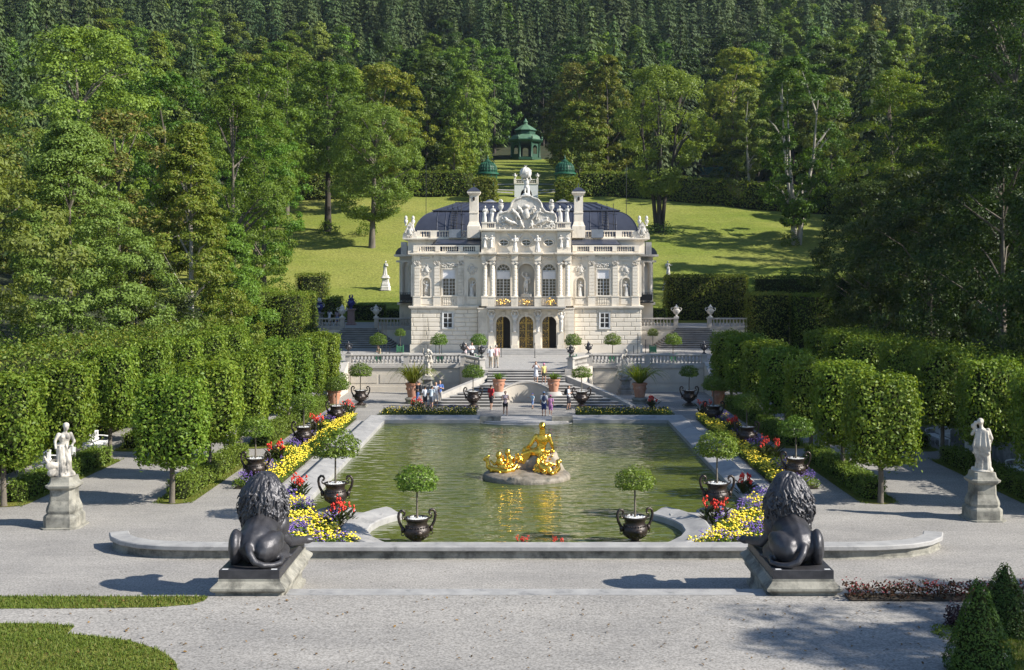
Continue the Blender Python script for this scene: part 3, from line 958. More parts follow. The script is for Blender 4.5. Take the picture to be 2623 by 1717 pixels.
# doors: black grilles with gilt scrollwork
def grille(w, z0, z1, seed, full=True):
    mb, g = MB(), MB()
    rg = random.Random(seed)
    mb.box(-w / 2, w / 2, 0.0, 0.03, 0, z1 - z0)
    for i in range(7):
        x = -w / 2 + w * i / 6; g.box(x - 0.009, x + 0.009, -0.02, 0.0, 0.02, z1 - z0 - 0.02)
    for i in range(8):
        z = 0.06 + (z1 - z0 - 0.12) * i / 7; g.box(-w / 2, w / 2, -0.022, -0.002, z - 0.009, z + 0.009)
    for i in range(34):
        x = rg.choice((-1, 1)) * w * rg.choice((0.08, 0.2, 0.33, 0.44)); z = rg.uniform(0.1, z1 - z0 - 0.1)
        g.ell((x, -0.03, z), (rg.uniform(0.02, 0.05), 0.015, rg.uniform(0.02, 0.06)), 6, 4)
    return mb, g
for k, (xc, w, si, sp) in enumerate(DOORS):
    d = put('door', None, pal) if False else None
    mb = MB(); mb.prism(arch(xc, w + 0.02, si, sp), -0.5, -0.46, 'y'); 
    if k == 1: P_('door_leaf', mb, IRON)
    mb, g = MB(), MB()
    halves = ((-1, 1) if k == 1 else (-1,))
    rg = random.Random(40 + k)
    for hs in halves:
        x0 = xc + (-w / 2 if hs < 0 else 0.02); x1 = xc + (-0.02 if hs < 0 else w / 2)
        # leaf outline: half of the arch
        N = 8; r = w / 2
        poly = [(x0, si), (x1, si)] + ([(xc - 0.02, sp + r * 0.999)] + [(xc - r * math.cos(PI / 2 - PI / 2 * i / N), sp + r * math.sin(PI / 2 - PI / 2 * i / N)) for i in range(N + 1)] if hs < 0 else
               [(xc + r * math.cos(PI / 2 * i / N), sp + r * math.sin(PI / 2 * i / N)) for i in range(N + 1)] + [(xc + 0.02, sp + r * 0.999)])
        mb.prism(poly, -0.58, -0.55, 'y')
        for i in range(5):
            x = x0 + (x1 - x0) * (i + 0.5) / 5
            top = sp + math.sqrt(max(0.0, r * r - (x - xc) ** 2)) - 0.02
            g.box(x - 0.008, x + 0.008, -0.60, -0.58, si + 0.03, top)
        for z in (si + 0.04, si + 0.75, si + 0.95, si + 1.6, sp - 0.05, sp + 0.05):
            g.box(x0, x1, -0.605, -0.581, z - 0.012, z + 0.012)
        for i in range(46):
            x = rg.uniform(x0 + 0.05, x1 - 0.05); z = rg.uniform(si + 0.1, sp + 0.4)
            if (x - xc) ** 2 + max(0, z - sp) ** 2 < (r - 0.06) ** 2:
                g.ell((x, -0.605, z), (rg.uniform(0.015, 0.04), 0.015, rg.uniform(0.02, 0.06)), 6, 4)
        g.box(x1 - 0.03 if hs < 0 else x0, x1 if hs < 0 else x0 + 0.03, -0.61, -0.575, si, sp + r * 0.98)
    do = P_('door', mb, IRON)
    if len(halves) == 1: do['label'] = 'gilt door with one leaf folded back'
    g.build('gilt_scrollwork', GILT, do)
mb = MB()
for i in range(3): mb.bbox(-4.15 + 0.1 * i, 4.15 - 0.1 * i, -3.0 + 0.36 * i, -0.9, 0.15 * i - (0.1 if not i else 0.0), 0.15 * (i + 1), 0.02)
P_('door_steps', mb, STEP)

# atlantes under the balcony
def atlas_fig(seed):
    mb = MB(); rg = random.Random(seed)
    mb.ell((0, -0.16, 1.72), (0.13, 0.14, 0.16)); mb.ell((0, -0.12, 1.35), (0.26, 0.17, 0.26)); mb.ell((0, -0.1, 1.05), (0.19, 0.14, 0.22))
    for s in (-1, 1):
        mb.caps((s * 0.23, -0.1, 1.5), 0.09, (s * 0.33, -0.16, 1.75), 0.07); mb.caps((s * 0.33, -0.16, 1.75), 0.065, (s * 0.16, -0.14, 1.95), 0.05)
    mb.caps((0, -0.08, 0.95), 0.2, (0, 0.0, 0.12), 0.1)
    for k in range(9):
        a = PI + PI * k / 8
        mb.caps((0.18 * math.cos(a), -0.1 + 0.14 * math.sin(a) * 0.6, 1.0 + rg.uniform(-0.05, 0.05)), 0.045, (0.14 * math.cos(a), 0.03 * math.sin(a), rg.uniform(0.15, 0.5)), 0.05, 6)
    mb.box(-0.3, 0.3, -0.3, 0.12, 1.95, 2.1); mb.ell((0, 0, 0.08), (0.18, 0.12, 0.12))
    return withmat(blob(mb, 'atlante', 0.035, 1, 0.4), STAT)
ATL = [atlas_fig(1), atlas_fig(2)]
for k, x in enumerate((-3.2, -1.06, 1.06, 3.2)):
    mb = MB(); mb.box(x - 0.28, x + 0.28, -1.16, -0.9, 0.46, 1.95); mb.box(x - 0.34, x + 0.34, -1.22, -0.88, 0.44, 0.75); P_('pier', mb, WHITE)
    put('atlante', ATL[k % 2], pal, (x, -1.24, 1.96))
# balcony
mb = MB()
mb.box(-3.55, 3.55, -2.15, -0.94, 4.10, 4.2); mb.box(-3.62, 3.62, -2.22, -0.93, 4.2, 4.34)
P_('balcony_slab', mb, BAL)
for x in (-3.2, -1.08, 1.08, 3.2):
    mb = MB(); mb.box(x - 0.3, x + 0.3, -2.12, -1.85, 4.342, 5.15); mb.bbox(x - 0.33, x + 0.33, -2.16, -1.8, 5.15, 5.26, 0.02)
    P_('balcony_post', mb, WHITE)
for k, xc in enumerate((-2.14, 0, 2.14)):
    mb, g = MB(), MB(); rg = random.Random(60 + k)
    mb.box(xc - 0.75, xc + 0.75, -2.04, -2.0, 5.1, 5.16); mb.box(xc - 0.75, xc + 0.75, -2.04, -2.0, 4.37, 4.42)
    for i in range(16):
        x = xc - 0.72 + 1.44 * i / 15
        z = rg.uniform(4.5, 5.0)
        mb.tube([(x, -2.02, 4.4), (x + rg.uniform(-0.06, 0.06), -2.06, z), (x, -2.02, 5.12)], 0.012, 4)
    for i in range(55):
        t = rg.uniform(0, 2 * PI); q = rg.uniform(0.1, 1)
        g.ell((xc + 0.62 * q * math.cos(t), -2.08, 4.77 + 0.33 * q * math.sin(t)), (rg.uniform(0.03, 0.08), 0.03, rg.uniform(0.025, 0.06)), 6, 4)
    pn = P_('balcony_railing', mb, IRON)
    g.build('gilt_ornament', GILT, pn)

# --- cornice above ground storey
mb = MB()
for s in (-1, 1):
    mb.box(s * 4.4, s * 10.86, -0.2, 0.1, 4.084, 4.2); mb.box(s * 4.4, s * 10.95, -0.3, 0.1, 4.2, 4.34)
    mb.box(s * 10.6, s * 10.86, 0.1, 14, 4.084, 4.2); mb.box(s * 10.6, s * 10.95, 0.1, 14, 4.2, 4.34)
mb.box(-4.5, 4.5, -1.05, -0.9, 4.082, 4.19)
P_('string_cornice', mb, WHITE)

# --- piano nobile
mb = MB()
def wall_rects(mb, x0, x1, z0, z1, y0, y1, holes):
    """rectangular holes (xa, xb, za, zb), sorted, not overlapping in x"""
    e = x0
    for xa, xb, za, zb in holes:
        mb.prism(rect(e, xa, z0, z1), y0, y1, 'y')
        mb.prism(rect(xa, xb, z0, za), y0, y1, 'y'); mb.prism(rect(xa, xb, zb, z1), y0, y1, 'y')
        e = xb
    mb.prism(rect(e, x1, z0, z1), y0, y1, 'y')
for s in (-1, 1):
    hs = [(6.62, 7.78, 5.32, 7.74)]
    nl = [(5.05, 0.74, 5.2, 6.6), (9.3, 0.74, 5.2, 6.6)]
    m1 = MB()
    # strip with niches (arched), window (rect)
    wall_with_arches(m1, 4.2, 6.62, 4.34, 8.6, 0.0, 0.35, [nl[0]])
    m1.prism(rect(6.62, 7.78, 4.34, 5.32), 0.0, 0.35, 'y'); m1.prism(rect(6.62, 7.78, 7.74, 8.6), 0.0, 0.35, 'y')
    wall_with_arches(m1, 7.78, 10.6, 4.34, 8.6, 0.0, 0.35, [nl[1]])
    m1.v = [(p[0] * s, p[1], p[2]) for p in m1.v]
    if s < 0: m1.f = [f[::-1] for f in m1.f]
    m1.box(s * 4.2, s * 10.6, 0.351, 0.5, 4.34, 8.6) if False else None
    P_('front_wall', m1, WHITE)
    mb = MB(); mb.box(s * 4.3, s * 10.5, 0.36, 0.4, 4.4, 8.5); P_('niche_back', mb, WHITE)
    # niches: frame + statue
    for (xc, w, si, sp) in nl:
        mb = MB(); r0, r1 = w / 2, w / 2 + 0.1
        N = 10
        for i in range(N):
            a, b2 = PI * i / N, PI * (i + 1) / N
            mb.prism([(s * xc + r0 * math.cos(a), sp + r0 * math.sin(a)), (s * xc + r1 * math.cos(a), sp + r1 * math.sin(a)), (s * xc + r1 * math.cos(b2), sp + r1 * math.sin(b2)), (s * xc + r0 * math.cos(b2), sp + r0 * math.sin(b2))], -0.06, -0.001, 'y')
        for q in (-1, 1): mb.box(s * xc + q * r0, s * xc + q * r1, -0.06, -0.001, si, sp)
        mb.box(s * xc - r1 - 0.06, s * xc + r1 + 0.06, -0.1, 0.3, si - 0.1, si)
        mb.box(s * xc - 0.85, s * xc - 0.80, -0.04, -0.001, 5.25, 7.1); mb.box(s * xc + 0.80, s * xc + 0.85, -0.04, -0.001, 5.25, 7.1)
        P_('niche_frame', mb, WHITE)
        put('niche_statue', FIG[(int(xc) + (1 if s > 0 else 0)) % 6], pal, (s * xc, 0.12, si + 0.02), scale=0.80)
        put('relief_cartouche', ORN_CART, pal, (s * xc, -0.01, 7.72), scale=(0.95, 1, 1.0))
        mb = MB(); mb.box(s * xc - 0.5, s * xc + 0.5, -0.05, -0.001, 4.5, 5.0); P_('pedestal_panel', mb, WHITE)
    # banded pilasters
    for xc in (6.1, 8.3, 10.15):
        mb = MB()
        for r_ in range(9):
            z0 = 5.3 + r_ * 0.315
            mb.bbox(s * xc - 0.25, s * xc + 0.25, -0.14, 0.01, z0, z0 + 0.27, 0.01)
        mb.box(s * xc - 0.23, s * xc + 0.23, -0.09, 0.0, 5.2, 8.16)
        mb.box(s * xc - 0.34, s * xc + 0.34, -0.16, 0.0, 4.345, 5.18); mb.box(s * xc - 0.38, s * xc + 0.38, -0.2, 0.0, 5.18, 5.27)
        if xc > 10: mb.box(s * 10.59, s * 10.74, 0.0, 0.5, 5.2, 8.16)
        pi_ = P_('pilaster', mb, WHITE)
        put('capital', ORN_CREST, pi_, (s * xc, -0.14, 8.33), scale=(0.42, 1.0, 0.75))
    # pedestal band and panel balusters under the window
    mb = MB(); mb.box(s * 4.25, s * 10.62, -0.05, 0.0, 5.14, 5.22); P_('sill_band', mb, WHITE)
    for k in range(7):
        put('window_baluster', baluster_mesh('window_baluster', 0.62, 0.07, WHITE, 6) if k == 0 else bpy.data.objects['window_baluster'].data, pal, (s * (6.72 + 0.16 * k), -0.06, 4.46))
    # window
    w = MB(); x0, x1, z0, z1 = s * 7.2 - 0.58, s * 7.2 + 0.58, 5.32, 7.74
    w.box(x0, x1, 0.18, 0.22, z0, z1)
    wo = P_('window', w, GLASS)
    fr = MB()
    for k in range(5): fr.box(x0 + (x1 - x0) * k / 4 - (0.035 if k in (0, 4, 2) else 0.016), x0 + (x1 - x0) * k / 4 + (0.035 if k in (0, 4, 2) else 0.016), 0.13, 0.179, z0, z1)
    for k in range(9): fr.box(x0, x1, 0.135, 0.178, z0 + 1.55 * k / 5 - 0.016, z0 + 1.55 * k / 5 + 0.016) if k < 6 else None
    fr.build('window_frame', PAINT, wo)
    bl = MB(); bl.box(x0 + 0.02, x1 - 0.02, 0.05, 0.12, 6.88, z1); bl.build('blind', BLIND, wo)
    tr = MB()
    for q in (-1, 1): tr.box(s * 7.2 + q * 0.58, s * 7.2 + q * 0.7, -0.07, 0.0, z0 - 0.1, z1 + 0.12)
    tr.box(s * 7.2 - 0.7, s * 7.2 + 0.7, -0.08, 0.0, z1 + 0.0, z1 + 0.14); tr.box(s * 7.2 - 0.75, s * 7.2 + 0.75, -0.13, 0.0, z0 - 0.12, z0)
    tr.build('window_surround', WHITE, wo)
    put('window_crest', ORN_CREST, pal, (s * 7.2, -0.03, 8.12), scale=(1.0, 1, 0.8))
    # ground floor window
    w = MB(); x0, x1, z0, z1 = s * 7.3 - 0.42, s * 7.3 + 0.42, 2.32, 3.68
    w.box(x0, x1, -0.065, -0.03, z0, z1); wo = P_('small_window', w, GLASS)
    fr = MB()
    for k in range(3): fr.box(x0 + (x1 - x0) * k / 2 - 0.04, x0 + (x1 - x0) * k / 2 + 0.04, -0.1, -0.066, z0, z1)
    for k in range(4): fr.box(x0, x1, -0.095, -0.067, z0 + (z1 - z0) * k / 3 - 0.03, z0 + (z1 - z0) * k / 3 + 0.03)
    fr.box(x0 - 0.1, x0 - 0.04, -0.14, 0.0, z0 - 0.06, z1 + 0.06); fr.box(x1 + 0.04, x1 + 0.1, -0.14, 0.0, z0 - 0.06, z1 + 0.06); fr.box(x0 - 0.1, x1 + 0.1, -0.18, 0.0, z0 - 0.14, z0 - 0.062)
    fr.build('window_frame', PAINT, wo)
    # entablature and swags
    mb = MB()
    mb.box(s * 4.2, s * 10.66, -0.1, 0.35, 8.56, 8.72); mb.box(s * 4.2, s * 10.62, -0.06, 0.35, 8.72, 9.05); mb.box(s * 4.2, s * 10.82, -0.26, 0.35, 9.05, 9.14)
    mb.box(s * 4.2, s * 10.98, -0.44, 0.6, 9.14, 9.27)
    for xc in (6.1, 8.3, 10.15): mb.box(s * xc - 0.3, s * xc + 0.3, -0.17, 0.0, 8.545, 9.05)
    P_('entablature', mb, WHITE)
    for xc in (5.05, 7.2, 9.3): put('swag', ORN_SWAG, pal, (s * xc, -0.07, 8.98))
    # side wall of the front body
    mb = MB(); mb.box(s * 10.5, s * 10.6, 0.36, 12, 4.34, 9.1); mb.box(s * 10.45, s * 10.98, 0.6, 12.5, 9.14, 9.27); P_('side_wall', mb, WHITE)
    # lower parapet balustrade
    BP = baluster_mesh('parapet_baluster', 0.36, 0.075, WHITE, 6) if s < 0 else BP
    mb = MB(); mb.box(s * 4.3, s * 10.5, -0.02, 0.26, 9.275, 9.42); P_('parapet_base', mb, WHITE)
    mb = MB(); mb.box(s * 4.3, s * 10.5, -0.05, 0.3, 9.86, 9.99); P_('parapet_rail', mb, WHITE)
    PST = (4.55, 6.1, 8.25, 10.3)
    for xc in PST:
        mb = MB(); mb.box(s * xc - 0.22, s * xc + 0.22, -0.06, 0.31, 9.42, 9.86); P_('parapet_post', mb, WHITE)
    k = 4.9
    while k < 10.1:
        if all(abs(k - q) > 0.3 for q in PST): put('parapet_baluster', BP, pal, (s * k, 0.12, 9.46), scale=(1, 1, 1.1))
        k += 0.205
    mb = MB(); mb.box(s * 10.2, s * 10.5, 0.32, 6, 9.275, 9.99); P_('side_parapet', mb, WHITE)
    # low lean-to roof behind it
    mb = MB(); mb.prism([(1.2, 9.4), (1.2, 10.1), (4.5, 10.75), (4.5, 9.4)], s * 4.3, s * 8.6, 'x')
    mb.add([(s * 8.6, 1.2, 10.1), (s * 9.5, 1.2, 9.9), (s * 8.6, 4.5, 10.75), (s * 8.6, 1.2, 9.4), (s * 9.5, 4.5, 9.9), (s * 9.5, 1.2, 9.4)], [(0, 1, 4, 2), (0, 3, 5, 1)])
    mb.box(s * 4.3, s * 8.9, 1.12, 1.3, 10.04, 10.12)
    for q in range(5): mb.box(s * (4.8 + q * 0.85) - 0.02, s * (4.8 + q * 0.85) + 0.02, 1.2, 1.25, 10.1, 10.15)
    P_('lean_to_roof', mb, ROOF)
    # terrace deck
    mb = MB(); mb.box(s * 4.2, s * 10.3, 0.3, 6.4, 9.27, 9.36); P_('roof_deck', mb, ROOFP)
    # upper attic wall, cornice and balustrade (set back)
    mb = MB(); mb.box(s * 4.0, s * 11.5, 4.5, 6.2, 9.3, 10.55); P_('attic_wall', mb, WHITE)
    mb = MB(); mb.box(s * 4.0, s * 11.75, 4.2, 6.0, 10.55, 10.66); mb.box(s * 4.0, s * 11.95, 4.05, 6.0, 10.66, 10.78); P_('attic_cornice', mb, WHITE)
    mb = MB(); mb.box(s * 4.2, s * 10.6, 4.5, 4.75, 10.79, 10.92); mb.box(s * 4.2, s * 10.6, 4.47, 4.8, 11.42, 11.53); P_('attic_rail', mb, WHITE)
    UP = (5.4, 7.2, 9.0, 10.6)
    for xc in UP:
        mb = MB(); mb.box(s * xc - 0.3, s * xc + 0.3, 4.44, 4.82, 10.79, 11.42); P_('attic_post', mb, WHITE)
    k = 4.5
    while k < 10.5:
        if all(abs(k - q) > 0.38 for q in UP): put('parapet_baluster', BP, pal, (s * k, 4.62, 10.92), scale=(1, 1, 1.38))
        k += 0.26
    mb = MB(); mb.box(s * 6.3, s * 7.45, 3.7, 4.4, 10.8, 11.6); P_('vent_housing', mb, ROOFP)
    # corner gable with reliefs and vases at the outer end
    mb = MB(); mb.prism([(10.55, 10.79), (12.0, 10.79), (11.95, 11.2), (11.7, 11.5), (11.55, 12.0), (11.3, 12.35), (11.0, 12.0), (10.85, 11.5)] if s > 0 else [(-10.55, 10.79), (-10.85, 11.5), (-11.0, 12.0), (-11.3, 12.35), (-11.55, 12.0), (-11.7, 11.5), (-11.95, 11.2), (-12.0, 10.79)], 4.4, 5.2, 'y')
    P_('corner_gable', mb, ORNAM)
    put('gable_relief', ORN_CART, pal, (s * 11.3, 4.36, 11.4), scale=(1.0, 1.2, 1.1))
    for q in (11.05, 11.75):
        mb = MB(); mb.lathe([(0.14, 0), (0.07, 0.1), (0.07, 0.16), (0.17, 0.3), (0.2, 0.5), (0.1, 0.62), (0.16, 0.7), (0.12, 0.9), (0.02, 1.0)], 10, (s * q, 5.1, 12.0)); P_('gable_vase', mb, STAT, smooth=50)
    # side projections of the building (flank risalits)
    mb = MB(); mb.box(s * 10.55, s * 13.2, 12.5, 24, 0.0, 9.1); mb.box(s * 10.55, s * 11.9, 12.0, 24.5, 0.02, 9.08)
    P_('flank_wing', mb, WHITE)
    mb = MB(); mb.box(s * 10.5, s * 13.4, 12.2, 24.3, 4.085, 4.34); mb.box(s * 10.5, s * 13.7, 11.9, 24.6, 9.1, 9.32); mb.box(s * 10.5, s * 13.5, 12.1, 24.4, 8.5, 8.7)
    P_('flank_cornice', mb, WHITE)
    for q in (11.1, 12.1, 12.9):
        mb = MB(); mb.lathe([(0.24, 4.36), (0.24, 4.9), (0.2, 5.0), (0.2, 8.0), (0.28, 8.1), (0.3, 8.5)], 10, (s * q, 12.38 if q > 12 else 11.95, 0)); P_('flank_column', mb, WHITE, smooth=40)
    mb = MB(); mb.prism([(10.5, 9.33), (13.7, 9.33), (13.66, 9.6), (13.4, 9.95), (12.9, 10.2), (10.5, 10.3)] if s > 0 else [(-10.5, 9.33), (-10.5, 10.3), (-12.9, 10.2), (-13.4, 9.95), (-13.66, 9.6), (-13.7, 9.33)], 13.0, 23.5, 'y')
    P_('flank_roof', mb, ROOF)
    mb = MB(); mb.box(s * 12.4, s * 13.0, 12.0, 12.7, 9.33, 10.6); P_('flank_dormer', mb, ORNAM)
    mb = MB(); 
    for q in range(9): mb.box(s * (10.9 + q * 0.26) - 0.02, s * (10.9 + q * 0.26) + 0.02, 11.2, 11.24, 4.4, 5.3)
    mb.box(s * 10.85, s * 13.1, 11.18, 11.26, 5.3, 5.36); mb.box(s * 10.85, s * 13.1, 11.0, 12.3, 4.3, 4.42); mb.box(s * 10.9, s * 13.0, 11.22, 11.235, 4.55, 5.2)
    P_('side_balcony', mb, IRON)
mb = MB(); mb.box(-11.3, 11.3, 24.5, 34, 0.03, 10.5); P_('rear_block', mb, WHITE)
mb = MB(); mb.box(-10.6, 10.6, 0.45, 34, 4.2, 9.0); P_('inner_core', mb, WHITE)

# --- centre projection, piano nobile
mb = MB()
wall_with_arches(mb, -4.2, 4.2, 4.345, 8.6, -0.42, 0.0, [(-2.12, 1.3, 5.2, 7.6), (0, 1.46, 5.2, 7.55), (2.12, 1.3, 5.2, 7.6)])
P_('centre_wall', mb, WHITE)
mb = MB(); mb.box(-0.8, 0.8, 0.12, 0.18, 5.1, 8.4); P_('niche_back', mb, CREAM)
for xc in (-2.12, 2.12):
    w = MB(); w.prism(arch(xc, 1.3, 5.2, 7.6), -0.16, -0.12, 'y'); wo = P_('arched_window', w, GLASS)
    fr = MB(); x0 = xc - 0.65
    for k in range(5): fr.box(x0 + 1.3 * k / 4 - (0.04 if k % 2 == 0 else 0.018), x0 + 1.3 * k / 4 + (0.04 if k % 2 == 0 else 0.018), -0.22, -0.161, 5.2, 7.62)
    for k in range(7): fr.box(x0, x0 + 1.3, -0.215, -0.162, 5.22 + 1.62 * k / 6 - 0.016, 5.22 + 1.62 * k / 6 + 0.016)
    fr.box(x0, x0 + 1.3, -0.225, -0.16, 7.56, 7.64)
    for k in range(1, 5):
        a = PI * k / 5
        fr.tube([(xc + 0.2 * math.cos(a), -0.19, 7.62 + 0.2 * math.sin(a)), (xc + 0.64 * math.cos(a), -0.19, 7.62 + 0.64 * math.sin(a))], 0.022, 4)
    fr.tube([(xc + 0.3 * math.cos(PI * k / 8), -0.19, 7.62 + 0.3 * math.sin(PI * k / 8)) for k in range(9)], 0.02, 4)
    fr.tube([(xc + 0.62 * math.cos(PI * k / 10), -0.19, 7.6 + 0.62 * math.sin(PI * k / 10)) for k in range(11)], 0.035, 4)
    fr.build('window_frame', PAINT, wo)
    bl = MB(); bl.box(xc - 0.6, xc + 0.6, -0.3, -0.23, 6.85, 7.54); bl.build('blind', BLIND, wo)
for xc, w_, sp in ((-2.12, 1.3, 7.6), (0, 1.46, 7.55), (2.12, 1.3, 7.6)):
    mb = MB(); r0, r1 = w_ / 2, w_ / 2 + 0.12; N = 12
    for i in range(N):
        a, b2 = PI * i / N, PI * (i + 1) / N
        mb.prism([(xc + r0 * math.cos(a), sp + r0 * math.sin(a)), (xc + r1 * math.cos(a), sp + r1 * math.sin(a)), (xc + r1 * math.cos(b2), sp + r1 * math.sin(b2)), (xc + r0 * math.cos(b2), sp + r0 * math.sin(b2))], -0.5, -0.421, 'y')
    P_('arch_moulding', mb, WHITE)
    put('swag', ORN_SWAG, pal, (xc, -0.56, 8.98))
mb = MB(); mb.box(-0.5, 0.5, -0.35, 0.1, 5.2, 5.45); P_('niche_base', mb, WHITE)
put('niche_statue', FIG[3], pal, (0.0, -0.18, 5.45), scale=1.12)
for x in (-3.82, -3.14, -1.06, 1.06, 3.14, 3.82):
    mb = MB()
    pr = [(0.27, 5.26), (0.27, 5.34), (0.22, 5.4)]
    for k in range(8): pr += [(0.205, 5.42 + k * 0.34), (0.235, 5.45 + k * 0.34), (0.235, 5.70 + k * 0.34), (0.205, 5.73 + k * 0.34)]
    pr += [(0.2, 8.16)]
    mb.lathe(pr, 14, (x, -0.78, 0)); c_ = P_('column', mb, WHITE, smooth=35)
    put('capital', ORN_CREST, c_, (x, -0.9, 8.34), scale=(0.42, 1.5, 0.8))
    mb = MB(); mb.box(x - 0.22, x + 0.22, -1.0, -0.5, 8.2, 8.55); mb.build('abacus', WHITE, c_)
    mb = MB(); mb.box(x - 0.3, x + 0.3, -1.08, -0.42, 4.345, 5.15); mb.box(x - 0.34, x + 0.34, -1.12, -0.42, 5.15, 5.26); mb.build('column_pedestal', WHITE, c_)
mb = MB()
mb.box(-4.2, 4.2, -0.5, 0.34, 8.62, 9.05); mb.box(-4.3, 4.3, -0.7, 0.36, 9.06, 9.16)
for x in (-3.48, -1.06, 1.06, 3.48):
    w_ = 0.64 if abs(x) > 2 else 0.3
    mb.box(x - w_, x + w_, -1.05, -0.45, 8.55, 9.055); mb.box(x - w_ - 0.12, x + w_ + 0.12, -1.22, -0.5, 9.057, 9.165); mb.box(x - w_ - 0.2, x + w_ + 0.2, -1.36, 0.38, 9.166, 9.29)
mb.box(-4.4, 4.4, -0.95, 0.4, 9.163, 9.285)
P_('centre_entablature', mb, WHITE)

# --- attic storey with oval windows
mb = MB(); mb.box(-4.17, 4.17, -0.4, 5.0, 9.29, 11.24); P_('attic_block', mb, WHITE)
for xc in (-2.08, 0, 2.08):
    mb = MB(); mb.lathe([(0.0001, 0.0), (0.40, 0.0), (0.40, 0.03), (0.0001, 0.031)], 24, sy=0.62); mb.v = [(p[0] + xc, -0.405 - p[2], p[1] + 10.22) for p in mb.v]; mb.f = [f for f in mb.f]
    wo = P_('oval_window', mb, GLASS)
    fr = MB(); fr.box(xc - 0.02, xc + 0.02, -0.46, -0.437, 9.98, 10.46); fr.box(xc - 0.39, xc + 0.39, -0.46, -0.438, 10.2, 10.24)
    fr.build('window_frame', PAINT, wo)
    fr = MB(); fr.tube([(xc + 0.47 * math.cos(2 * PI * k / 24), -0.44, 10.22 + 0.32 * math.sin(2 * PI * k / 24)) for k in range(25)], 0.075, 6); fr.build('oval_moulding', WHITE, wo, smooth=60)
for x in (-3.5, 3.5):
    mb = MB(); mb.box(x - 0.66, x + 0.66, -0.85, -0.39, 9.292, 9.75); mb.box(x - 0.62, x + 0.62, -0.7, -0.39, 9.75, 11.2)
    P_('attic_pier', mb, WHITE)
for k, x in enumerate((-3.8, -3.2, 3.2, 3.8)):
    put('attic_relief_figure', FIG[(k * 2) % 6], pal, (x, -0.78, 9.75), scale=(0.62, 0.62, 0.66))
def winged(seed):
    mb = MB()
    mb.ell((0, -0.1, 1.5), (0.1, 0.11, 0.13)); mb.ell((0, -0.05, 1.2), (0.18, 0.14, 0.22)); mb.caps((0, -0.05, 1.05), 0.15, (0.02, 0.02, 0.1), 0.2)
    mb.caps((0, -0.05, 1.35), 0.06, (0, -0.1, 1.5), 0.06)
    for s in (-1, 1):
        mb.caps((s * 0.16, -0.05, 1.33), 0.06, (s * 0.3, -0.15, 1.12), 0.05); mb.caps((s * 0.3, -0.15, 1.12), 0.05, (s * 0.12, -0.26, 1.05), 0.04)
        for k in range(6):
            mb.caps((s * 0.1, 0.08, 1.3 - 0.03 * k), 0.045, (s * (0.82 - 0.1 * k), 0.06 + 0.02 * k, 1.88 - 0.16 * k), 0.03, 6)
    for k in range(9):
        a = 2 * PI * k / 9
        mb.caps((0.12 * math.cos(a), 0.1 * math.sin(a) - 0.04, 0.95), 0.04, (0.24 * math.cos(a), 0.2 * math.sin(a), 0.08), 0.05, 6)
    return withmat(blob(mb, 'winged_figure', 0.035, 1, 0.4), STAT)
WF = winged(1)
for x in (-1.04, 1.04): put('winged_figure', WF, pal, (x, -0.72, 9.29))
mb = MB(); mb.box(-4.3, 4.3, -0.75, 5.2, 11.24, 11.34); mb.box(-4.42, 4.42, -0.95, 5.3, 11.34, 11.47); P_('attic_top_cornice', mb, WHITE)
# balustrade pieces and statues over the attic
for s in (-1, 1):
    mb = MB(); mb.box(s * 2.8, s * 4.15, -0.72, -0.3, 11.472, 11.6); mb.box(s * 2.8, s * 4.15, -0.75, -0.28, 12.0, 12.12)
    mb.box(s * 2.8, s * 2.95, -0.7, -0.3, 11.6, 12.0); mb.box(s * 3.62, s * 4.1, -0.7, -0.3, 11.6, 12.0)
    P_('roof_pedestal', mb, WHITE)
    for k in range(3): put('parapet_baluster', BP, pal, (s * (3.1 + 0.2 * k), -0.5, 11.6), scale=(1, 1, 1.05))
    for k, x in enumerate((3.12, 3.82)): put('roof_statue', FIG[(k + (0 if s < 0 else 4)) % 6], pal, (s * x, -0.52, 12.12), scale=0.86)
# great curved gable with relief
prof = [(2.95, 11.475), (2.9, 11.9), (2.7, 12.05), (2.78, 12.4), (2.6, 12.9), (2.1, 13.0), (1.75, 13.1), (1.45, 13.5), (1.35, 13.9), (1.05, 14.25), (0.6, 14.35), (0.45, 14.5), (0.0, 14.55)]
poly = prof + [(-p[0], p[1]) for p in prof[-2::-1]]
mb = MB(); mb.prism(poly, -0.62, -0.2, 'y'); P_('pediment', mb, ORNAM)
mb = MB()
for s in (-1, 1):
    pp = [(s * p[0], p[1]) for p in prof[2:]]
    for a, b2 in zip(pp[:-1], pp[1:]): mb.tube([(a[0], -0.66, a[1]), (b2[0], -0.66, b2[1])], 0.1, 6)
P_('pediment_moulding', mb, ORNAM, smooth=60)
mb = MB(); rg = random.Random(77)
mb.ell((0, -0.75, 12.85), (0.36, 0.2, 0.5)); mb.ell((0, -0.72, 13.55), (0.3, 0.16, 0.2))
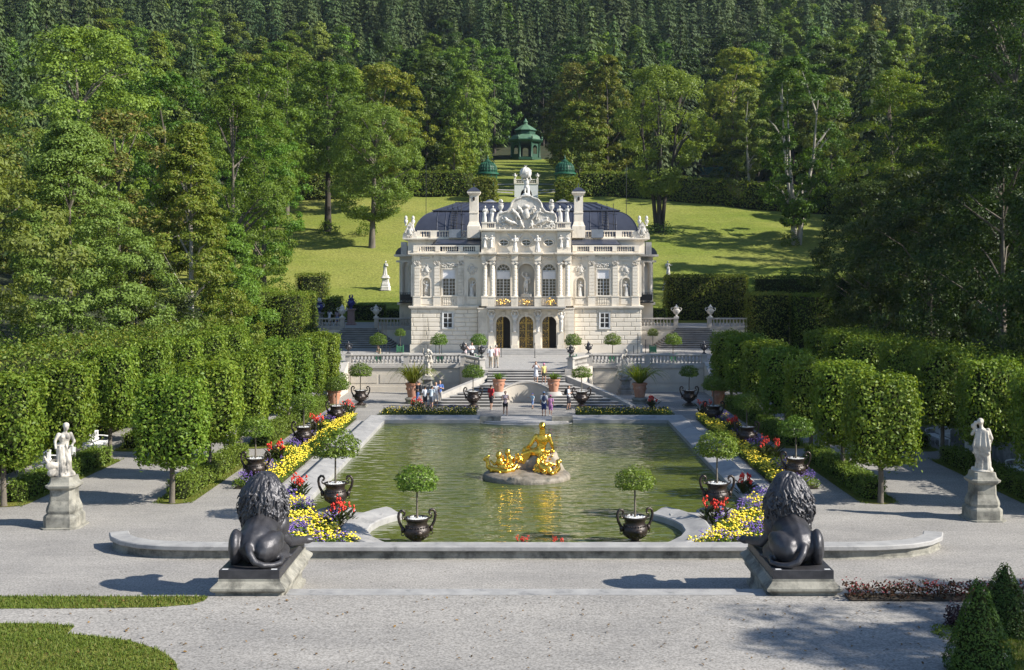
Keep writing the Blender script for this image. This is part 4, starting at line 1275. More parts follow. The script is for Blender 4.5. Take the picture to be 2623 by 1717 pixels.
for s in (-1, 1):   # reclining and flying figures round the central shield
    for (hx, hz, bx, bz, fx, fz) in ((1.25, 13.25, 0.95, 12.95, 0.55, 12.4), (1.9, 12.45, 1.5, 12.15, 0.9, 11.95), (0.5, 12.15, 0.42, 11.9, 0.25, 11.6), (0.75, 13.5, 0.55, 13.3, 0.35, 12.9)):
        mb.ell((s * hx, -0.85, hz), 0.13); mb.caps((s * bx, -0.8, bz), 0.17, (s * (hx * 0.9 + bx * 0.1), -0.82, hz - 0.14), 0.14)
        mb.caps((s * bx, -0.8, bz), 0.15, (s * fx, -0.8, fz), 0.08); mb.caps((s * (bx + 0.05), -0.82, bz), 0.12, (s * (fx + 0.35), -0.78, fz - 0.05), 0.06)
        mb.caps((s * hx * 0.95, -0.82, hz - 0.2), 0.06, (s * (hx + 0.35), -0.85, hz - 0.32), 0.045)
    for k in range(50):
        x = rg.uniform(0.2, 2.6); z = rg.uniform(11.55, 12.3 + 1.1 * (1 - x / 2.6))
        a = rg.uniform(0, PI); q = rg.uniform(0.08, 0.16)
        mb.caps((s * x - math.cos(a) * q, -0.68, z - math.sin(a) * q), 0.07, (s * x + math.cos(a) * q, -0.74, z + math.sin(a) * q), 0.03, 6)
P_('pediment_relief', MB(), ORNAM) if False else put('pediment_relief', withmat(blob(mb, 'pediment_relief', 0.045, 1, 0.3), ORNAM), pal)
# vases on the gable shoulders
for s in (-1, 1):
    mb = MB(); mb.lathe([(0.2, 0), (0.2, 0.1), (0.09, 0.18), (0.1, 0.26), (0.24, 0.45), (0.26, 0.65), (0.18, 0.72), (0.24, 0.78), (0.22, 0.84)], 12, (s * 2.35, -0.42, 13.0))
    for k in range(14):
        a = 2 * PI * k / 14; mb.ell((s * 2.35 + 0.16 * math.cos(a) * (k % 3) / 2, -0.42 + 0.16 * math.sin(a) * (k % 3) / 2, 13.95 + 0.06 * (k % 4)), 0.1, 6, 4)
    P_('flower_vase', mb, STAT, smooth=50)
# Atlas with the globe
mb = MB()
mb.ell((0, -0.4, 14.62), (0.42, 0.32, 0.2)); mb.caps((-0.12, -0.4, 15.3), 0.13, (-0.14, -0.5, 14.95), 0.1); mb.caps((-0.14, -0.5, 14.95), 0.1, (-0.1, -0.4, 14.65), 0.08)
mb.caps((0.12, -0.4, 15.3), 0.13, (0.16, -0.42, 14.95), 0.1); mb.caps((0.16, -0.42, 14.95), 0.1, (0.16, -0.35, 14.62), 0.08)
mb.ell((0, -0.4, 15.42), (0.21, 0.16, 0.2)); mb.ell((0.02, -0.42, 15.78), (0.25, 0.18, 0.28)); mb.ell((0.05, -0.52, 16.08), (0.11, 0.12, 0.14))
mb.caps((-0.22, -0.42, 15.92), 0.09, (-0.4, -0.5, 16.12), 0.075); mb.caps((-0.4, -0.5, 16.12), 0.07, (-0.3, -0.45, 16.35), 0.06)
mb.caps((0.24, -0.42, 15.92), 0.09, (0.44, -0.48, 16.08), 0.075); mb.caps((0.44, -0.48, 16.08), 0.07, (0.32, -0.42, 16.4), 0.06)
mb.caps((0.2, -0.3, 15.5), 0.1, (0.24, -0.25, 14.8), 0.12)
put('atlas_figure', withmat(blob(mb, 'atlas_figure', 0.045, 2, 0.5), STAT), pal)
mb = MB(); mb.ell((-0.05, -0.35, 16.68), 0.52, 24, 16)
for a in (0, 60, 120):
    mb.tube([(-0.05 + 0.535 * math.cos(R(t)) * math.cos(R(a)), -0.35 + 0.535 * math.cos(R(t)) * math.sin(R(a)), 16.68 + 0.535 * math.sin(R(t))) for t in range(0, 361, 20)], 0.03, 5)
mb.tube([(-0.05 + 0.54 * math.cos(R(t)), -0.35 + 0.54 * math.sin(R(t)), 16.68 + 0.25 * math.cos(R(t))) for t in range(0, 361, 20)], 0.035, 5)
for k in range(5): mb.caps((-0.05, -0.35, 17.2), 0.03, (-0.05 + 0.12 * math.cos(k), -0.35, 17.38 - 0.03 * (k % 2)), 0.015, 5)
P_('globe', mb, STAT, smooth=40)

# --- domed main roof
prof = []
N = 12
for i in range(N + 1):
    a = PI / 2 * i / N
    prof.append((2.3 * (1 - math.cos(a)), 10.9 + 2.75 * math.sin(a)))
rf = rect(-11.2, 11.2, 7.2, 29)
mb = MB(); mb.frust(rf, prof); ro = P_('roof', mb, ROOF, smooth=20)
mb = MB()
def seam(mb, pts): mb.tube(pts, 0.035, 4)
for k in range(22):
    x = -8.9 + k * 0.85
    seam(mb, [(x * (1 + 0 * p[0]), 7.2 + p[0] - 0.02, p[1]) for p in prof])
for s in (-1, 1):
    for k in range(24):
        y = 9.8 + k * 0.8; seam(mb, [(s * (11.2 - p[0] + 0.02), y, p[1]) for p in prof])
    seam(mb, [(s * (11.2 - p[0] + 0.02), 7.2 + p[0] - 0.02, p[1]) for p in prof])
mb.build('roof_seams', ROOF, ro)
mb = MB(); mb.frust(rect(-9.5, 9.5, 8.9, 27.3), [(0.15, 13.6), (0.0, 13.66), (0.0, 13.76), (0.25, 13.8), (2.2, 14.6)]); ct = mb.build('roof_cap', ROOF, ro)
mb = MB()
for k in range(20):
    x = -8.6 + k * 0.9; mb.tube([(x, 9.1, 13.84), (x * 0.8, 11.1, 14.62)], 0.03, 4)
mb.box(-7.3, 7.3, 11.0, 11.15, 14.58, 14.68)
mb.build('cap_seams', ROOF, ro)
for s in (-1, 1):
    # ladders
    mb = MB(); x0 = s * 7.2 if s < 0 else 7.9
    for q in (-0.28, 0.28): mb.tube([(x0 + q, 7.2 + p[0] - 0.15, p[1] + 0.08) for p in prof] + [(x0 + q, 9.0, 14.1), (x0 + q, 9.6, 14.4)], 0.035, 5)
    for k in range(10):
        p = prof[min(12, k + 1)]; mb.tube([(x0 - 0.28, 7.2 + p[0] - 0.15, p[1] + 0.08), (x0 + 0.28, 7.2 + p[0] - 0.15, p[1] + 0.08)], 0.025, 4)
    for k in range(3): mb.tube([(x0 + 0.28 - 0.9 * s * 0, 6.9, 11.3 + k), (x0 + 1.1, 6.9, 11.2 + k)], 0.03, 4)
    mb.tube([(x0 + 0.75, 6.95, 10.9), (x0 + 0.75, 6.95, 14.3)], 0.03, 4)
    P_('roof_ladder', mb, IRON)
    # chimneys
    x = s * 5.05
    mb = MB(); mb.frust(rect(x - 0.62, x + 0.62, 3.4, 4.6), [(0, 10.78), (0, 11.9), (0.06, 12.0), (0.18, 12.35)])
    mb.box(x - 0.42, x + 0.42, 3.6, 4.4, 12.3, 14.3); mb.box(x - 0.46, x + 0.46, 3.55, 4.45, 13.15, 13.25)
    mb.frust(rect(x - 0.42, x + 0.42, 3.6, 4.4), [(0, 14.3), (0, 14.85), (-0.1, 14.95), (-0.22, 15.1), (-0.22, 15.25)])
    ch = P_('chimney', mb, WHITE)
    mb = MB(); mb.frust(rect(x - 0.64, x + 0.64, 3.36, 4.64), [(0, 15.252), (0.05, 15.34), (0.35, 15.6), (0.6, 15.7)]); mb.tube([(x, 4, 15.6), (x, 4, 16.1)], 0.03, 5); mb.ell((x, 4, 15.85), 0.07, 6, 4); mb.build('chimney_hood', ROOF, ch)
    mb = MB(); mb.ell((x, 3.57, 14.55), (0.12, 0.04, 0.2), 10, 6); mb.build('vent_hole', DARK, ch)
    # second chimneys further back
    mb = MB(); xb = s * 3.95
    mb.box(xb - 0.6, xb + 0.6, 17, 19, 14.0, 15.0); mb.box(xb - 0.7, xb + 0.7, 16.9, 19.1, 15.0, 15.1); P_('rear_chimney', mb, WHITE)
    mb = MB(); mb.lathe([(0.6, 15.102), (0.5, 15.22), (0.3, 15.34), (0.05, 15.4)], 12, (xb, 18, 0)); P_('rear_chimney_hood', mb, ROOFP, smooth=50)
    mb = MB(); mb.tube([(s * 10.3, 11, 13.0), (s * 10.3, 11, 18.6)], 0.03, 5); P_('lightning_rod', mb, IRON)
# ------------------------------------------------------------------ foliage
def leaf_arrays(rng, C, N, S, asp=0.55, bend=0.15, T=None):
    n = len(C)
    t = rng.normal(size=(n, 3)) if T is None else T.copy()
    t -= (t * N).sum(1)[:, None] * N
    t /= np.linalg.norm(t, axis=1)[:, None] + 1e-9
    b = np.cross(N, t)
    S = np.asarray(S).reshape(-1, 1) * np.ones((n, 1))
    v = np.empty((n, 4, 3))
    v[:, 0] = C - t * S * 0.5
    v[:, 1] = C + b * S * 0.5 * asp + N * S * bend
    v[:, 2] = C + t * S * 0.5
    v[:, 3] = C - b * S * 0.5 * asp + N * S * bend
    return v.reshape(-1, 3)

def unit(a): return a / (np.linalg.norm(a, axis=1)[:, None] + 1e-9)

def np_mesh(name, quads, mats, extra=None):
    """quads: (4n,3) vertices of separate leaves, extra: an MB with material index 1"""
    me = bpy.data.meshes.new(name)
    nq = len(quads) // 4
    ev = np.array(extra.v, dtype=np.float64).reshape(-1, 3) if extra else np.zeros((0, 3))
    nv = len(quads) + len(ev)
    me.vertices.add(nv)
    me.vertices.foreach_set('co', np.concatenate([quads, ev]).astype(np.float32).ravel())
    lt = [4] * nq; ls = list(range(0, 4 * nq, 4)); li = np.arange(4 * nq)
    if extra:
        st = 4 * nq; el = []
        for f in extra.f:
            ls.append(st); lt.append(len(f)); st += len(f); el += [i + len(quads) for i in f]
        li = np.concatenate([li, np.array(el, dtype=np.int64)])
    me.loops.add(len(li)); me.loops.foreach_set('vertex_index', li.astype(np.int32))
    me.polygons.add(len(ls))
    me.polygons.foreach_set('loop_start', np.array(ls, dtype=np.int32))
    me.polygons.foreach_set('loop_total', np.array(lt, dtype=np.int32))
    for m in (mats if isinstance(mats, (list, tuple)) else [mats]): me.materials.append(m)
    if extra: me.polygons.foreach_set('material_index', np.array([0] * nq + [1] * len(extra.f), dtype=np.int32))
    me.update(calc_edges=True)
    return me

G_MID = leafmat('mid_green_leaves', (0.064, 0.122, 0.012), (0.138, 0.222, 0.028), 0.34)
G_BRIGHT = leafmat('bright_green_leaves', (0.105, 0.165, 0.024), (0.190, 0.265, 0.042), 0.35)
G_YEL = leafmat('yellow_green_leaves', (0.105, 0.155, 0.016), (0.185, 0.235, 0.030), 0.35, dry=(0.26, 0.24, 0.045))
G_PALE = leafmat('pale_grey_green_leaves', (0.112, 0.168, 0.026), (0.210, 0.280, 0.060), 0.34)
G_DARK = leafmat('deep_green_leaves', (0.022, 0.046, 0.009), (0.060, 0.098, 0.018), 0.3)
G_DRY = leafmat('browning_leaves', (0.085, 0.120, 0.020), (0.16, 0.185, 0.038), 0.3, dry=(0.26, 0.19, 0.055))
G_CON = leafmat('conifer_needles', (0.046, 0.076, 0.024), (0.080, 0.116, 0.036), 0.15, rough=0.7, hue=0.018, val=0.38)
G_LIME = leafmat('clipped_linden_leaves', (0.085, 0.150, 0.013), (0.180, 0.262, 0.030), 0.30, hue=0.012, val=0.12, dry=(0.27, 0.32, 0.05))
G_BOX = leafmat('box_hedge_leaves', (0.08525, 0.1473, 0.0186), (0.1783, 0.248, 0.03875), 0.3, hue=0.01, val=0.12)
G_BAY = leafmat('bay_leaves', (0.075, 0.140, 0.018), (0.165, 0.245, 0.036), 0.28, rough=0.42, spec=0.3, hue=0.015, val=0.15)
G_YEW = leafmat('yew_needles', (0.03, 0.0675, 0.012), (0.09, 0.15, 0.021), 0.2, hue=0.01)
G_HORN = leafmat('hornbeam_hedge_leaves', (0.096, 0.152, 0.0192), (0.192, 0.248, 0.0384), 0.35, hue=0.012, val=0.15, dry=(0.288, 0.256, 0.048))
PAL = {'mid': G_MID, 'bright': G_BRIGHT, 'yellow': G_YEL, 'pale': G_PALE, 'dark': G_DARK, 'dry': G_DRY}

def crown(seed, H, Rr, base, shape, n_cl, per, leaf, clr=(0.16, 0.28), flat=0.75, gap=0.0):
    """leaf quads of a crown made of many overlapping leaf clumps; returns quads and clump centres"""
    rng = np.random.default_rng(seed)
    z0 = H * base; L = H - z0
    cs, rs = [], []
    lob = rng.uniform(0, 2 * PI, 4)
    while len(cs) < n_cl:
        t = rng.random(); a = rng.uniform(0, 2 * PI)
        if shape == 'round': pr = math.sqrt(max(0, 1 - (2 * (t ** 0.85) - 1) ** 2)) ** 0.8
        elif shape == 'cone': pr = min(1, t * 5 + 0.35) * (1 - t) ** 0.62
        elif shape == 'column': pr = min(1.0, 0.35 + t * 3) * min(1.0, (1 - t) * 3.2) ** 0.6
        elif shape == 'vase': pr = (0.25 + 0.75 * min(1, t * 1.7)) * math.sqrt(max(0, 1 - max(0, (t - 0.6) / 0.4) ** 2))
        else: pr = 1
        pr *= 1 + 0.22 * math.sin(a + lob[0] + 3 * t) + 0.15 * math.sin(2 * a + lob[1] - 5 * t) + 0.1 * math.sin(3 * a + lob[2] + 9 * t)
        q = math.sqrt(rng.uniform(0.12, 1.0))
        c = np.array([Rr * pr * q * math.cos(a), Rr * pr * q * math.sin(a), z0 + L * t])
        cr = Rr * rng.uniform(*clr)
        c[2] = min(c[2], H - cr * 0.6)
        if gap and math.sin(c[0] * 1.9 / Rr * 2 + lob[3]) * math.sin(c[2] / Rr * 3.1 + lob[1]) > 1 - gap: 
            if rng.random() < 0.8: continue
        cs.append(c); rs.append(cr)
    cs = np.array(cs); rs = np.array(rs)
    idx = np.repeat(np.arange(n_cl), per)
    n = len(idx)
    d = unit(rng.normal(size=(n, 3)))
    axis = np.array([0, 0, z0 + L * 0.4])
    outw = unit(cs[idx] - axis)
    flip = (d * outw).sum(1) < -0.25
    d[flip] *= -1
    rad = rs[idx] * (0.55 + 0.5 * rng.random(n) ** 0.6)
    C = cs[idx] + d * rad[:, None] * np.array([1, 1, flat])
    C += rng.normal(size=(n, 3)) * leaf * 0.35
    N = unit(d * 0.95 + outw * 0.25 + np.array([0, 0, 0.3]) + rng.normal(size=(n, 3)) * 0.42)
    S = leaf * rng.uniform(0.65, 1.3, n)
    return leaf_arrays(rng, C, N, S), cs

def trunk_mb(seed, H, base, cs, r, forks=1, lean=0.0, nl=12):
    rg = random.Random(seed)
    mb = MB()
    top = Vector((lean * H * 0.5, 0, H * 0.75))
    ends = []
    if forks == 1:
        pts = [Vector((0, 0, -0.6)), Vector((0, 0, 0.0)), Vector((lean * 1.2, 0, H * 0.12)), Vector((lean * H * 0.25, 0.1, H * 0.35)), top]
        mb.tube(pts, [r * 1.6, r * 1.3, r, r * 0.75, r * 0.2], 8)
        ends = [pts]
    else:
        for k in range(forks):
            a = 2 * PI * k / forks + rg.uniform(-0.3, 0.3)
            o = Vector((math.cos(a), math.sin(a) * 0.6, 0))
            pts = [o * r * 0.7 + Vector((0, 0, -0.6)), o * r * 0.8, o * (r * 1.2 + 0.3) + Vector((0, 0, H * 0.2)), o * (r + H * 0.07) + Vector((0, 0, H * 0.45)), o * (H * 0.12) + Vector((0, 0, H * 0.8))]
            mb.tube(pts, [r * 0.9, r * 0.75, r * 0.6, r * 0.4, r * 0.1], 7)
            ends.append(pts)
    for k in range(min(nl, len(cs))):
        c = Vector(cs[rg.randrange(len(cs))])
        pts = min(ends, key=lambda p: (p[3] - c).length)
        zz = min(max(H * base * 0.8, c.z - (c.xy.length) * 0.8), H * 0.7)
        # start on the trunk axis at height zz
        s_ = pts[-1]
        for a, b in zip(pts[:-1], pts[1:]):
            if a.z <= zz <= b.z and b.z > a.z: s_ = a.lerp(b, (zz - a.z) / (b.z - a.z)); break
        mid = s_.lerp(c, 0.5) + Vector((0, 0, 0.06 * H * rg.uniform(-0.3, 1)))
        mb.tube([s_, mid, c], [r * 0.35, r * 0.22, r * 0.06], 5)
    return mb

def tree(name, label, x, y, H, Rr, base, shape, pal, seed, n_cl=70, per=150, leaf=0.45, bark=None, group=None, forks=1, lean=0.0, tr=None, z=None, gap=0.0, nl=12, flat=0.75, clr=(0.16, 0.28)):
    q, cs = crown(seed, H, Rr, base, shape, n_cl, per, leaf, clr, flat, gap)
    zz = ground_h(x, y) if z is None else z
    o = thing(name, label, 'tree', (x, y, zz), 0, group)
    put('crown', np_mesh('crown', q, PAL[pal] if isinstance(pal, str) else pal), o)
    trunk_mb(seed, H, base, cs, tr or H * 0.014, forks, lean, nl).build('trunk', bark or BARK, o, smooth=60)
    return o

# ---- the trees that stand out, left of the palace
tree('linden_tree', 'huge pale grey-green tree bulging over the clipped trees at far left', -30.5, 76, 19.5, 6.9, 0.06, 'cone', 'pale', 101, 429, 178, 0.20, flat=0.42, clr=(0.08, 0.17))
tree('linden_tree', 'pale big-leaved tree cut by the left picture edge, above the grey-green giant', -34.0, 66, 17.5, 6.0, 0.3, 'round', 'pale', 102, 182, 126, 0.26, flat=0.45, clr=(0.1, 0.2))
tree('beech_tree', 'tall pointed yellow-green beech with pale inner branches, left of the meadow', -28.0, 95, 22.5, 5.6, 0.06, 'cone', 'yellow', 103, 364, 168, 0.23, bark=PBARK, nl=26, flat=0.42, clr=(0.09, 0.19))
tree('maple_tree', 'tree with rusty browning top behind the grey-green giant', -38.0, 106, 23.0, 5.0, 0.2, 'round', 'dry', 104, 166, 107, 0.34, flat=0.62, clr=(0.12, 0.22))
tree('maple_tree', 'bright green layered maple standing highest above the left trees', -52.0, 132, 30.5, 9.0, 0.18, 'round', 'bright', 105, 228, 107, 0.40, flat=0.5, gap=0.5, nl=20, clr=(0.10, 0.21))
tree('maple_tree', 'tall deep green maple between the yellow beech and the meadow', -33.0, 128, 27.0, 5.8, 0.1, 'column', 'mid', 106, 291, 149, 0.26, gap=0.35, nl=18, flat=0.62, clr=(0.12, 0.22))
tree('maple_tree', 'brown-tinged maple at the left edge of the sunlit meadow', -33.0, 143, 24.0, 4.8, 0.1, 'column', 'mid', 107, 249, 142, 0.26, gap=0.4, nl=18, flat=0.62, clr=(0.12, 0.22))
tree('maple_tree', 'vivid green maple with leaning trunk on the meadow left of the palace', -22.9, 168.8, 21.5, 6.4, 0.22, 'round', 'bright', 108, 249, 163, 0.27, bark=BARK, lean=0.05, tr=0.42, nl=22, flat=0.62, clr=(0.12, 0.22))
tree('ash_tree', 'tree on a bare dark trunk at the meadow rim, left of the vivid maple', -31.2, 179, 26.5, 6.8, 0.36, 'round', 'mid', 109, 208, 99, 0.39, bark=DBARK, tr=0.5, flat=0.62, clr=(0.12, 0.22))
tree('ash_tree', 'yellowish tree crowding behind the vivid green maple', -24.0, 190, 25.0, 6.0, 0.3, 'round', 'yellow', 110, 187, 99, 0.40, flat=0.62, clr=(0.12, 0.22))
tree('beech_tree', 'dark bushy beech filling the gap low behind the left clipped trees', -29.5, 86, 11.0, 4.6, 0.05, 'round', 'dark', 111, 166, 142, 0.22, flat=0.62, clr=(0.12, 0.22))
tree('beech_tree', 'glossy green beech spilling over the hedge corner left of the stairs', -27.0, 104, 14.0, 4.2, 0.04, 'cone', 'mid', 112, 228, 156, 0.21, z=0.0, flat=0.62, clr=(0.12, 0.22))
tree('ash_tree', 'dull green tree at the left picture edge under the hill firs', -55.0, 112, 24.0, 6.5, 0.2, 'round', 'dry', 113, 187, 99, 0.36, flat=0.62, clr=(0.12, 0.22))
tree('ash_tree', 'olive tree behind the rusty-topped tree on the left slope', -47.0, 148, 27.0, 7.0, 0.2, 'round', 'mid', 114, 187, 99, 0.40, flat=0.62, clr=(0.12, 0.22))
tree('ash_tree', 'rounded olive crown high on the left slope beside the layered maple', -38.0, 160, 28.0, 6.5, 0.2, 'round', 'mid', 115, 187, 99, 0.40, flat=0.62, clr=(0.12, 0.22))
tree('beech_tree', 'yellow-green beech rising left of the bare dark trunk', -40.0, 190, 27.0, 6.0, 0.2, 'round', 'yellow', 116, 187, 99, 0.40, flat=0.62, clr=(0.12, 0.22))
# ---- centre, behind the roof
tree('maple_tree', 'fresh green tree standing tallest left of the music pavilion', -11.2, 216, 22.5, 4.6, 0.12, 'round', 'bright', 121, 208, 92, 0.40, flat=0.8, clr=(0.10, 0.21))
tree('hornbeam_tree', 'small round yellow-green tree left of the left trellis pavilion', -13.2, 208, 12.0, 3.3, 0.06, 'round', 'yellow', 122, 145, 77, 0.36, flat=0.62, clr=(0.12, 0.22))
tree('linden_tree', 'broad linden with brownish right flank behind the right trellis pavilion', 10.8, 228, 24.5, 6.6, 0.1, 'round', 'dry', 123, 228, 92, 0.45, flat=0.62, clr=(0.12, 0.22))
tree('linden_tree', 'golden-green tree right of the music pavilion', 10.0, 214, 16.6, 5.2, 0.06, 'round', 'yellow', 124, 208, 92, 0.40, flat=0.62, clr=(0.12, 0.22))
tree('ash_tree', 'lone airy ash on several bare stems on the meadow right of the palace', 20.8, 178, 25.8, 8.2, 0.26, 'vase', 'bright', 125, 156, 126, 0.37, bark=DBARK, forks=4, tr=0.5, gap=0.4, nl=26, clr=(0.10, 0.2))
tree('maple_tree', 'slim column-shaped maple with pale split trunk on the right meadow', 40.5, 170.7, 28.0, 6.0, 0.13, 'column', 'mid', 126, 156, 147, 0.39, bark=PBARK, forks=3, tr=0.55, gap=0.2, nl=20, clr=(0.12, 0.22))
tree('birch_tree', 'pale silvery birch leaning beside the column-shaped maple', 38.6, 196, 20.5, 3.4, 0.3, 'round', 'pale', 127, 124, 92, 0.33, bark=PBARK, lean=-0.08, flat=0.62, clr=(0.12, 0.22))
tree('beech_tree', 'sunlit olive beech on the wood edge between airy ash and column-shaped maple', 41.0, 226, 27.0, 6.3, 0.1, 'round', 'yellow', 128, 208, 92, 0.45, flat=0.62, clr=(0.12, 0.22))
tree('birch_tree', 'greyish willow-leaved tree right of the column-shaped maple', 52.5, 196, 22.0, 4.5, 0.2, 'round', 'pale', 129, 166, 85, 0.36, flat=0.62, clr=(0.12, 0.22))
tree('alder_tree', 'low dark bushy tree under the silvery birch', 37.0, 200, 9.0, 4.0, 0.02, 'round', 'dark', 130, 124, 77, 0.33, flat=0.62, clr=(0.12, 0.22))
# ---- right side, shaded wall of trees
tree('linden_tree', 'olive-lit linden at the right edge of the meadow', 45.0, 140, 28.0, 6.2, 0.05, 'column', 'yellow', 141, 291, 135, 0.26, gap=0.3, flat=0.62, clr=(0.12, 0.22))
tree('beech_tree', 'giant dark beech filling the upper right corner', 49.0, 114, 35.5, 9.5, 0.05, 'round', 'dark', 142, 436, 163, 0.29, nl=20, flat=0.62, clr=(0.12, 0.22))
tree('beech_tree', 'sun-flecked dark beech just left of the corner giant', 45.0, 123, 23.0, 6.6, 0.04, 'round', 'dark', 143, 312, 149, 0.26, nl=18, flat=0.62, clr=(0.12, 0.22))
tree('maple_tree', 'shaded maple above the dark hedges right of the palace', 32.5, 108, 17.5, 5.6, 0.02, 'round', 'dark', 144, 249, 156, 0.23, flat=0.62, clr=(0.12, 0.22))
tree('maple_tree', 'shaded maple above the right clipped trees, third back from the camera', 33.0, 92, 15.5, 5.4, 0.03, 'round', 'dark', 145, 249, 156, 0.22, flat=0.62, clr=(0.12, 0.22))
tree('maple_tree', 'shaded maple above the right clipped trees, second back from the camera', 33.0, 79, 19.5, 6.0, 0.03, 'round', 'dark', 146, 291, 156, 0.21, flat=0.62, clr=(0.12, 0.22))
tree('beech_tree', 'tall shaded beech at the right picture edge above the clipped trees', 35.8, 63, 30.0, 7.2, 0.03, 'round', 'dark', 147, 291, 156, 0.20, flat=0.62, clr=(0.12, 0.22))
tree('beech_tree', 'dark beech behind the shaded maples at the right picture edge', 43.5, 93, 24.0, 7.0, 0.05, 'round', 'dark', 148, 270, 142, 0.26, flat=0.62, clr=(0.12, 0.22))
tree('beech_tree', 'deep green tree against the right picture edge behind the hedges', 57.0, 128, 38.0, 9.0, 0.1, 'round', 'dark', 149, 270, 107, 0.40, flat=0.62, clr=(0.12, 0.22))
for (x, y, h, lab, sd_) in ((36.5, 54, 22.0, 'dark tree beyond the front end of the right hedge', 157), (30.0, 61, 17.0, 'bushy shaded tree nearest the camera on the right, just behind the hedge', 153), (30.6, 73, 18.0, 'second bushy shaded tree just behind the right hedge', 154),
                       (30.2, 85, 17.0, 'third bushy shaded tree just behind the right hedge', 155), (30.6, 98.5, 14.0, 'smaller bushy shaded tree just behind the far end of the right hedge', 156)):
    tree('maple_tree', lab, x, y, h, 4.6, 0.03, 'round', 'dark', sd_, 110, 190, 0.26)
# two trees beside the viewpoint, their shade falls across the front gravel
tree('linden_tree', 'linden beside the front gravel walk outside the right picture edge', 31.0, 21.0, 17.0, 4.6, 0.2, 'round', 'mid', 151, 124, 64, 0.33, z=0.65, gap=0.5, flat=0.62, clr=(0.12, 0.22))
tree('linden_tree', 'second linden farther out beside the front gravel walk', 40.0, 24.5, 21.0, 4.6, 0.3, 'round', 'mid', 152, 124, 56, 0.33, z=0.65, gap=0.5, flat=0.62, clr=(0.12, 0.22))

# ---- conifers
def conifer_quads(seed, H, Rr, whorls, nb, sp, asp=0.5, base=0.04):
    rng = np.random.default_rng(seed)
    C, N, S, T = [], [], [], []
    for w in range(whorls):
        t = max(0.0, (w + rng.uniform(-0.35, 0.35)) / whorls)
        z = H * (base + (1 - base) * t)
        r = Rr * (1 - t) ** 0.62 * rng.uniform(0.72, 1.12) + 0.15
        a0 = rng.uniform(0, 2 * PI)
        nw = max(5, int(nb * (0.55 + 0.75 * r / Rr)))
        for b in range(nw):
            a = a0 + 2 * PI * b / nw + rng.uniform(-0.3, 0.3)
            rr = r * rng.uniform(0.72, 1.15)
            dr = rng.uniform(0.10, 0.34) + 0.22 * (1 - t)
            L = rr / sp * 1.45
            for k in range(sp):
                d = rr * (k + 0.55) / sp
                sl = dr * (0.5 + 0.9 * d / Rr)
                C.append((d * math.cos(a) + rng.normal() * 0.1, d * math.sin(a) + rng.normal() * 0.1, z + 0.25 * r - dr * d - 0.10 * d * d / Rr + rng.normal() * 0.12))
                T.append((math.cos(a) + rng.normal() * 0.3, math.sin(a) + rng.normal() * 0.3, -sl - 0.35))
                ow = rng.uniform(0.5, 1.25); N.append((ow * math.cos(a) + rng.normal() * 0.25, ow * math.sin(a) + rng.normal() * 0.25, 0.62))
                S.append(max(L, 0.6) * (0.8 + 0.35 * k / sp) * rng.uniform(0.85, 1.3))
    C = np.array(C); N = unit(np.array(N))
    return leaf_arrays(rng, C, N, np.array(S), asp, -0.07, np.array(T))

CONM = []
for k, (h, r_) in enumerate(((30, 5.4), (33, 5.0), (27, 5.4), (31, 4.8))):
    mb = MB(); mb.tube([(0, 0, -1), (0, 0, h * 0.5), (0, 0, h * 0.98)], [0.32, 0.2, 0.04], 6)
    CONM.append(np_mesh('fir', conifer_quads(200 + k, h, r_, 36, 15, 5), [G_CON, DBARK], mb))
# four tall firs that can be told apart
for (lab, x, y, s_, k) in (('towering dark fir behind the airy ash', 32.8, 242, 1.22, 0), ('slim fir with thin top left of the towering fir', 25.6, 252, 1.12, 1),
                           ('dark fir rising left above the yellowish trees at centre left', -32.0, 232, 1.0, 2), ('broad dark fir on the ridge edge at upper left', -72.0, 176, 1.05, 0)):
    o = thing('fir_tree', lab, 'tree', (x, y, ground_h(x, y)), k * 1.3)
    q = conifer_quads(260 + k, 30 * s_, 5.4 * s_, 40, 12, 6)
    put('crown', np_mesh('crown', q, G_CON), o)
    mb = MB(); mb.tube([(0, 0, -1), (0, 0, 15 * s_), (0, 0, 29.6 * s_)], [0.45, 0.28, 0.05], 6); mb.build('trunk', DBARK, o, smooth=60)

# ---- woods on the slope: every near tree is an object (crown and stem in one mesh, only a few pixels show)
BROAD = []
for k, (h, r_, sh) in enumerate(((23, 5.4, 'round'), (26, 5.0, 'column'), (21, 5.8, 'round'), (25, 4.6, 'cone'), (19, 5.0, 'round'))):
    q, cs = crown(300 + k, h, r_, 0.12, sh, 110, 110, 0.48, (0.13, 0.24), 0.65)
    BROAD.append(np_mesh('woodland_tree', q, [G_MID, DBARK], trunk_mb(300 + k, h, 0.12, cs, 0.3, 1, 0, 6)))
rw_ = random.Random(99)
PN = [('dark', 'deep green'), ('mid', 'mid green'), ('yellow', 'yellow-green'), ('bright', 'fresh green'), ('dry', 'brownish green'), ('pale', 'greyish green')]
WTS = [0.30, 0.36, 0.16, 0.08, 0.06, 0.04]
nb_, nc_ = 0, 0
def in_front_gap(x, y):
    return abs(x) < 12.5 and y < 304
rows = []
y = 212.0
while y < 345:
    sp = 8.8 if y < 320 else 7.6
    x = -(0.46 * y + 12) + rw_.uniform(0, sp)
    while x < 0.46 * y + 12:
        rows.append((x + rw_.uniform(-3, 3), y + rw_.uniform(-5, 5)))
        x += sp
    y += 10.5 if y < 320 else 9.0
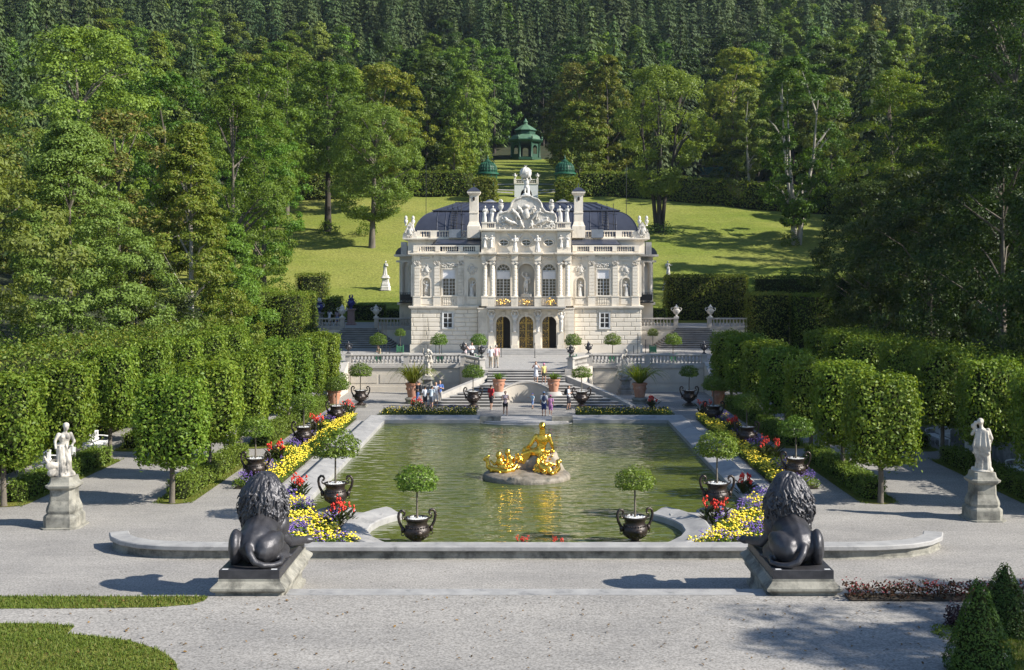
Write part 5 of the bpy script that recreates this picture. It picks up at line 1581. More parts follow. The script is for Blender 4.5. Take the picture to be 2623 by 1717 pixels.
def wood_tree(x, y, con):
    zz = ground_h(x, y)
    if con:
        o = put('fir_tree', rw_.choice(CONM), None, (x, y, zz), rw_.uniform(0, 6.28), (lambda s_: (s_ * rw_.uniform(0.85, 1.15), s_, s_ * rw_.uniform(0.9, 1.1)))(rw_.uniform(0.6, 1.2)))
        tag(o, 'dark fir among the close-set firs on the wooded hillside', 'tree', 'firs on the wooded hillside')
    else:
        k = rw_.choices(range(6), WTS)[0]
        o = put('woodland_tree', rw_.choice(BROAD), None, (x, y, zz), rw_.uniform(0, 6.28), (lambda s_: (s_ * rw_.uniform(0.85, 1.15), s_, s_ * rw_.uniform(0.9, 1.1)))(rw_.uniform(0.75, 1.15) * (1.0 + 0.18 * smooth01((y - 235) / 60))))
        o.material_slots[0].link = 'OBJECT'; o.material_slots[0].material = PAL[PN[k][0]]
        tag(o, '%s broad-leaved tree in the wood on the hillside' % PN[k][1], 'tree', '%s trees in the hillside wood' % PN[k][1])
    return o
stuff_pts = []
for (x, y) in rows:
    if in_front_gap(x, y): continue
    if abs(x) < 34 and y < 216: continue
    if 30 < x < 49 and y < 262: continue
    if 4 < x < 34 and 284 < y < 308: continue
    pc = 0.12 + 0.75 * smooth01((y - 312) / 60) + 0.18 * math.sin(x * 0.05 + 1) * (1 if y < 330 else 0)
    con = rw_.random() < pc
    if con and nc_ < 292: wood_tree(x, y, True); nc_ += 1
    elif not con and nb_ < 300: wood_tree(x, y, False); nb_ += 1
    else: stuff_pts.append((x, y, con))
# side slopes nearer the garden
for sgn in (-1, 1):
    yy = 108.0
    while yy < 212:
        xx = 58 if sgn < 0 else 62
        while xx < 0.46 * yy + 16:
            if not (sgn < 0 and xx < 62 and yy < 150):
                wood_tree(sgn * (xx + rw_.uniform(-2, 2)), yy + rw_.uniform(-3, 3), rw_.random() < (0.55 if sgn < 0 else 0.35))
            xx += 9.5
        yy += 10.5
y = 346.0
while y < 560:
    sp = 7.0
    x = -(0.46 * y + 12) + rw_.uniform(0, sp)
    while x < 0.46 * y + 12:
        px, py = x + rw_.uniform(-3, 3), y + rw_.uniform(-4, 4)
        con = rw_.random() < (0.96 if math.sin(px * 0.021 + 2) * math.sin(py * 0.03 + px * 0.01) < 0.4 else 0.35)
        if con and nc_ < 290 and abs(px) < 0.46 * py + 4: wood_tree(px, py, True); nc_ += 1
        else: stuff_pts.append((px, py, con))
        x += sp
    y += 8.5
FARC = [conifer_quads(400 + k, 27 + 2 * k, 5.0 - 0.2 * k, 26, 11, 3, 0.6, 0.1) for k in range(4)]
FARB = [crown(420 + k, 21, 5.2, 0.2, 'round', 60, 50, 0.8)[0] for k in range(3)]
rngf = np.random.default_rng(5)
def far_variant(m, sc):
    # whole-tree differences inside the one far mass: a slow noise over the ground plan
    m = m.copy(); n, l = m.node_tree.nodes, m.node_tree.links
    hs = next(q for q in n if q.type == 'HUE_SAT')
    k = rampn(n, l, noisen(n, l, sc, 2, 0.6, (1, 0.6, 0.15), False), [(0.30, 0.45), (0.5, 1.0), (0.72, 1.75)])
    for lk in list(hs.inputs['Value'].links): l.remove(lk)
    l.new(k, hs.inputs['Value'])
    h = rampn(n, l, noisen(n, l, sc * 0.7, 2, 0.6, (1, 0.6, 0.15), False), [(0.3, 0.47), (0.7, 0.525)])
    for lk in list(hs.inputs['Hue'].links): l.remove(lk)
    l.new(h, hs.inputs['Hue'])
    return m
for con, name, mat in ((True, 'far_fir_forest', far_variant(G_CON, 0.17)), (False, 'far_broadleaf_forest', far_variant(G_MID, 0.12))):
    out = []
    for (x, y, c) in stuff_pts:
        if c != con: continue
        if rngf.random() < 0.08: continue
        q = (FARC if con else FARB)[rngf.integers(4 if con else 3)]
        a = rngf.uniform(0, 6.28); s_ = rngf.uniform(0.65, 1.2); ca, sa = math.cos(a), math.sin(a)
        p = q * np.array([s_, s_, s_ * rngf.uniform(0.9, 1.15)])
        p = np.stack([p[:, 0] * ca - p[:, 1] * sa + x, p[:, 0] * sa + p[:, 1] * ca + y, p[:, 2] + ground_h(x, y)], 1)
        out.append(p)
    if out: tag(put(name, np_mesh(name, np.concatenate(out), mat)), kind='stuff')

# ------------------------------------------------------------------ hedges
def box_leaves(rng, x0, x1, y0, y1, z0, z1, leaf, dens, jit=0.08, faces='xXyYZ'):
    """leaves over the faces of a box; dens = leaves per square metre"""
    C, N = [], []
    def add(n, fn, nv):
        n = max(1, int(n)); u = rng.random(n); v = rng.random(n)
        C.append(np.stack(fn(u, v), 1)); N.append(np.tile(nv, (n, 1)))
    X, Y, Z = x1 - x0, y1 - y0, z1 - z0
    if 'x' in faces: add(dens * Y * Z, lambda u, v: (x0 + 0 * u, y0 + Y * u, z0 + Z * v), (-1, 0, 0.2))
    if 'X' in faces: add(dens * Y * Z, lambda u, v: (x1 + 0 * u, y0 + Y * u, z0 + Z * v), (1, 0, 0.2))
    if 'y' in faces: add(dens * X * Z, lambda u, v: (x0 + X * u, y0 + 0 * u, z0 + Z * v), (0, -1, 0.2))
    if 'Y' in faces: add(dens * X * Z, lambda u, v: (x0 + X * u, y1 + 0 * u, z0 + Z * v), (0, 1, 0.2))
    if 'Z' in faces: add(dens * X * Y * 1.3, lambda u, v: (x0 + X * u, y0 + Y * v, z1 + 0 * u), (0, 0, 1))
    C = np.concatenate(C); N = np.concatenate(N)
    n = len(C)
    lump = 0.5 * np.sin(C[:, 0] * 2.3 + C[:, 2] * 1.7 + 1) * np.sin(C[:, 1] * 2.1 + C[:, 2] * 1.1) + 0.5 * np.sin(C[:, 1] * 5.1 + C[:, 0] * 4.2)
    C = C + unit(N) * (rng.normal(size=n) * jit + lump * jit * 1.2)[:, None] + rng.normal(size=(n, 3)) * jit * 0.4
    N = unit(N + rng.normal(size=(n, 3)) * 0.6)
    return leaf_arrays(rng, C, N, leaf * rng.uniform(0.65, 1.3, n))

def hedge(name, label, x0, x1, y0, y1, z0, z1, mat, leaf=0.12, dens=160, jit=0.05, seed=1, group=None, cat='hedge', core=0.10, faces='xXyYZ'):
    rng = np.random.default_rng(seed)
    q = box_leaves(rng, x0, x1, y0, y1, z0 + leaf * 0.3, z1, leaf, dens, jit, faces)
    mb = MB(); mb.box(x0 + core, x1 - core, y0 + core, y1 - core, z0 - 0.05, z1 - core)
    o = put(name, np_mesh(name, q, [mat, CORE], mb))
    return tag(o, label, cat, group)

ORD = ['first', 'second', 'third', 'fourth', 'fifth', 'sixth', 'seventh', 'eighth']
# low box hedges between the clipped trees, each on its strip of grass
strips = []
for s in (-1, 1):
    side = 'left' if s < 0 else 'right'
    for k, (xc, ya, yb, w_) in enumerate(((14.7, 47.9, 58.4, 0.46), (14.7, 62.6, 70.5, 0.46), (14.7, 71.2, 81.5, 0.46), (21.4, 47.3, 57.6, 0.5), (21.4, 61.6, 81.0, 0.5))):
        lab = ['low box hedge nearest the pool and camera, %s side', 'low box hedge beyond the cross path in the inner %s row', 'farthest low box hedge of the inner %s row',
               'low box hedge of the outer row before the white benches on the %s', 'long low box hedge at the back of the outer %s row'][k] % side
        x0, x1 = sorted((s * (xc - w_), s * (xc + w_)))
        hedge('box_hedge', lab, x0, x1, ya, yb, 0.02, 0.78, G_BOX, 0.10, 230, 0.05, 500 + k + (10 if s > 0 else 0))
        strips.append((s * xc, ya - 0.9, yb + 0.8))
# grass under the hedges: real blades in a ragged outline
def blades(rng, pts, h, w):
    n = len(pts)
    a = rng.uniform(0, 2 * PI, n); t = np.stack([np.cos(a), np.sin(a), np.zeros(n)], 1)
    ln = np.stack([rng.normal(size=n) * 0.35, rng.normal(size=n) * 0.35, np.ones(n)], 1)
    H = (h * rng.uniform(0.5, 1.3, n))[:, None]
    v = np.empty((n, 4, 3)); W = w
    v[:, 0] = pts - t * W; v[:, 1] = pts + t * W; v[:, 2] = pts + ln * H + t * W * 0.3; v[:, 3] = pts + ln * H - t * W * 0.3
    return v.reshape(-1, 3)
G_GRASS = leafmat('grass_blades', (0.075, 0.125, 0.016), (0.14, 0.185, 0.03), 0.3, rough=0.6, hue=0.0, val=0.0, dry=(0.2, 0.19, 0.06))
def grass_patch(name, inside, bounds, z, dens, h, seed, w=0.012):
    rng = np.random.default_rng(seed)
    x0, x1, y0, y1 = bounds
    n = int(dens * (x1 - x0) * (y1 - y0))
    p = np.stack([rng.uniform(x0, x1, n), rng.uniform(y0, y1, n), np.full(n, z)], 1)
    m = np.array([inside(a, b) for a, b in p[:, :2]])
    tag(put(name, np_mesh(name, blades(rng, p[m], h, w), G_GRASS)), kind='stuff')
for (xc, ya, yb) in strips:
    flat('grass_strip', arcpts(xc, ya + 0.8, 0.82, 0.8, 180, 360, 8) + arcpts(xc, yb - 0.8, 0.82, 0.8, 0, 180, 8), 0.02, LAWN)
rng = np.random.default_rng(3)
pts = []
for (xc, ya, yb) in strips:
    n = int(80 * (yb - ya))
    side_ = rng.choice([-1, 1], n) * rng.uniform(0.45, 0.84, n)
    pts.append(np.stack([xc + side_, rng.uniform(ya, yb, n), np.full(n, 0.02)], 1))
tag(put('grass', np_mesh('grass', blades(rng, np.concatenate(pts), 0.08, 0.016), G_GRASS)), kind='stuff')

# ---- clipped square-headed lindens in four rows
def pleached(seed, W, D, z0, z1, n, leaf):
    rng = np.random.default_rng(seed)
    Hh = (z1 - z0) / 2; zc = (z0 + z1) / 2
    d = unit(rng.normal(size=(n, 3)))
    p = 7.0
    r = (np.abs(d) ** p).sum(1) ** (-1 / p)
    lump = 0.055 * np.sin(d[:, 0] * 7 + seed) * np.sin(d[:, 1] * 6.3 + 2) + 0.05 * np.sin(d[:, 2] * 9 + d[:, 0] * 5 + seed)
    q = 1.0 + lump + rng.normal(size=n) * 0.035 - 0.22 * rng.random(n) ** 3
    stray = (rng.random(n) < 0.07) * rng.uniform(0, 0.19, n)
    C = d * (r * (q + stray))[:, None] * np.array([W / 2, D / 2, Hh]) + np.array([0, 0, zc])
    g = np.sign(d) * np.abs(d * r[:, None]) ** (p - 1)
    N = unit(unit(g) + rng.normal(size=(n, 3)) * 0.55 + np.array([0, 0, 0.15]))
    return leaf_arrays(rng, C, N, leaf * rng.uniform(0.7, 1.3, n))
PLM, PTM = [], []
for k in range(4):
    rg = random.Random(600 + k)
    q = pleached(600 + k, 2.55, 2.2, 1.72, 5.15, 8600, 0.16)
    core = MB(); core.frust(rect(-0.95, 0.95, -0.78, 0.78), [(0.35, 2.05), (0.0, 2.4), (0.0, 4.3), (0.35, 4.72)])  # solid dark core, painted so the gaps between leaves look shaded
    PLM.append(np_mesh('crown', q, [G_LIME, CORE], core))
    mb = MB()
    mb.tube([(0, 0, -0.05), (0, 0, 0.1), (rg.uniform(-0.04, 0.04), 0, 1.0), (rg.uniform(-0.05, 0.05), 0, 2.2), (0, 0, 4.4)], [0.17, 0.125, 0.105, 0.10, 0.04], 9)
    for j in range(9):
        a = rg.uniform(0, 6.28); z = rg.uniform(1.9, 3.6)
        mb.tube([(0, 0, z), (0.5 * math.cos(a), 0.5 * math.sin(a), z + 0.35), (1.05 * math.cos(a), 1.05 * math.sin(a), z + rg.uniform(0.2, 0.8))], [0.05, 0.035, 0.015], 5)
    PTM.append(mb.mesh('trunk', BARK, 60))
for s in (-1, 1):
    side = 'left' if s < 0 else 'right'
    for ri, (xr, ys_) in enumerate(((14.7, (47.2, 52.8, 58.6, 64.4, 70.2, 76.0, 81.6)), (21.4, (46.6, 52.5, 58.5, 64.4, 70.2, 76.0, 81.8)))):
        for k, y in enumerate(ys_):
            if ri == 1: lab = 'clipped square-headed linden, %s from the front in the outer row by the %s benches' % (ORD[k], side)
            else: lab = 'clipped square-headed linden, %s from the front in the inner row %s of the pool' % (ORD[k], side)
            o = thing('clipped_linden', lab, 'tree', (s * xr, y, 0), rw_.choice((0, PI)) + rw_.uniform(-0.06, 0.06), 'clipped lindens in rows beside the pool')
            o.scale = (1.0 + rw_.uniform(-0.04, 0.04), 1.0 + rw_.uniform(-0.04, 0.04), (1.0 if ri == 0 else 1.06) + rw_.uniform(-0.03, 0.03))
            j = rw_.randrange(4)
            put('crown', PLM[j], o); put('trunk', PTM[j], o)

# ---- tall clipped hedges
HG = 'tall clipped hedges'
hedge('tall_hedge', 'long tall hornbeam hedge behind the left benches', -27.0, -24.3, 43, 92, 0, 5.6, G_HORN, 0.19, 42, 0.22, 701, core=0.35)
hedge('tall_hedge', 'long shaded hornbeam hedge behind the right benches', 24.6, 27.2, 43, 92, 0, 4.9, G_LIME, 0.19, 40, 0.2, 702, core=0.35)
hedge('tall_hedge', 'bright clipped hedge block rising left of the urn stairs', -24.6, -21.4, 108.5, 116.6, ZT, 7.5, G_YEL, 0.17, 60, 0.10, 703, core=0.25)  # lighter leaf colour stands in for sun on this block
hedge('tall_hedge', 'bright clipped hedge block behind the one left of the urn stairs', -28.2, -24.9, 106, 116.6, ZT, 7.9, G_YEL, 0.17, 55, 0.12, 704, core=0.25)  # sunny brightness put into the leaf colour, as on its neighbour
hedge('tall_hedge', 'dark tall hedge with sunny edge between yellow beech and meadow', -26.6, -23.2, 131, 134.5, ZU, 9.3, G_HORN, 0.2, 45, 0.10, 705, core=0.25)
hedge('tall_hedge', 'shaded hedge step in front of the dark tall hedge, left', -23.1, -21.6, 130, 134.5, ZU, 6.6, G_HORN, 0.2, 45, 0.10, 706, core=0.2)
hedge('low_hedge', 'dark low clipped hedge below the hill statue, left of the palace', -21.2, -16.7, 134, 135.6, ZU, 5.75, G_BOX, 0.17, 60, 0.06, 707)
hedge('low_hedge', 'dark low hedge touching the left flank of the palace', -16.6, -12.4, 134.4, 135.8, ZU, 5.1, G_BOX, 0.17, 60, 0.06, 708)
hedge('tall_hedge', 'broad sunlit hedge block right of the palace below a white statue', 16.6, 26.2, 134.6, 137.0, ZU, 9.15, G_YEL, 0.22, 60, 0.10, 709, core=0.2)  # sunshine on the front face imitated by a lighter leaf colour
hedge('tall_hedge', 'olive hedge block in front of the broad sunlit hedge, right', 21.8, 25.4, 109, 113.5, ZT, 7.5, G_HORN, 0.17, 55, 0.08, 710, core=0.2)
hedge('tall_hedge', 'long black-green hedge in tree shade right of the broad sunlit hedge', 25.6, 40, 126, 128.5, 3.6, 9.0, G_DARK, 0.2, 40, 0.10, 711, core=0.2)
hedge('tall_hedge', 'shaded hedge block behind the olive one at the right', 25.7, 29.0, 108, 112, ZT, 7.4, G_LIME, 0.17, 50, 0.10, 712, core=0.2)
hedge('low_hedge', 'low hedge with pale flowers at the right palace flank', 13.6, 16.4, 133, 134.4, ZU, 5.3, G_BOX, 0.17, 60, 0.06, 713)
def path_hedge(name, label, pts, hgt, th, mat, leaf, dens, seed, jit=0.14):
    rng = np.random.default_rng(seed)
    out = []; mb = MB()
    for a, b in zip(pts[:-1], pts[1:]):
        L = math.hypot(b[0] - a[0], b[1] - a[1]); ang = math.atan2(b[1] - a[1], b[0] - a[0])
        q = box_leaves(rng, 0, L, -th / 2, th / 2, 0, hgt, leaf, dens, jit, 'yYZ')
        z0, z1 = ground_h(*a), ground_h(*b)
        ca, sa = math.cos(ang), math.sin(ang)
        z = q[:, 2] + z0 + (z1 - z0) * np.clip(q[:, 0] / L, 0, 1)
        out.append(np.stack([a[0] + q[:, 0] * ca - q[:, 1] * sa, a[1] + q[:, 0] * sa + q[:, 1] * ca, z], 1))
        mb.M = Matrix.Translation((a[0], a[1], 0)) @ Matrix.Rotation(ang, 4, 'Z')
        c = 0.25
        mb.add([(0, -th / 2 + c, z0 - .2), (L, -th / 2 + c, z1 - .2), (L, th / 2 - c, z1 - .2), (0, th / 2 - c, z0 - .2), (0, -th / 2 + c, z0 + hgt - c), (L, -th / 2 + c, z1 + hgt - c), (L, th / 2 - c, z1 + hgt - c), (0, th / 2 - c, z0 + hgt - c)],
               [(3, 2, 1, 0), (4, 5, 6, 7), (0, 1, 5, 4), (1, 2, 6, 5), (2, 3, 7, 6), (3, 0, 4, 7)])
    return tag(put(name, np_mesh(name, np.concatenate(out), [mat, CORE], mb)), label, 'hedge')
def rim(x): return (x, meadow_edge(x) + 1.0)
path_hedge('rim_hedge', 'curved hedge closing the top of the meadow, left of the roof', [rim(x) for x in (-46, -40, -34, -28, -22, -16, -9.6)], 4.4, 2.2, G_HORN, 0.36, 22, 721)
path_hedge('rim_hedge', 'curved hedge closing the top of the meadow, right of the roof', [rim(x) for x in (9.6, 15, 20, 26, 32, 38, 44, 50, 56)], 4.3, 2.2, G_HORN, 0.36, 22, 722)
for s in (-1, 1):
    rng = np.random.default_rng(731 + s)
    q = pleached(731 + s, 4.1, 3.0, 0.0, 4.7, 3200, 0.34); q2 = pleached(741, 3.4, 2.4, 0.2, 4.1, 500, 0.7)
    tag(put('ivy_arbour', np_mesh('ivy_arbour', np.concatenate([q, q2]), G_YEL), None, (s * 7.3, 200.6, ground_h(7, 200.6) - 0.6)),
        'rounded leafy arbour below the %s green trellis dome' % ('left' if s < 0 else 'right'), 'arbour')
# bushes on the slope
def bush(label, x, y, w_, h, mat, seed, z=None, leaf=0.3, n=500, name='bush'):
    rng = np.random.default_rng(seed)
    d = unit(rng.normal(size=(n, 3))); d[:, 2] = np.abs(d[:, 2])
    lump = 1 + 0.16 * np.sin(d[:, 0] * 6 + seed) + 0.14 * np.sin(d[:, 1] * 7 + d[:, 2] * 5)
    C = d * (lump * rng.uniform(0.72, 1.03, n))[:, None] * np.array([w_ / 2, w_ / 2, h])
    N = unit(d + rng.normal(size=(n, 3)) * 0.6)
    return tag(put(name, np_mesh(name, leaf_arrays(rng, C, N, leaf * rng.uniform(0.7, 1.3, n)), mat), None, (x, y, (ground_h(x, y) if z is None else z))), label, 'bush')
bush('small bush below the bare dark trunk at the meadow rim', -31.0, 177.5, 3.4, 2.0, G_MID, 801)
bush('small bush on the meadow just left of the leaning maple trunk', -24.8, 176.5, 3.6, 2.2, G_MID, 802)
bush('dark bush round the foot of the airy ash', 20.9, 176.6, 4.2, 2.0, G_DARK, 803)
bush('low bush at the foot of the pale split trunk', 39.5, 170, 3.0, 2.2, G_MID, 804)
bush('ragged dark shrub at the right end of the lawn slope', 31.5, 139, 5.0, 5.0, G_DARK, 805, n=900)
bush('shrub in front of the ragged dark one at the right lawn end', 29.5, 133, 4.4, 4.2, G_DARK, 806, n=800)
bush('leafy shrub under the brown-tinged maple at the left lawn corner', -29.5, 139.5, 5.0, 4.0, G_MID, 807, n=900)

# ---- foreground lawns
pA = [(-17, 30.2), (-12.2, 30.25), (-9.9, 30.35), (-9.0, 30.6), (-8.75, 31.0), (-8.8, 31.38), (-17, 31.38)]
pB = [(-17, 22), (-7.6, 24.5), (-7.75, 25.4), (-8.1, 26.2), (-8.75, 27.0), (-9.7, 27.65), (-10.9, 28.05), (-11.35, 28.15), (-11.4, 28.75), (-12.2, 28.95), (-17, 29.1)]
pC = [(8.6, 24.0), (9.3, 25.4), (10.0, 26.0), (11.2, 26.35), (11.25, 26.7), (10.9, 27.0), (10.75, 27.3), (10.9, 27.6), (11.3, 27.72), (12.6, 27.7), (17, 27.3), (17, 23.8)]
def in_poly(poly):
    def f(x, y):
        c = False; j = len(poly) - 1
        for i in range(len(poly)):
            xi, yi = poly[i]; xj, yj = poly[j]
            if (yi > y) != (yj > y) and x < (xj - xi) * (y - yi) / (yj - yi) + xi: c = not c
            j = i
        return c
    return f
for k, p in enumerate((pA, pB, pC)):
    flat('lawn', p, 0.655 + 0.002, LAWN)
    xs_, ys2 = [q[0] for q in p], [q[1] for q in p]
    grass_patch('grass', in_poly(inset(p, -0.04)) if k != 1 else in_poly(p), (max(min(xs_), -15), min(max(xs_), 15), max(min(ys2), 24), max(ys2)), 0.655, 420, 0.07, 820 + k, 0.014)
# ---- fallen leaves on the front gravel
rng = np.random.default_rng(12)
n = 420
p = np.stack([rng.uniform(-13, 12, n), rng.uniform(25.4, 31.3, n), np.full(n, 0.67)], 1)
nrm = unit(np.stack([rng.normal(size=n) * 0.25, rng.normal(size=n) * 0.25, np.ones(n)], 1))
FALL = leafmat('fallen_leaves', (0.10, 0.055, 0.02), (0.20, 0.12, 0.04), 0.1, hue=0, val=0, dry=(0.3, 0.17, 0.04))
tag(put('fallen_leaves', np_mesh('fallen_leaves', leaf_arrays(rng, p, nrm, 0.085 * rng.uniform(0.6, 1.4, n), 0.6), FALL)), kind='stuff')
# ---- cone yews, dark shrub, red flower border at the right
def cone(label, x, y, w_, h, seed):
    rng = np.random.default_rng(seed); n = 5200
    t = 1 - np.sqrt(rng.random(n)); a = rng.uniform(0, 2 * PI, n)
    r = w_ / 2 * np.minimum(1, (1 - t) ** 0.82 + 0.03) * (1 + 0.05 * np.sin(5 * a + 9 * t) + 0.05 * rng.normal(size=n)) * np.where(t < 0.1, 0.85 + 1.5 * t, 1)
    C = np.stack([r * np.cos(a), r * np.sin(a), t * h], 1)
    N = unit(np.stack([np.cos(a), np.sin(a), np.full(n, 0.5)], 1) + rng.normal(size=(n, 3)) * 0.5)
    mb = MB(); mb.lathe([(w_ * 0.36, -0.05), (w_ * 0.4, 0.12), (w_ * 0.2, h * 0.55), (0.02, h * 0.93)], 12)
    tag(put('cone_yew', np_mesh('cone_yew', leaf_arrays(rng, C, N, 0.07 * rng.uniform(0.7, 1.4, n), 0.4), [G_YEW, CORE], mb), None, (x, y, 0.655)), label, 'topiary')
cone('sunlit cone-shaped yew at the lower right corner', 10.15, 25.5, 1.5, 2.15, 831)
cone('darker cone-shaped yew behind the sunlit cone', 11.9, 28.3, 1.5, 1.75, 832)
PURP = leafmat('purple_shrub_leaves', (0.025, 0.010, 0.014), (0.05, 0.018, 0.024), 0.15, hue=0, val=0)
bush('dark purple-leaved shrub left of the cone yews', 11.1, 28.5, 1.3, 0.55, PURP, 833, z=0.655, leaf=0.08, n=1600, name='purple_shrub')
bush('silvery ground cover tuft around the purple shrub', 10.55, 28.1, 1.1, 0.16, G_PALE, 834, z=0.655, leaf=0.07, n=700, name='ground_cover_tuft')
# ------------------------------------------------------------------ urns and standard bay trees
mb = MB()
mb.box(-0.36, 0.36, -0.36, 0.36, 0.0, 0.09)
mb.lathe([(0.30, 0.09), (0.28, 0.13), (0.15, 0.20), (0.15, 0.25), (0.24, 0.30), (0.40, 0.42), (0.455, 0.56), (0.45, 0.66), (0.40, 0.74), (0.365, 0.80), (0.36, 0.90), (0.41, 0.99), (0.44, 1.02), (0.44, 1.07), (0.39, 1.07), (0.38, 1.0)], 28)
for k in range(28):
    a = 2 * PI * k / 28
    mb.ell((0.40 * math.cos(a), 0.40 * math.sin(a), 0.755), 0.03, 6, 4)
for k in range(18):
    a = 2 * PI * k / 18
    mb.caps((0.23 * math.cos(a), 0.23 * math.sin(a), 0.31), 0.03, (0.39 * math.cos(a), 0.39 * math.sin(a), 0.44), 0.04, 6)
for s in (-1, 1):
    mb.ell((0.0, s * 0.45, 0.58), (0.13, 0.06, 0.1), 8, 6)
URN_BODY = mb.mesh('urn_body', URNM, 40)
mb = MB()
mb.tube([(0.44, 0, 0.60), (0.53, 0, 0.74), (0.62, 0, 0.92), (0.66, 0, 1.12), (0.64, 0, 1.25), (0.56, 0, 1.33), (0.47, 0, 1.31), (0.43, 0, 1.23), (0.46, 0, 1.16), (0.52, 0, 1.17)], [0.05, 0.055, 0.05, 0.05, 0.05, 0.05, 0.048, 0.042, 0.038, 0.03], 8)
mb.tube([(0.42, 0, 1.02), (0.50, 0, 1.05), (0.53, 0, 1.12)], [0.03, 0.03, 0.03], 6)
mb.ell((0.50, 0, 0.66), (0.08, 0.09, 0.12), 8, 6); mb.tube([(0.5 + 0.06 * math.cos(t), 0, 0.52 + 0.07 * math.sin(t)) for t in [2 * PI * k / 10 for k in range(11)]], 0.016, 5)
URN_HANDLE = mb.mesh('handle', URNM, 50)
mb = MB(); mb.lathe([(0.385, 1.005), (0.2, 1.04), (0.01, 1.05)], 20)
rg = random.Random(4)
for k in range(60):
    a, r = rg.uniform(0, 6.28), 0.36 * math.sqrt(rg.random()); mb.ell((r * math.cos(a), r * math.sin(a), 1.045), rg.uniform(0.018, 0.035), 5, 3)
URN_FILL = mb.mesh('planting', PAINT, 40)
def bay_mesh(seed, Rr, hh, n, leaf):
    rng = np.random.default_rng(seed)
    d = unit(rng.normal(size=(n, 3)))
    low = d[:, 2] < -0.5; d[low, 2] = -0.5 + 0.12 * rng.random(low.sum()); 
    lump = 1 + 0.10 * np.sin(d[:, 0] * 6 + seed) * np.sin(d[:, 1] * 5 + 1) + 0.07 * np.sin(d[:, 2] * 9 + 3 * d[:, 0])
    C = d * (lump * (0.5 + 0.52 * rng.random(n) ** 0.45))[:, None] * np.array([Rr, Rr, hh])
    N = unit(d + np.array([0, 0, 0.4]) + rng.normal(size=(n, 3)) * 0.75)
    return leaf_arrays(rng, C, N, leaf * rng.uniform(0.7, 1.3, n), 0.42)
BAYC = []
for k in range(4):
    mb = MB()
    for j in range(14):
        a = 2 * PI * j / 14 + 0.3 * k; mb.tube([(0, 0, -0.3), (0.25 * math.cos(a), 0.25 * math.sin(a), -0.1 + 0.05 * (j % 3)), (0.6 * math.cos(a), 0.6 * math.sin(a), 0.1 * (j % 4))], [0.02, 0.014, 0.006], 5)
    BAYC.append(np_mesh('crown', bay_mesh(850 + k, 0.93, 0.74, 2300, 0.135), [G_BAY, BARK], mb))
mb = MB(); mb.tube([(0, 0, 0), (0.01, 0, 0.5), (-0.01, 0, 1.45)], [0.042, 0.036, 0.03], 7); BAYT = mb.mesh('trunk', BARK, 60)
mb = MB(); mb.box(-0.45, 0.45, -0.45, 0.45, -0.1, 0.0); PLB = mb.mesh('urn_base', SAND)
URNS = [  # x, y, z, scale, label of the urn, label of the tree, crown size
    (-7.38, 44.0, 0.385, 1.0, 'big-handled iron urn on the round pier at the left pool corner', 1.0),
    (-12.25, 51.5, 0.12, 1.0, 'iron urn half hidden by the mane of the left lion', 0.85),
    (-12.1, 61.9, 0.12, 1.0, 'iron urn by the left flower border, second behind the left lion', 0.8),
    (-11.95, 71.6, 0.12, 1.0, 'iron urn near the far end of the left flower border', 0.8),
    (-11.8, 81.0, 0.12, 1.0, 'black urn left of the far pool corner on open gravel', 0.88),
    (-3.75, 80.2, 0.12, 1.0, 'black urn before the left wing of the fan stairs', 0.85),
    (-3.85, 40.1, -0.12, 1.0, 'black urn standing in the near water, left of middle', 0.82),
    (7.38, 44.0, 0.385, 1.0, 'big-handled iron urn on the round pier at the right pool corner', 0.92),
    (12.2, 51.5, 0.12, 1.0, 'iron urn in shade just behind the right lion', 0.85),
    (12.0, 61.9, 0.12, 1.0, 'shaded iron urn by the right flower border, middle of the row', 0.8),
    (11.8, 71.6, 0.12, 1.0, 'shaded iron urn near the far end of the right flower border', 0.8),
    (11.6, 81.0, 0.12, 1.0, 'black urn right of the far pool corner on open gravel', 0.75),
    (3.9, 80.2, 0.12, 1.0, 'black urn before the right wing of the fan stairs', 0.75),
    (3.85, 40.3, -0.12, 1.0, 'black urn standing in the near water, right of middle', 0.74)]
for k, (x, y, z, s_, lab, cs_) in enumerate(URNS):
    u = thing('garden_urn', lab, 'urn', (x, y, z), 0.0 if y > 42 else 0.25, 'handled urns round the pool', s_)
    put('urn_body', URN_BODY, u); put('handle', URN_HANDLE, u); put('handle', URN_HANDLE, u, rz=PI); put('planting', URN_FILL, u)
    if 0 < z < 0.3: put('urn_base', PLB, u)
    if y < 42:
        mb = MB(); mb.box(-0.5, 0.5, -0.5, 0.5, -0.4, 0.0); mb.build('urn_base', SAND, u)
    b_ = thing('bay_tree', 'round-headed bay tree in the ' + lab.replace('big-handled ', '').replace(' on open gravel', '').replace(', second behind the left lion', '').replace(', middle of the row', '').replace('near the far end of the', 'at the far'), 'bay tree', (x, y, z + 1.03), rw_.uniform(0, 6.28), 'bay trees in the garden urns')
    put('crown', BAYC[k % 4], b_, (0, 0, 1.42 * (0.6 + 0.4 * cs_)), scale=(cs_, cs_, cs_ * 0.92)); put('trunk', BAYT, b_, scale=(1, 1, 0.88 * (0.6 + 0.4 * cs_)))

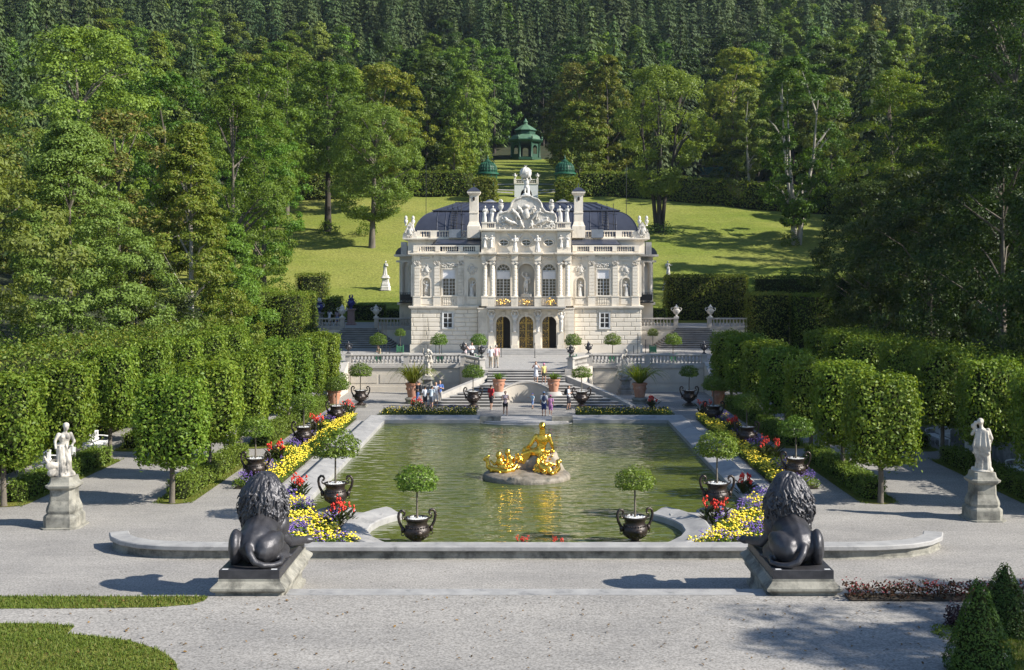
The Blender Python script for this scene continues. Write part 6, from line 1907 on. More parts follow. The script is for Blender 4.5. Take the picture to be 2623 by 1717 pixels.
# bay trees in green tubs on the terrace
mb = MB()
mb.box(-0.27, 0.27, -0.27, 0.27, 0.08, 0.58)
for a in (-1, 1):
    for c in (-1, 1): mb.box(a * 0.25, a * 0.31, c * 0.25, c * 0.31, 0.0, 0.66); mb.ell((a * 0.28, c * 0.28, 0.69), 0.04, 6, 4)
    mb.box(-0.25, 0.25, a * 0.27, a * 0.285, 0.12, 0.17); mb.box(-0.25, 0.25, a * 0.27, a * 0.285, 0.5, 0.55); mb.box(-0.02, 0.02, a * 0.27, a * 0.284, 0.17, 0.5)
TUB = mb.mesh('tub', TUBG)
for k, (x, y, lab) in enumerate(((-12.3, 94.5, 'behind the left end of the terrace balustrade'), (-7.2, 94.2, 'below the left small palace window'), (-3.9, 93.6, 'beside the left stair-head vase'),
        (3.85, 93.6, 'beside the right stair-head vase'), (7.15, 94.2, 'below the right small palace window'), (12.2, 94.5, 'behind the right end of the terrace balustrade'),
        (-11.7, 105.6, 'at the left corner of the palace'), (11.75, 105.6, 'at the right corner of the palace'))):
    t = thing('planter_tub', 'green wooden planter tub ' + lab, 'planter', (x, y, ZT + 0.01), 0, 'green tubs on the terrace')
    put('tub', TUB, t)
    b_ = thing('bay_tree', 'clipped bay ball in the green tub ' + lab, 'bay tree', (x, y, ZT + 0.55), 0.7 * k, 'bay balls in green tubs')
    q = 0.76 if k < 6 else 0.56
    put('crown', BAYC[k % 4], b_, (0, 0, 1.25), scale=(q, q, q * 1.08)); put('trunk', BAYT, b_, scale=(1, 1, 0.75))

# ------------------------------------------------------------------ terracotta pots
mb = MB(); mb.lathe([(0.30, 0), (0.32, 0.05), (0.40, 0.5), (0.43, 0.78), (0.49, 0.8), (0.50, 0.92), (0.45, 0.93), (0.42, 0.86)], 20)
for k in range(6):
    a = 2 * PI * k / 6; mb.ell((0.40 * math.cos(a), 0.40 * math.sin(a), 0.55), (0.06, 0.06, 0.08), 6, 5)
POT = mb.mesh('pot', TERRA, 40)
mb = MB(); mb.lathe([(0.42, 0.85), (0.01, 0.88)], 16); POTSOIL = mb.mesh('soil', SOIL)
def strap_leaves(seed, n, L, mat, w=0.045, spread=1.0):
    rg = random.Random(seed); mb = MB()
    for k in range(n):
        a = rg.uniform(0, 6.28); l = L * rg.uniform(0.7, 1.15); sp = spread * rg.uniform(0.3, 0.95)
        pts = []
        for i in range(7):
            t = i / 6; r = l * sp * t; z = l * (t * 1.15 - 0.75 * sp * t * t * t * 1.3)
            pts.append(Vector((0.1 * math.cos(a) + r * math.cos(a), 0.1 * math.sin(a) + r * math.sin(a), z)))
        side = Vector((-math.sin(a), math.cos(a), 0.15)) * w
        vs = []
        for i, p in enumerate(pts):
            q = 1 - (i / 6) ** 2.2
            vs += [p - side * q, p + side * q + Vector((0, 0, 0.004))]
        mb.add(vs, [(2 * i, 2 * i + 1, 2 * i + 3, 2 * i + 2) for i in range(6)])
    return mb
for s in (-1, 1):
    x, y = (s * 8.3, 83.2)
    t = thing('flower_pot', 'large terracotta pot on a round stone base, %s of the fan stairs' % ('left' if s < 0 else 'right'), 'plant pot', (x, y, 0.45))
    put('pot', POT, t, scale=1.12); put('soil', POTSOIL, t, scale=1.12)
    mb = MB(); mb.lathe([(0.62, -0.46), (0.62, -0.38), (0.5, -0.32), (0.56, -0.2), (0.6, -0.12), (0.45, -0.02), (0.4, 0.0)], 18); mb.build('stone_base', SAND, t, smooth=40)
    p = thing('strap_leaved_plant', 'fountain of long yellow-green strap leaves in the pot %s of the fan stairs' % ('left' if s < 0 else 'right'), 'plant', (x, y, 1.4))
    strap_leaves(900 + s, 120, 2.0, G_YEL, 0.05, 1.25).build('leaves', G_YEL, p)
    t = thing('flower_pot', 'terracotta pot at the foot of the %s side stair' % ('left' if s < 0 else 'right'), 'plant pot', (s * 14.0, 82.9, 0.0))
    put('pot', POT, t, scale=1.1); put('soil', POTSOIL, t, scale=1.1)
    p = thing('citrus_bush', 'round leafy bush in the terracotta pot by the %s side stair' % ('left' if s < 0 else 'right'), 'plant', (s * 14.0, 82.9, 0.95))
    put('crown', BAYC[1], p, (0, 0, 0.55), scale=(1.15, 1.15, 1.2))
    t = thing('flower_pot', 'terracotta pot on the %s scroll pier of the fan stairs' % ('left' if s < 0 else 'right'), 'plant pot', (s * 2.0, 83.1, 0.872))
    put('pot', POT, t, scale=0.98); put('soil', POTSOIL, t, scale=0.98)
    p = thing('agapanthus_plant', 'low arching leaves in the pot on the %s scroll pier' % ('left' if s < 0 else 'right'), 'plant', (s * 2.0, 83.1, 1.7))
    strap_leaves(910 + s, 90, 0.72, G_MID, 0.03, 1.15).build('leaves', G_MID, p)

# ------------------------------------------------------------------ vases on posts
mb = MB()
mb.box(-0.17, 0.17, -0.17, 0.17, 0, 0.06); mb.lathe([(0.14, 0.06), (0.06, 0.14), (0.06, 0.24), (0.12, 0.28), (0.22, 0.42), (0.24, 0.55), (0.15, 0.64), (0.15, 0.72), (0.2, 0.78), (0.12, 0.82), (0.05, 0.9), (0.02, 1.0)], 14)
for a in (0, 1.57, 3.14, 4.71): mb.tube([(0.2 * math.cos(a), 0.2 * math.sin(a), 0.5), (0.32 * math.cos(a), 0.32 * math.sin(a), 0.66), (0.24 * math.cos(a), 0.24 * math.sin(a), 0.78)], 0.035, 6)
for k in range(10):
    a = 2 * PI * k / 10; mb.ell((0.23 * math.cos(a), 0.23 * math.sin(a), 0.44), (0.05, 0.05, 0.07), 6, 4)
BVASE = mb.mesh('bronze_vase', BRONZE, 45)
for (x, y, lab) in ((-14.25, 91.2, 'at the left end of the terrace balustrade'), (-5.0, 91.2, 'on the balustrade corner left of the stair'), (-3.42, 87.35, 'on the left post at the stair head'),
                    (3.42, 87.35, 'on the right post at the stair head'), (5.0, 91.2, 'on the balustrade corner right of the stair'), (14.25, 91.2, 'at the right end of the terrace balustrade')):
    tag(put('bronze_vase', BVASE, None, (x, y, ZT + 0.95)), 'small dark bronze vase ' + lab, 'vase', 'bronze vases on the terrace balustrade')
mb = MB()
mb.box(-0.24, 0.24, -0.24, 0.24, 0, 0.1); mb.lathe([(0.2, 0.1), (0.1, 0.2), (0.1, 0.3), (0.26, 0.42), (0.36, 0.6), (0.38, 0.76), (0.24, 0.9), (0.24, 0.98), (0.32, 1.04), (0.2, 1.1), (0.1, 1.2), (0.05, 1.34)], 18)
for s in (-1, 1): mb.tube([(s * 0.36, 0, 0.66), (s * 0.5, 0, 0.76), (s * 0.54, 0, 0.92), (s * 0.44, 0, 1.0), (s * 0.36, 0, 0.94)], 0.045, 6)
WVASE = mb.mesh('stone_vase', STAT, 45)
for (x, lab) in ((-15.45, 'inner post of the left garden stair'), (-18.95, 'outer post of the left garden stair'), (15.45, 'inner post of the right garden stair'), (18.95, 'outer post of the right garden stair')):
    tag(put('stone_vase', WVASE, None, (x, 117.1, ZU + 1.06)), 'white lidded stone vase on the ' + lab, 'vase', 'white vases on the garden stair posts')
# cobalt porcelain vases on pedestals
for k, (x, y, hp, lab) in enumerate(((-22.1, 121.5, 1.4, 'blue and white porcelain vase with pale flowers on a stone pedestal'), (-19.0, 123.5, 1.75, 'all-blue porcelain vase on a reddish pedestal before the low hedge'))):
    t = thing('vase_pedestal', ['pale stone pedestal carrying the blue and white vase', 'reddish stone pedestal carrying the all-blue vase'][k], 'pedestal', (x, y, ZU))
    mb = MB(); mb.frust(rect(-0.5, 0.5, -0.5, 0.5), [(0, 0), (0, 0.15), (0.12, 0.25), (0.16, hp - 0.25), (0.06, hp - 0.12), (0.0, hp - 0.1), (0.0, hp)]); mb.build('shaft', SAND if k == 0 else M('red_marble', (0.30, 0.19, 0.17), 0.5, (0.22, 0.14, 0.13), 3.0), t)
    v = thing('porcelain_vase', lab, 'vase', (x, y, ZU + hp))
    mb = MB(); mb.lathe([(0.2, 0), (0.2, 0.05), (0.1, 0.14), (0.12, 0.22), (0.36, 0.45), (0.44, 0.68), (0.38, 0.85), (0.28, 0.95), (0.42, 1.05), (0.4, 1.08), (0.02, 1.12)], 20); mb.build('body', COBALT, v, smooth=50)
    mb = MB()
    for s in (-1, 1): mb.tube([(s * 0.42, 0, 0.6), (s * 0.56, 0, 0.75), (s * 0.46, 0, 0.95)], 0.04, 6)
    mb.ell((0, -0.4, 0.66), (0.16, 0.05, 0.14), 10, 6); mb.build('handles_and_medallion', PAINT if k == 0 else COBALT, v, smooth=60)
    mb = MB(); rg = random.Random(k)
    for j in range(16): mb.ell((rg.uniform(-0.25, 0.25), rg.uniform(-0.2, 0.2), rg.uniform(1.1, 1.5)), (0.07, 0.07, 0.1), 6, 4)
    mb.build('flowers', STAT if k == 0 else COBALT, v, smooth=60)

# ------------------------------------------------------------------ statues on pedestals
def octa(w, c=0.28):
    a = w; b = w * (1 - c)
    return [(-b, -a), (b, -a), (a, -b), (a, b), (b, a), (-b, a), (-a, b), (-a, -b)]
def pedestal(label, x, y, z, hp, w, mat, name='statue_pedestal'):
    t = thing(name, label, 'pedestal', (x, y, z))
    k = hp / 1.9
    mb = MB(); mb.frust(octa(w), [(-0.12, -0.05), (-0.12, 0.05), (0.0, 0.06), (0.0, 0.42 * k), (0.02, 0.47 * k), (0.12, 0.56 * k)]); mb.build('base', mat, t)
    mb = MB(); mb.frust(octa(w * 0.88), [(0.02, 0.561 * k), (0.0, 0.66 * k), (0.03, 0.8 * k), (0.12, 1.02 * k), (0.14, 1.42 * k)]); mb.build('shaft', mat, t)
    mb = MB(); mb.frust(octa(w * 0.86), [(0.1, 1.421 * k), (-0.02, 1.52 * k), (-0.04, 1.6 * k), (0.04, 1.64 * k), (0.1, 1.72 * k), (0.14, hp)]); mb.build('cap', mat, t)
    return t
SMARB = M('weathered_garden_marble', (0.58, 0.535, 0.46), 0.75, (0.42, 0.385, 0.33), 2.2, dirt=(0.17, 0.16, 0.145), dscale=1.6, dlo=0.5, dhi=0.66, bump=0.5, bscale=14, bdist=0.02)
def garden_figure(seed, pose, back=False, extra=None):
    rg = random.Random(seed)
    mb = MB()
    head = Vector((0.05, -0.04, 1.62)); chest = Vector((0, 0, 1.25)); hip = Vector((-0.05, 0.0, 0.9))
    mb.ell(head, (0.095, 0.112, 0.13)); mb.ell(head + Vector((0, 0.05, 0.05)), (0.11, 0.11, 0.10)); mb.ell(head + Vector((0.0, 0.13, 0.02)), 0.06)
    mb.ell(head + Vector((0, -0.11, -0.01)), (0.018, 0.03, 0.03))
    mb.caps((0.02, 0, 1.42), 0.06, head, 0.06)
    mb.ell(chest, (0.19, 0.13, 0.2)); mb.ell((0, 0, 1.06), (0.15, 0.12, 0.18)); mb.ell(hip, (0.2, 0.15, 0.18))
    for s in (-1, 1): mb.ell((s * 0.08, -0.11, 1.3), 0.065)
    # legs under cloth with one knee forward
    mb.caps(hip + Vector((0.09, -0.02, 0)), 0.13, (0.13, -0.14, 0.5), 0.09); mb.caps((0.13, -0.14, 0.5), 0.09, (0.12, 0.0, 0.1), 0.075)
    mb.caps(hip + Vector((-0.09, 0, 0)), 0.13, (-0.12, 0, 0.1), 0.1)
    for k in range(16):
        a = 2 * PI * k / 16 + rg.uniform(-0.12, 0.12)
        r0, r1 = 0.17, rg.uniform(0.2, 0.27)
        m0 = hip + Vector((r0 * math.cos(a), r0 * 0.8 * math.sin(a), rg.uniform(-0.1, 0.12)))
        m1 = Vector((-0.02 + r1 * math.cos(a + 0.15), r1 * 0.9 * math.sin(a + 0.15), rg.uniform(0.02, 0.12)))
        mb.caps(m0, 0.03, m1, rg.uniform(0.035, 0.055), 6)
    for k in range(9):   # folds swung diagonally over the hips and back
        t = k / 8
        mb.caps((0.2 - 0.02 * k, 0.1 - 0.26 * t, 1.3 - 0.3 * t), 0.035, (-0.24 + 0.05 * k, 0.12 - 0.26 * t, 1.02 - 0.35 * t), 0.04, 6)
    for s, (el, ha) in zip((-1, 1), pose):
        sh = chest + Vector((s * 0.19, 0, 0.12))
        mb.caps(sh, 0.072, el, 0.055); mb.caps(el, 0.052, ha, 0.036); mb.ell(ha, (0.04, 0.05, 0.05))
    if extra: extra(mb, rg)
    mb.ell((0, 0, 0.0), (0.36, 0.32, 0.09), 16, 6)
    for k in range(10):
        a = rg.uniform(0, 6.28); mb.ell((0.28 * math.cos(a), 0.25 * math.sin(a), 0.04), rg.uniform(0.05, 0.1), 6, 4)
    return blob(mb, 'figure', 0.022, 1, 0.35)
def bird(mb, rg):
    mb.ell((-0.42, -0.1, 0.36), (0.2, 0.13, 0.14)); mb.caps((-0.5, -0.1, 0.42), 0.06, (-0.62, -0.12, 0.62), 0.04); mb.ell((-0.64, -0.14, 0.66), (0.05, 0.06, 0.05))
    for k in range(7): mb.caps((-0.32, -0.06, 0.32), 0.05, (-0.12 - 0.05 * k, 0.2 + 0.02 * k, 0.06 + 0.03 * k), 0.04, 6)
    mb.ell((-0.4, -0.1, 0.12), (0.16, 0.16, 0.14))
def child(mb, rg):
    mb.ell((0.2, 0.04, 1.6), 0.07); mb.ell((0.26, 0.0, 1.48), (0.1, 0.09, 0.1))
    for k in range(9):
        x0 = 0.17 - 0.042 * k; x1 = 0.26 - 0.062 * k
        mb.caps((x0, 0.11, 1.40 - 0.02 * abs(k - 4)), 0.034, (x1, 0.20 + 0.035 * math.cos(k * 2.2), 0.85), 0.05, 6); mb.caps((x1, 0.20 + 0.035 * math.cos(k * 2.2), 0.85), 0.05, (x1 * 0.8 - 0.06, 0.18, 0.30 + 0.05 * k), 0.035, 6)
    mb.caps((-0.16, -0.1, 0.75), 0.06, (0.24, 0.16, 0.62), 0.07); mb.caps((0.22, 0.1, 0.9), 0.06, (-0.2, 0.18, 0.6), 0.06)
pedestal('stained baroque stone pedestal under the statue with the bird', -17.45, 43.0, 0, 1.9, 0.62, SAND)
st = put('garden_statue', withmat(garden_figure(21, (((-0.3, 0.0, 1.15), (-0.3, -0.2, 0.95)), ((0.3, -0.06, 1.12), (0.2, -0.24, 1.0))), extra=bird), SMARB), None, (-17.45, 43.0, 1.93), 0.5, 1.12)
tag(st, 'weathered stone woman with a bird at her side, left gravel court', 'statue')
pedestal('stained baroque stone pedestal under the statue with swept cloak', 17.75, 44.3, 0, 1.85, 0.62, SAND)
st = put('garden_statue', withmat(garden_figure(22, (((-0.3, 0.05, 1.1), (-0.24, -0.15, 0.85)), ((0.32, -0.02, 1.2), (0.22, -0.1, 1.45))), extra=child), SMARB), None, (17.75, 44.3, 1.88), PI - 0.4, 1.15)
tag(st, 'weathered stone woman seen from behind in a swept cloak, right court', 'statue')
for s in (-1, 1):
    pedestal('dark stone pedestal before the terrace wall, %s of the fan stairs' % ('left' if s < 0 else 'right'), s * 7.75, 89.2, 0, 1.45, 0.55, DSTONE)
    st = put('garden_statue', withmat(garden_figure(30 + s, (((-0.28, -0.1, 1.2 if s > 0 else 1.55), (-0.2, -0.2, 1.0 if s > 0 else 1.75)), ((0.3, -0.05, 1.1), (0.25, -0.25, 0.9))), extra=(child if s < 0 else bird)), SMARB), None, (s * 7.75, 89.2, 1.46), 0.3 * s, 1.2)
    tag(st, 'stone figure before the terrace wall, %s' % ('left of the stairs, arm raised' if s < 0 else 'right of the stairs, with child at knee'), 'statue')
    gx, gy = (-18.3, 148) if s < 0 else (18.4, 148)
    pedestal('white marble pedestal of the statue on the lawn slope, %s' % ('left' if s < 0 else 'right'), gx, gy, ground_h(gx, gy) + 0.1, 1.9, 0.62, STAT)
    st = put('garden_statue', FIG[0 if s < 0 else 4], None, (gx, gy, ground_h(gx, gy) + 1.98), 0.3 * s, 1.08)
    tag(st, 'bright white statue standing on the lawn slope %s of the palace' % ('left' if s < 0 else 'right'), 'statue')

# ------------------------------------------------------------------ benches and bins
def bench(label, x, y, rz):
    t = thing('garden_bench', label, 'bench', (x, y, 0), rz, 'white garden benches')
    if not BENCH:
        mb = MB()
        for k in range(5): mb.bbox(-1.15, 1.15, -0.28 + k * 0.115, -0.18 + k * 0.115, 0.43, 0.47, 0.008)
        mb.box(-1.12, 1.12, -0.27, -0.23, 0.36, 0.429); BENCH['seat'] = mb.mesh('seat', PAINT)
        mb = MB()
        mb.tube([(-1.12 + 2.24 * i / 14, 0.33, 0.98 + 0.05 * abs(math.sin(PI * 3 * i / 14))) for i in range(15)], 0.045, 6); mb.box(-1.12, 1.12, 0.27, 0.31, 0.56, 0.62)
        for k in range(14):
            xx = -1.05 + 2.1 * k / 13; mb.box(xx - 0.04, xx + 0.04, 0.295, 0.325, 0.5, 1.0)
        BENCH['back'] = mb.mesh('backrest', PAINT, 60)
        mb = MB(); mb.tube([(0, 0, 0.44), (0, 0, 0.34), (0, -0.03, 0.15), (0, 0.02, 0.03), (0, 0.0, 0.0)], [0.045, 0.05, 0.03, 0.025, 0.04], 7); BENCH['leg'] = mb.mesh('leg', PAINT, 60)
        mb = MB(); mb.tube([(0, 0.3, 0.75), (0, 0.0, 0.74), (0, -0.24, 0.7), (0, -0.28, 0.62), (0, -0.2, 0.46)], 0.035, 6); BENCH['arm'] = mb.mesh('armrest', PAINT, 60)
    put('seat', BENCH['seat'], t); put('backrest', BENCH['back'], t)
    for xx in (-1.08, -0.36, 0.36, 1.08):
        for yy in (-0.24, 0.28): put('leg', BENCH['leg'], t, (xx, yy, 0))
    for xx in (-1.12, 1.12): put('armrest', BENCH['arm'], t, (xx, 0, 0))
BENCH = {}
bench('white garden bench behind the statue with the bird', -22.6, 53.8, PI / 2 + 0.03)
bench('white garden bench beyond the white bin, left row', -22.9, 60.6, PI / 2)
bench('white garden bench cut by the left picture edge', -22.9, 46.6, PI / 2)
bench('white garden bench before the rubble wall, right row', 22.9, 63.4, -PI / 2)
bench('white garden bench behind the right statue', 22.9, 52.6, -PI / 2)
for s in (-1, 1):
    t = thing('litter_bin', 'white slatted litter bin between the benches on the %s' % ('left' if s < 0 else 'right'), 'litter bin', (s * 22.9, 56.8 if s < 0 else 58.2, 0), 0.2)
    mb = MB(); mb.box(-0.3, 0.3, -0.3, 0.3, 0.05, 0.95)
    for k in range(8):
        q = -0.29 + 0.58 * k / 7
        for a in (-1, 1): mb.box(q - 0.028, q + 0.028, a * 0.3, a * 0.325, 0.06, 0.94); mb.box(a * 0.3, a * 0.325, q - 0.028, q + 0.028, 0.06, 0.94)
    mb.build('slatted_box', PAINT, t)
    mb = MB(); mb.bbox(-0.35, 0.35, -0.35, 0.35, 0.951, 1.0, 0.015); mb.build('lid', PAINT, t)
mb = MB(); mb.box(24.0, 24.5, 52, 70, 0, 2.1); tag(mb.build('rubble_wall', M('rubble_stone', (0.34, 0.33, 0.31), 0.9, (0.18, 0.18, 0.175), 2.4, dirt=(0.08, 0.085, 0.08), dscale=1.5, bump=0.8, bscale=6)), 'grey rubble wall behind the right benches', 'stone wall')
# slim barrier posts and poles on the terrace
mb = MB(); mb.lathe([(0.10, 0), (0.10, 0.02), (0.028, 0.03), (0.028, 1.2), (0.034, 1.24)], 8); PST_ = mb.mesh('barrier_post', IRON, 40)
for k, (x, y, hs) in enumerate(((-2.2, 100, 1.05), (0.75, 99.5, 1.05), (-7.9, 99.5, 0.9), (-8.6, 99.5, 0.9), (-7.4, 99.5, 0.9), (9.4, 99.5, 0.85), (10.0, 102, 1.6), (10.7, 102, 1.15), (-12.9, 100, 0.8), (-12.0, 100, 0.8), (-13.2, 101.5, 2.4), (-12.85, 101.5, 2.5), (-12.5, 101.5, 2.6))):
    o = put('barrier_post', PST_, None, (x, y, ZT), 0, (1, 1, hs))
    tag(o, 'slim dark barrier post on the terrace before the palace' if hs < 2 else 'tall thin pole by the left garden stair', 'post', 'slim barrier posts on the terrace' if hs < 2 else 'tall thin poles by the left stair')

# ------------------------------------------------------------------ bronze lions
def lion(sgn, seed):
    """reclining lion seen from behind; local y runs from the hindquarters (0) to the paws; sgn=+1: near foreleg stretched to +x"""
    rg = random.Random(seed)
    b = MB()
    # trunk of the body
    b.ell((-0.06, 0.78, 0.56), (0.56, 0.60, 0.56)); b.caps((-0.04, 0.85, 0.62), 0.56, (-0.08, 1.9, 0.78), 0.60, 16); b.ell((-0.1, 2.1, 0.9), (0.6, 0.55, 0.6))
    b.ell((-0.06, 1.3, 1.0), (0.2, 0.8, 0.26)); b.caps((-0.04, 0.55, 0.92), 0.16, (-0.08, 1.9, 1.3), 0.2)
    # far (upright) thigh and near (rolled) thigh
    b.ell((-0.60, 0.62, 0.52), (0.22, 0.50, 0.56), rot=(0.25, 0.0, 0.15)); b.caps((-0.66, 0.95, 0.75), 0.18, (-0.70, 1.25, 0.35), 0.14); b.caps((-0.70, 1.25, 0.3), 0.13, (-0.64, 0.5, 0.12), 0.12); b.caps((-0.66, 1.15, 0.1), 0.12, (-0.68, 1.55, 0.1), 0.11)
    b.ell((0.38, 0.66, 0.50), (0.38, 0.62, 0.46), rot=(0.35, 0.4, -0.2)); b.ell((0.50, 0.86, 0.60), (0.26, 0.42, 0.34), rot=(0.3, 0.5, -0.2)); b.caps((0.30, 0.45, 0.60), 0.30, (0.60, 1.15, 0.42), 0.22); b.caps((0.55, 1.05, 0.5), 0.2, (0.74, 1.35, 0.26), 0.15)
    b.caps((0.74, 1.35, 0.24), 0.14, (0.55, 0.75, 0.12), 0.12); b.caps((0.6, 0.8, 0.1), 0.12, (0.78, 1.25, 0.09), 0.11)
    for k in range(4): b.caps((0.74 + 0.05 * k, 1.3, 0.07), 0.055, (0.76 + 0.06 * k, 1.45, 0.06), 0.05, 6)
    # ribs and loose skin
    for k in range(6):
        y = 1.15 + 0.14 * k; b.caps((0.30, y, 0.98), 0.07, (0.46, y + 0.06, 0.52), 0.06, 6)
    for k in range(5): b.caps((-0.42, 1.2 + 0.16 * k, 0.92), 0.07, (-0.54, 1.25 + 0.16 * k, 0.5), 0.06, 6)
    # shoulders, forelegs, paws
    b.ell((0.42, 2.1, 0.72), (0.26, 0.38, 0.46), rot=(0.2, 0.3, 0)); b.caps((0.5, 2.05, 0.5), 0.2, (0.66, 2.2, 0.26), 0.18); b.caps((0.66, 2.2, 0.26), 0.18, (0.98, 2.86, 0.17), 0.14); b.ell((1.08, 3.04, 0.14), (0.17, 0.22, 0.14), rot=(0, 0, -0.4))
    for k in range(4): b.caps((1.0 + 0.075 * k, 3.08 - 0.03 * k, 0.14), 0.07, (1.04 + 0.08 * k, 3.24 - 0.04 * k, 0.08), 0.055, 6)
    b.ell((-0.58, 2.15, 0.72), (0.24, 0.36, 0.46)); b.caps((-0.62, 2.1, 0.45), 0.19, (-0.62, 2.3, 0.24), 0.17); b.caps((-0.62, 2.3, 0.22), 0.16, (-0.52, 3.15, 0.14), 0.14); b.ell((-0.5, 3.25, 0.13), (0.15, 0.2, 0.13))
    # tail
    tp = [(-0.12, 0.22, 0.62), (-0.02, 0.02, 0.46), (0.14, -0.06, 0.24), (0.40, -0.04, 0.13), (0.66, 0.10, 0.11), (0.82, 0.34, 0.12), (0.80, 0.58, 0.14)]
    for i in range(len(tp) - 1): b.caps(tp[i], 0.12 - 0.008 * i, tp[i + 1], 0.115 - 0.008 * i, 10)
    b.ell((0.72, 0.72, 0.13), (0.16, 0.12, 0.11)); 
    for k in range(8): b.caps((0.74, 0.66, 0.13), 0.06, (0.72 - 0.16 * math.cos(k), 0.78 + 0.1 * math.sin(k * 1.3), 0.10), 0.03, 6)
    # head, mostly behind the mane
    b.ell((-0.1, 2.72, 1.78), (0.33, 0.36, 0.36)); b.caps((-0.1, 2.85, 1.68), 0.22, (-0.1, 3.18, 1.6), 0.17); b.ell((-0.1, 3.16, 1.46), (0.13, 0.14, 0.09))
    for s in (-1, 1): b.ell((-0.1 + s * 0.3, 2.55, 2.08), (0.09, 0.06, 0.11))
    m = MB()
    c = Vector((-0.10, 2.02, 1.50))
    m.ell(c, (0.64, 0.54, 0.96), 20, 14); m.ell(c + Vector((0.02, 0.12, 0.55)), (0.48, 0.44, 0.46)); m.ell(c + Vector((0.05, -0.08, -0.5)), (0.64, 0.50, 0.5))
    for k in range(560):
        th = rg.uniform(0, 2 * PI); u = rg.uniform(-0.55, 1.0); w_ = rg.uniform(0.024, 0.044)
        drift = rg.uniform(-0.5, 0.5); ph = rg.uniform(0, 6.28); lift = rg.uniform(0.0, 0.05)
        pts = []
        for i in range(6):
            uu = u - 0.14 * i * rg.uniform(0.8, 1.2); tt = th + drift * 0.09 * i + 0.10 * math.sin(ph + 1.5 * i)
            uc = max(-0.98, uu); r = math.sqrt(max(0.0, 1 - uc * uc)) if uc > -0.55 else math.sqrt(1 - 0.3) * (1 - 0.25 * (-0.55 - uc))
            fl = 1.0 + 0.05 * math.sin(ph + i) + lift + (0.03 * i if i > 3 else 0)
            pts.append(c + Vector((0.66 * r * math.cos(tt) * fl * (1.0 - 0.10 * uc), 0.56 * r * math.sin(tt) * fl, 0.98 * uc)))
        for i in range(5): m.caps(pts[i], w_ * (1 - 0.13 * i), pts[i + 1], w_ * (1 - 0.13 * (i + 1)), 6)
    for q in (b, m):
        q.v = [(p[0] * sgn, p[1], p[2]) for p in q.v]
        if sgn < 0: q.f = [f[::-1] for f in q.f]
    return withmat(blob(b, 'body', 0.030, 9, 0.6), BRONZE), withmat(blob(m, 'mane', 0.017, 1, 0.3), BRONZE)
for s in (-1, 1):
    X0 = s * 7.68
    side = 'left' if s < 0 else 'right'
    pd = thing('stone_pedestal', 'moulded stone pedestal under the bronze lion on the %s' % side, 'pedestal', (X0, 31.4, 0))
    mb = MB(); mb.frust(rect(-0.78, 0.78, 0.28, 3.62), [(-0.1, -0.02), (-0.1, 0.12), (0, 0.2), (0, 0.86)]); mb.build('pier', SAND, pd)
    mb = MB(); mb.frust(rect(-0.92, 0.92, 0.06, 3.86), [(0.0, 0.56), (0.0, 0.72), (-0.05, 0.74), (-0.12, 0.80), (-0.12, 0.86), (-0.10, 0.88), (0.06, 1.02), (0.06, 1.09)]); mb.build('cap_moulding', SAND, pd)
    ln = thing('lion_statue', 'dark bronze lion lying with its back to the viewer, %s of the centre line' % side, 'lion statue', (X0, 31.5, 1.092))
    mb = MB(); mb.bbox(-0.84, 0.84, 0.02, 3.62, 0.0, 0.25, 0.015); mb.build('bronze_plinth', BRONZE, ln)
    body, mane = lion(-s, 50 + s)
    put('body', body, ln, (0, 0.16, 0.22), scale=(0.94, 1.0, 0.94)); put('mane', mane, ln, (0, 0.16, 0.22), scale=(0.98, 1.0, 0.95))
    for q in (-0.68, 0.68):
        mb = MB(); mb.box(q - 0.08, q + 0.08, 0.05, 0.14, 0.251, 0.256); mb.build('label_sticker', PAINT, ln)

# ------------------------------------------------------------------ gilded fountain group
fo = thing('fountain_group', 'gilded goddess with putti on a flat rock island in the pool', 'fountain', (0.02, 52.9, 0))
fo.scale = (1.04, 1.0, 1.12)
mb = MB(); rg = random.Random(8)
mb.lathe([(1.95, -0.3), (1.98, 0.1), (1.93, 0.22), (1.7, 0.31), (0.9, 0.36), (0.01, 0.38)], 30, sx=1.0, sy=0.95)
for k in range(26):
    a, r = rg.uniform(0, 6.28), rg.uniform(0.6, 1.7); mb.ell((r * math.cos(a), r * math.sin(a), 0.28), (rg.uniform(0.12, 0.35), rg.uniform(0.12, 0.3), rg.uniform(0.05, 0.13)), 8, 5)
rock1 = withmat(blob(mb, 'island_rock', 0.05, 2, 0.5), M('wet_rock', (0.27, 0.235, 0.19), 0.6, (0.15, 0.13, 0.10), 3.0, dirt=(0.06, 0.06, 0.045), dscale=2.2, bump=0.6, bscale=10, bdist=0.04))
put('island_rock', rock1, fo)
mb = MB()
for (x, y, z, r) in ((0.85, 0.25, 0.5, 0.55), (0.5, 0.3, 0.55, 0.5), (0.2, 0.35, 0.5, 0.45), (1.15, 0.2, 0.75, 0.35), (1.3, 0.1, 0.4, 0.4), (1.2, 0.3, 0.95, 0.22), (-0.2, 0.4, 0.4, 0.4), (0.75, 0.2, 0.75, 0.35), (0.45, 0.2, 0.8, 0.28)): mb.ell((x, y, z), (r, r * 0.8, r * 0.9), 7, 5, rot=(x, y, z))
put('seat_rock', withmat(blob(mb, 'seat_rock', 0.06, 1, 0.4), M('pale_seat_rock', (0.40, 0.35, 0.27), 0.8, (0.25, 0.215, 0.165), 3.0, bump=0.6, bscale=8, bdist=0.05)), fo)
mb = MB()
mb.ell((0.70, 0.18, 2.12), (0.145, 0.16, 0.17)); mb.ell((0.70, 0.10, 2.2), (0.16, 0.14, 0.14)); mb.ell((0.70, 0.0, 2.16), 0.1); mb.caps((0.70, 0.18, 1.86), 0.09, (0.70, 0.18, 2.05), 0.09)
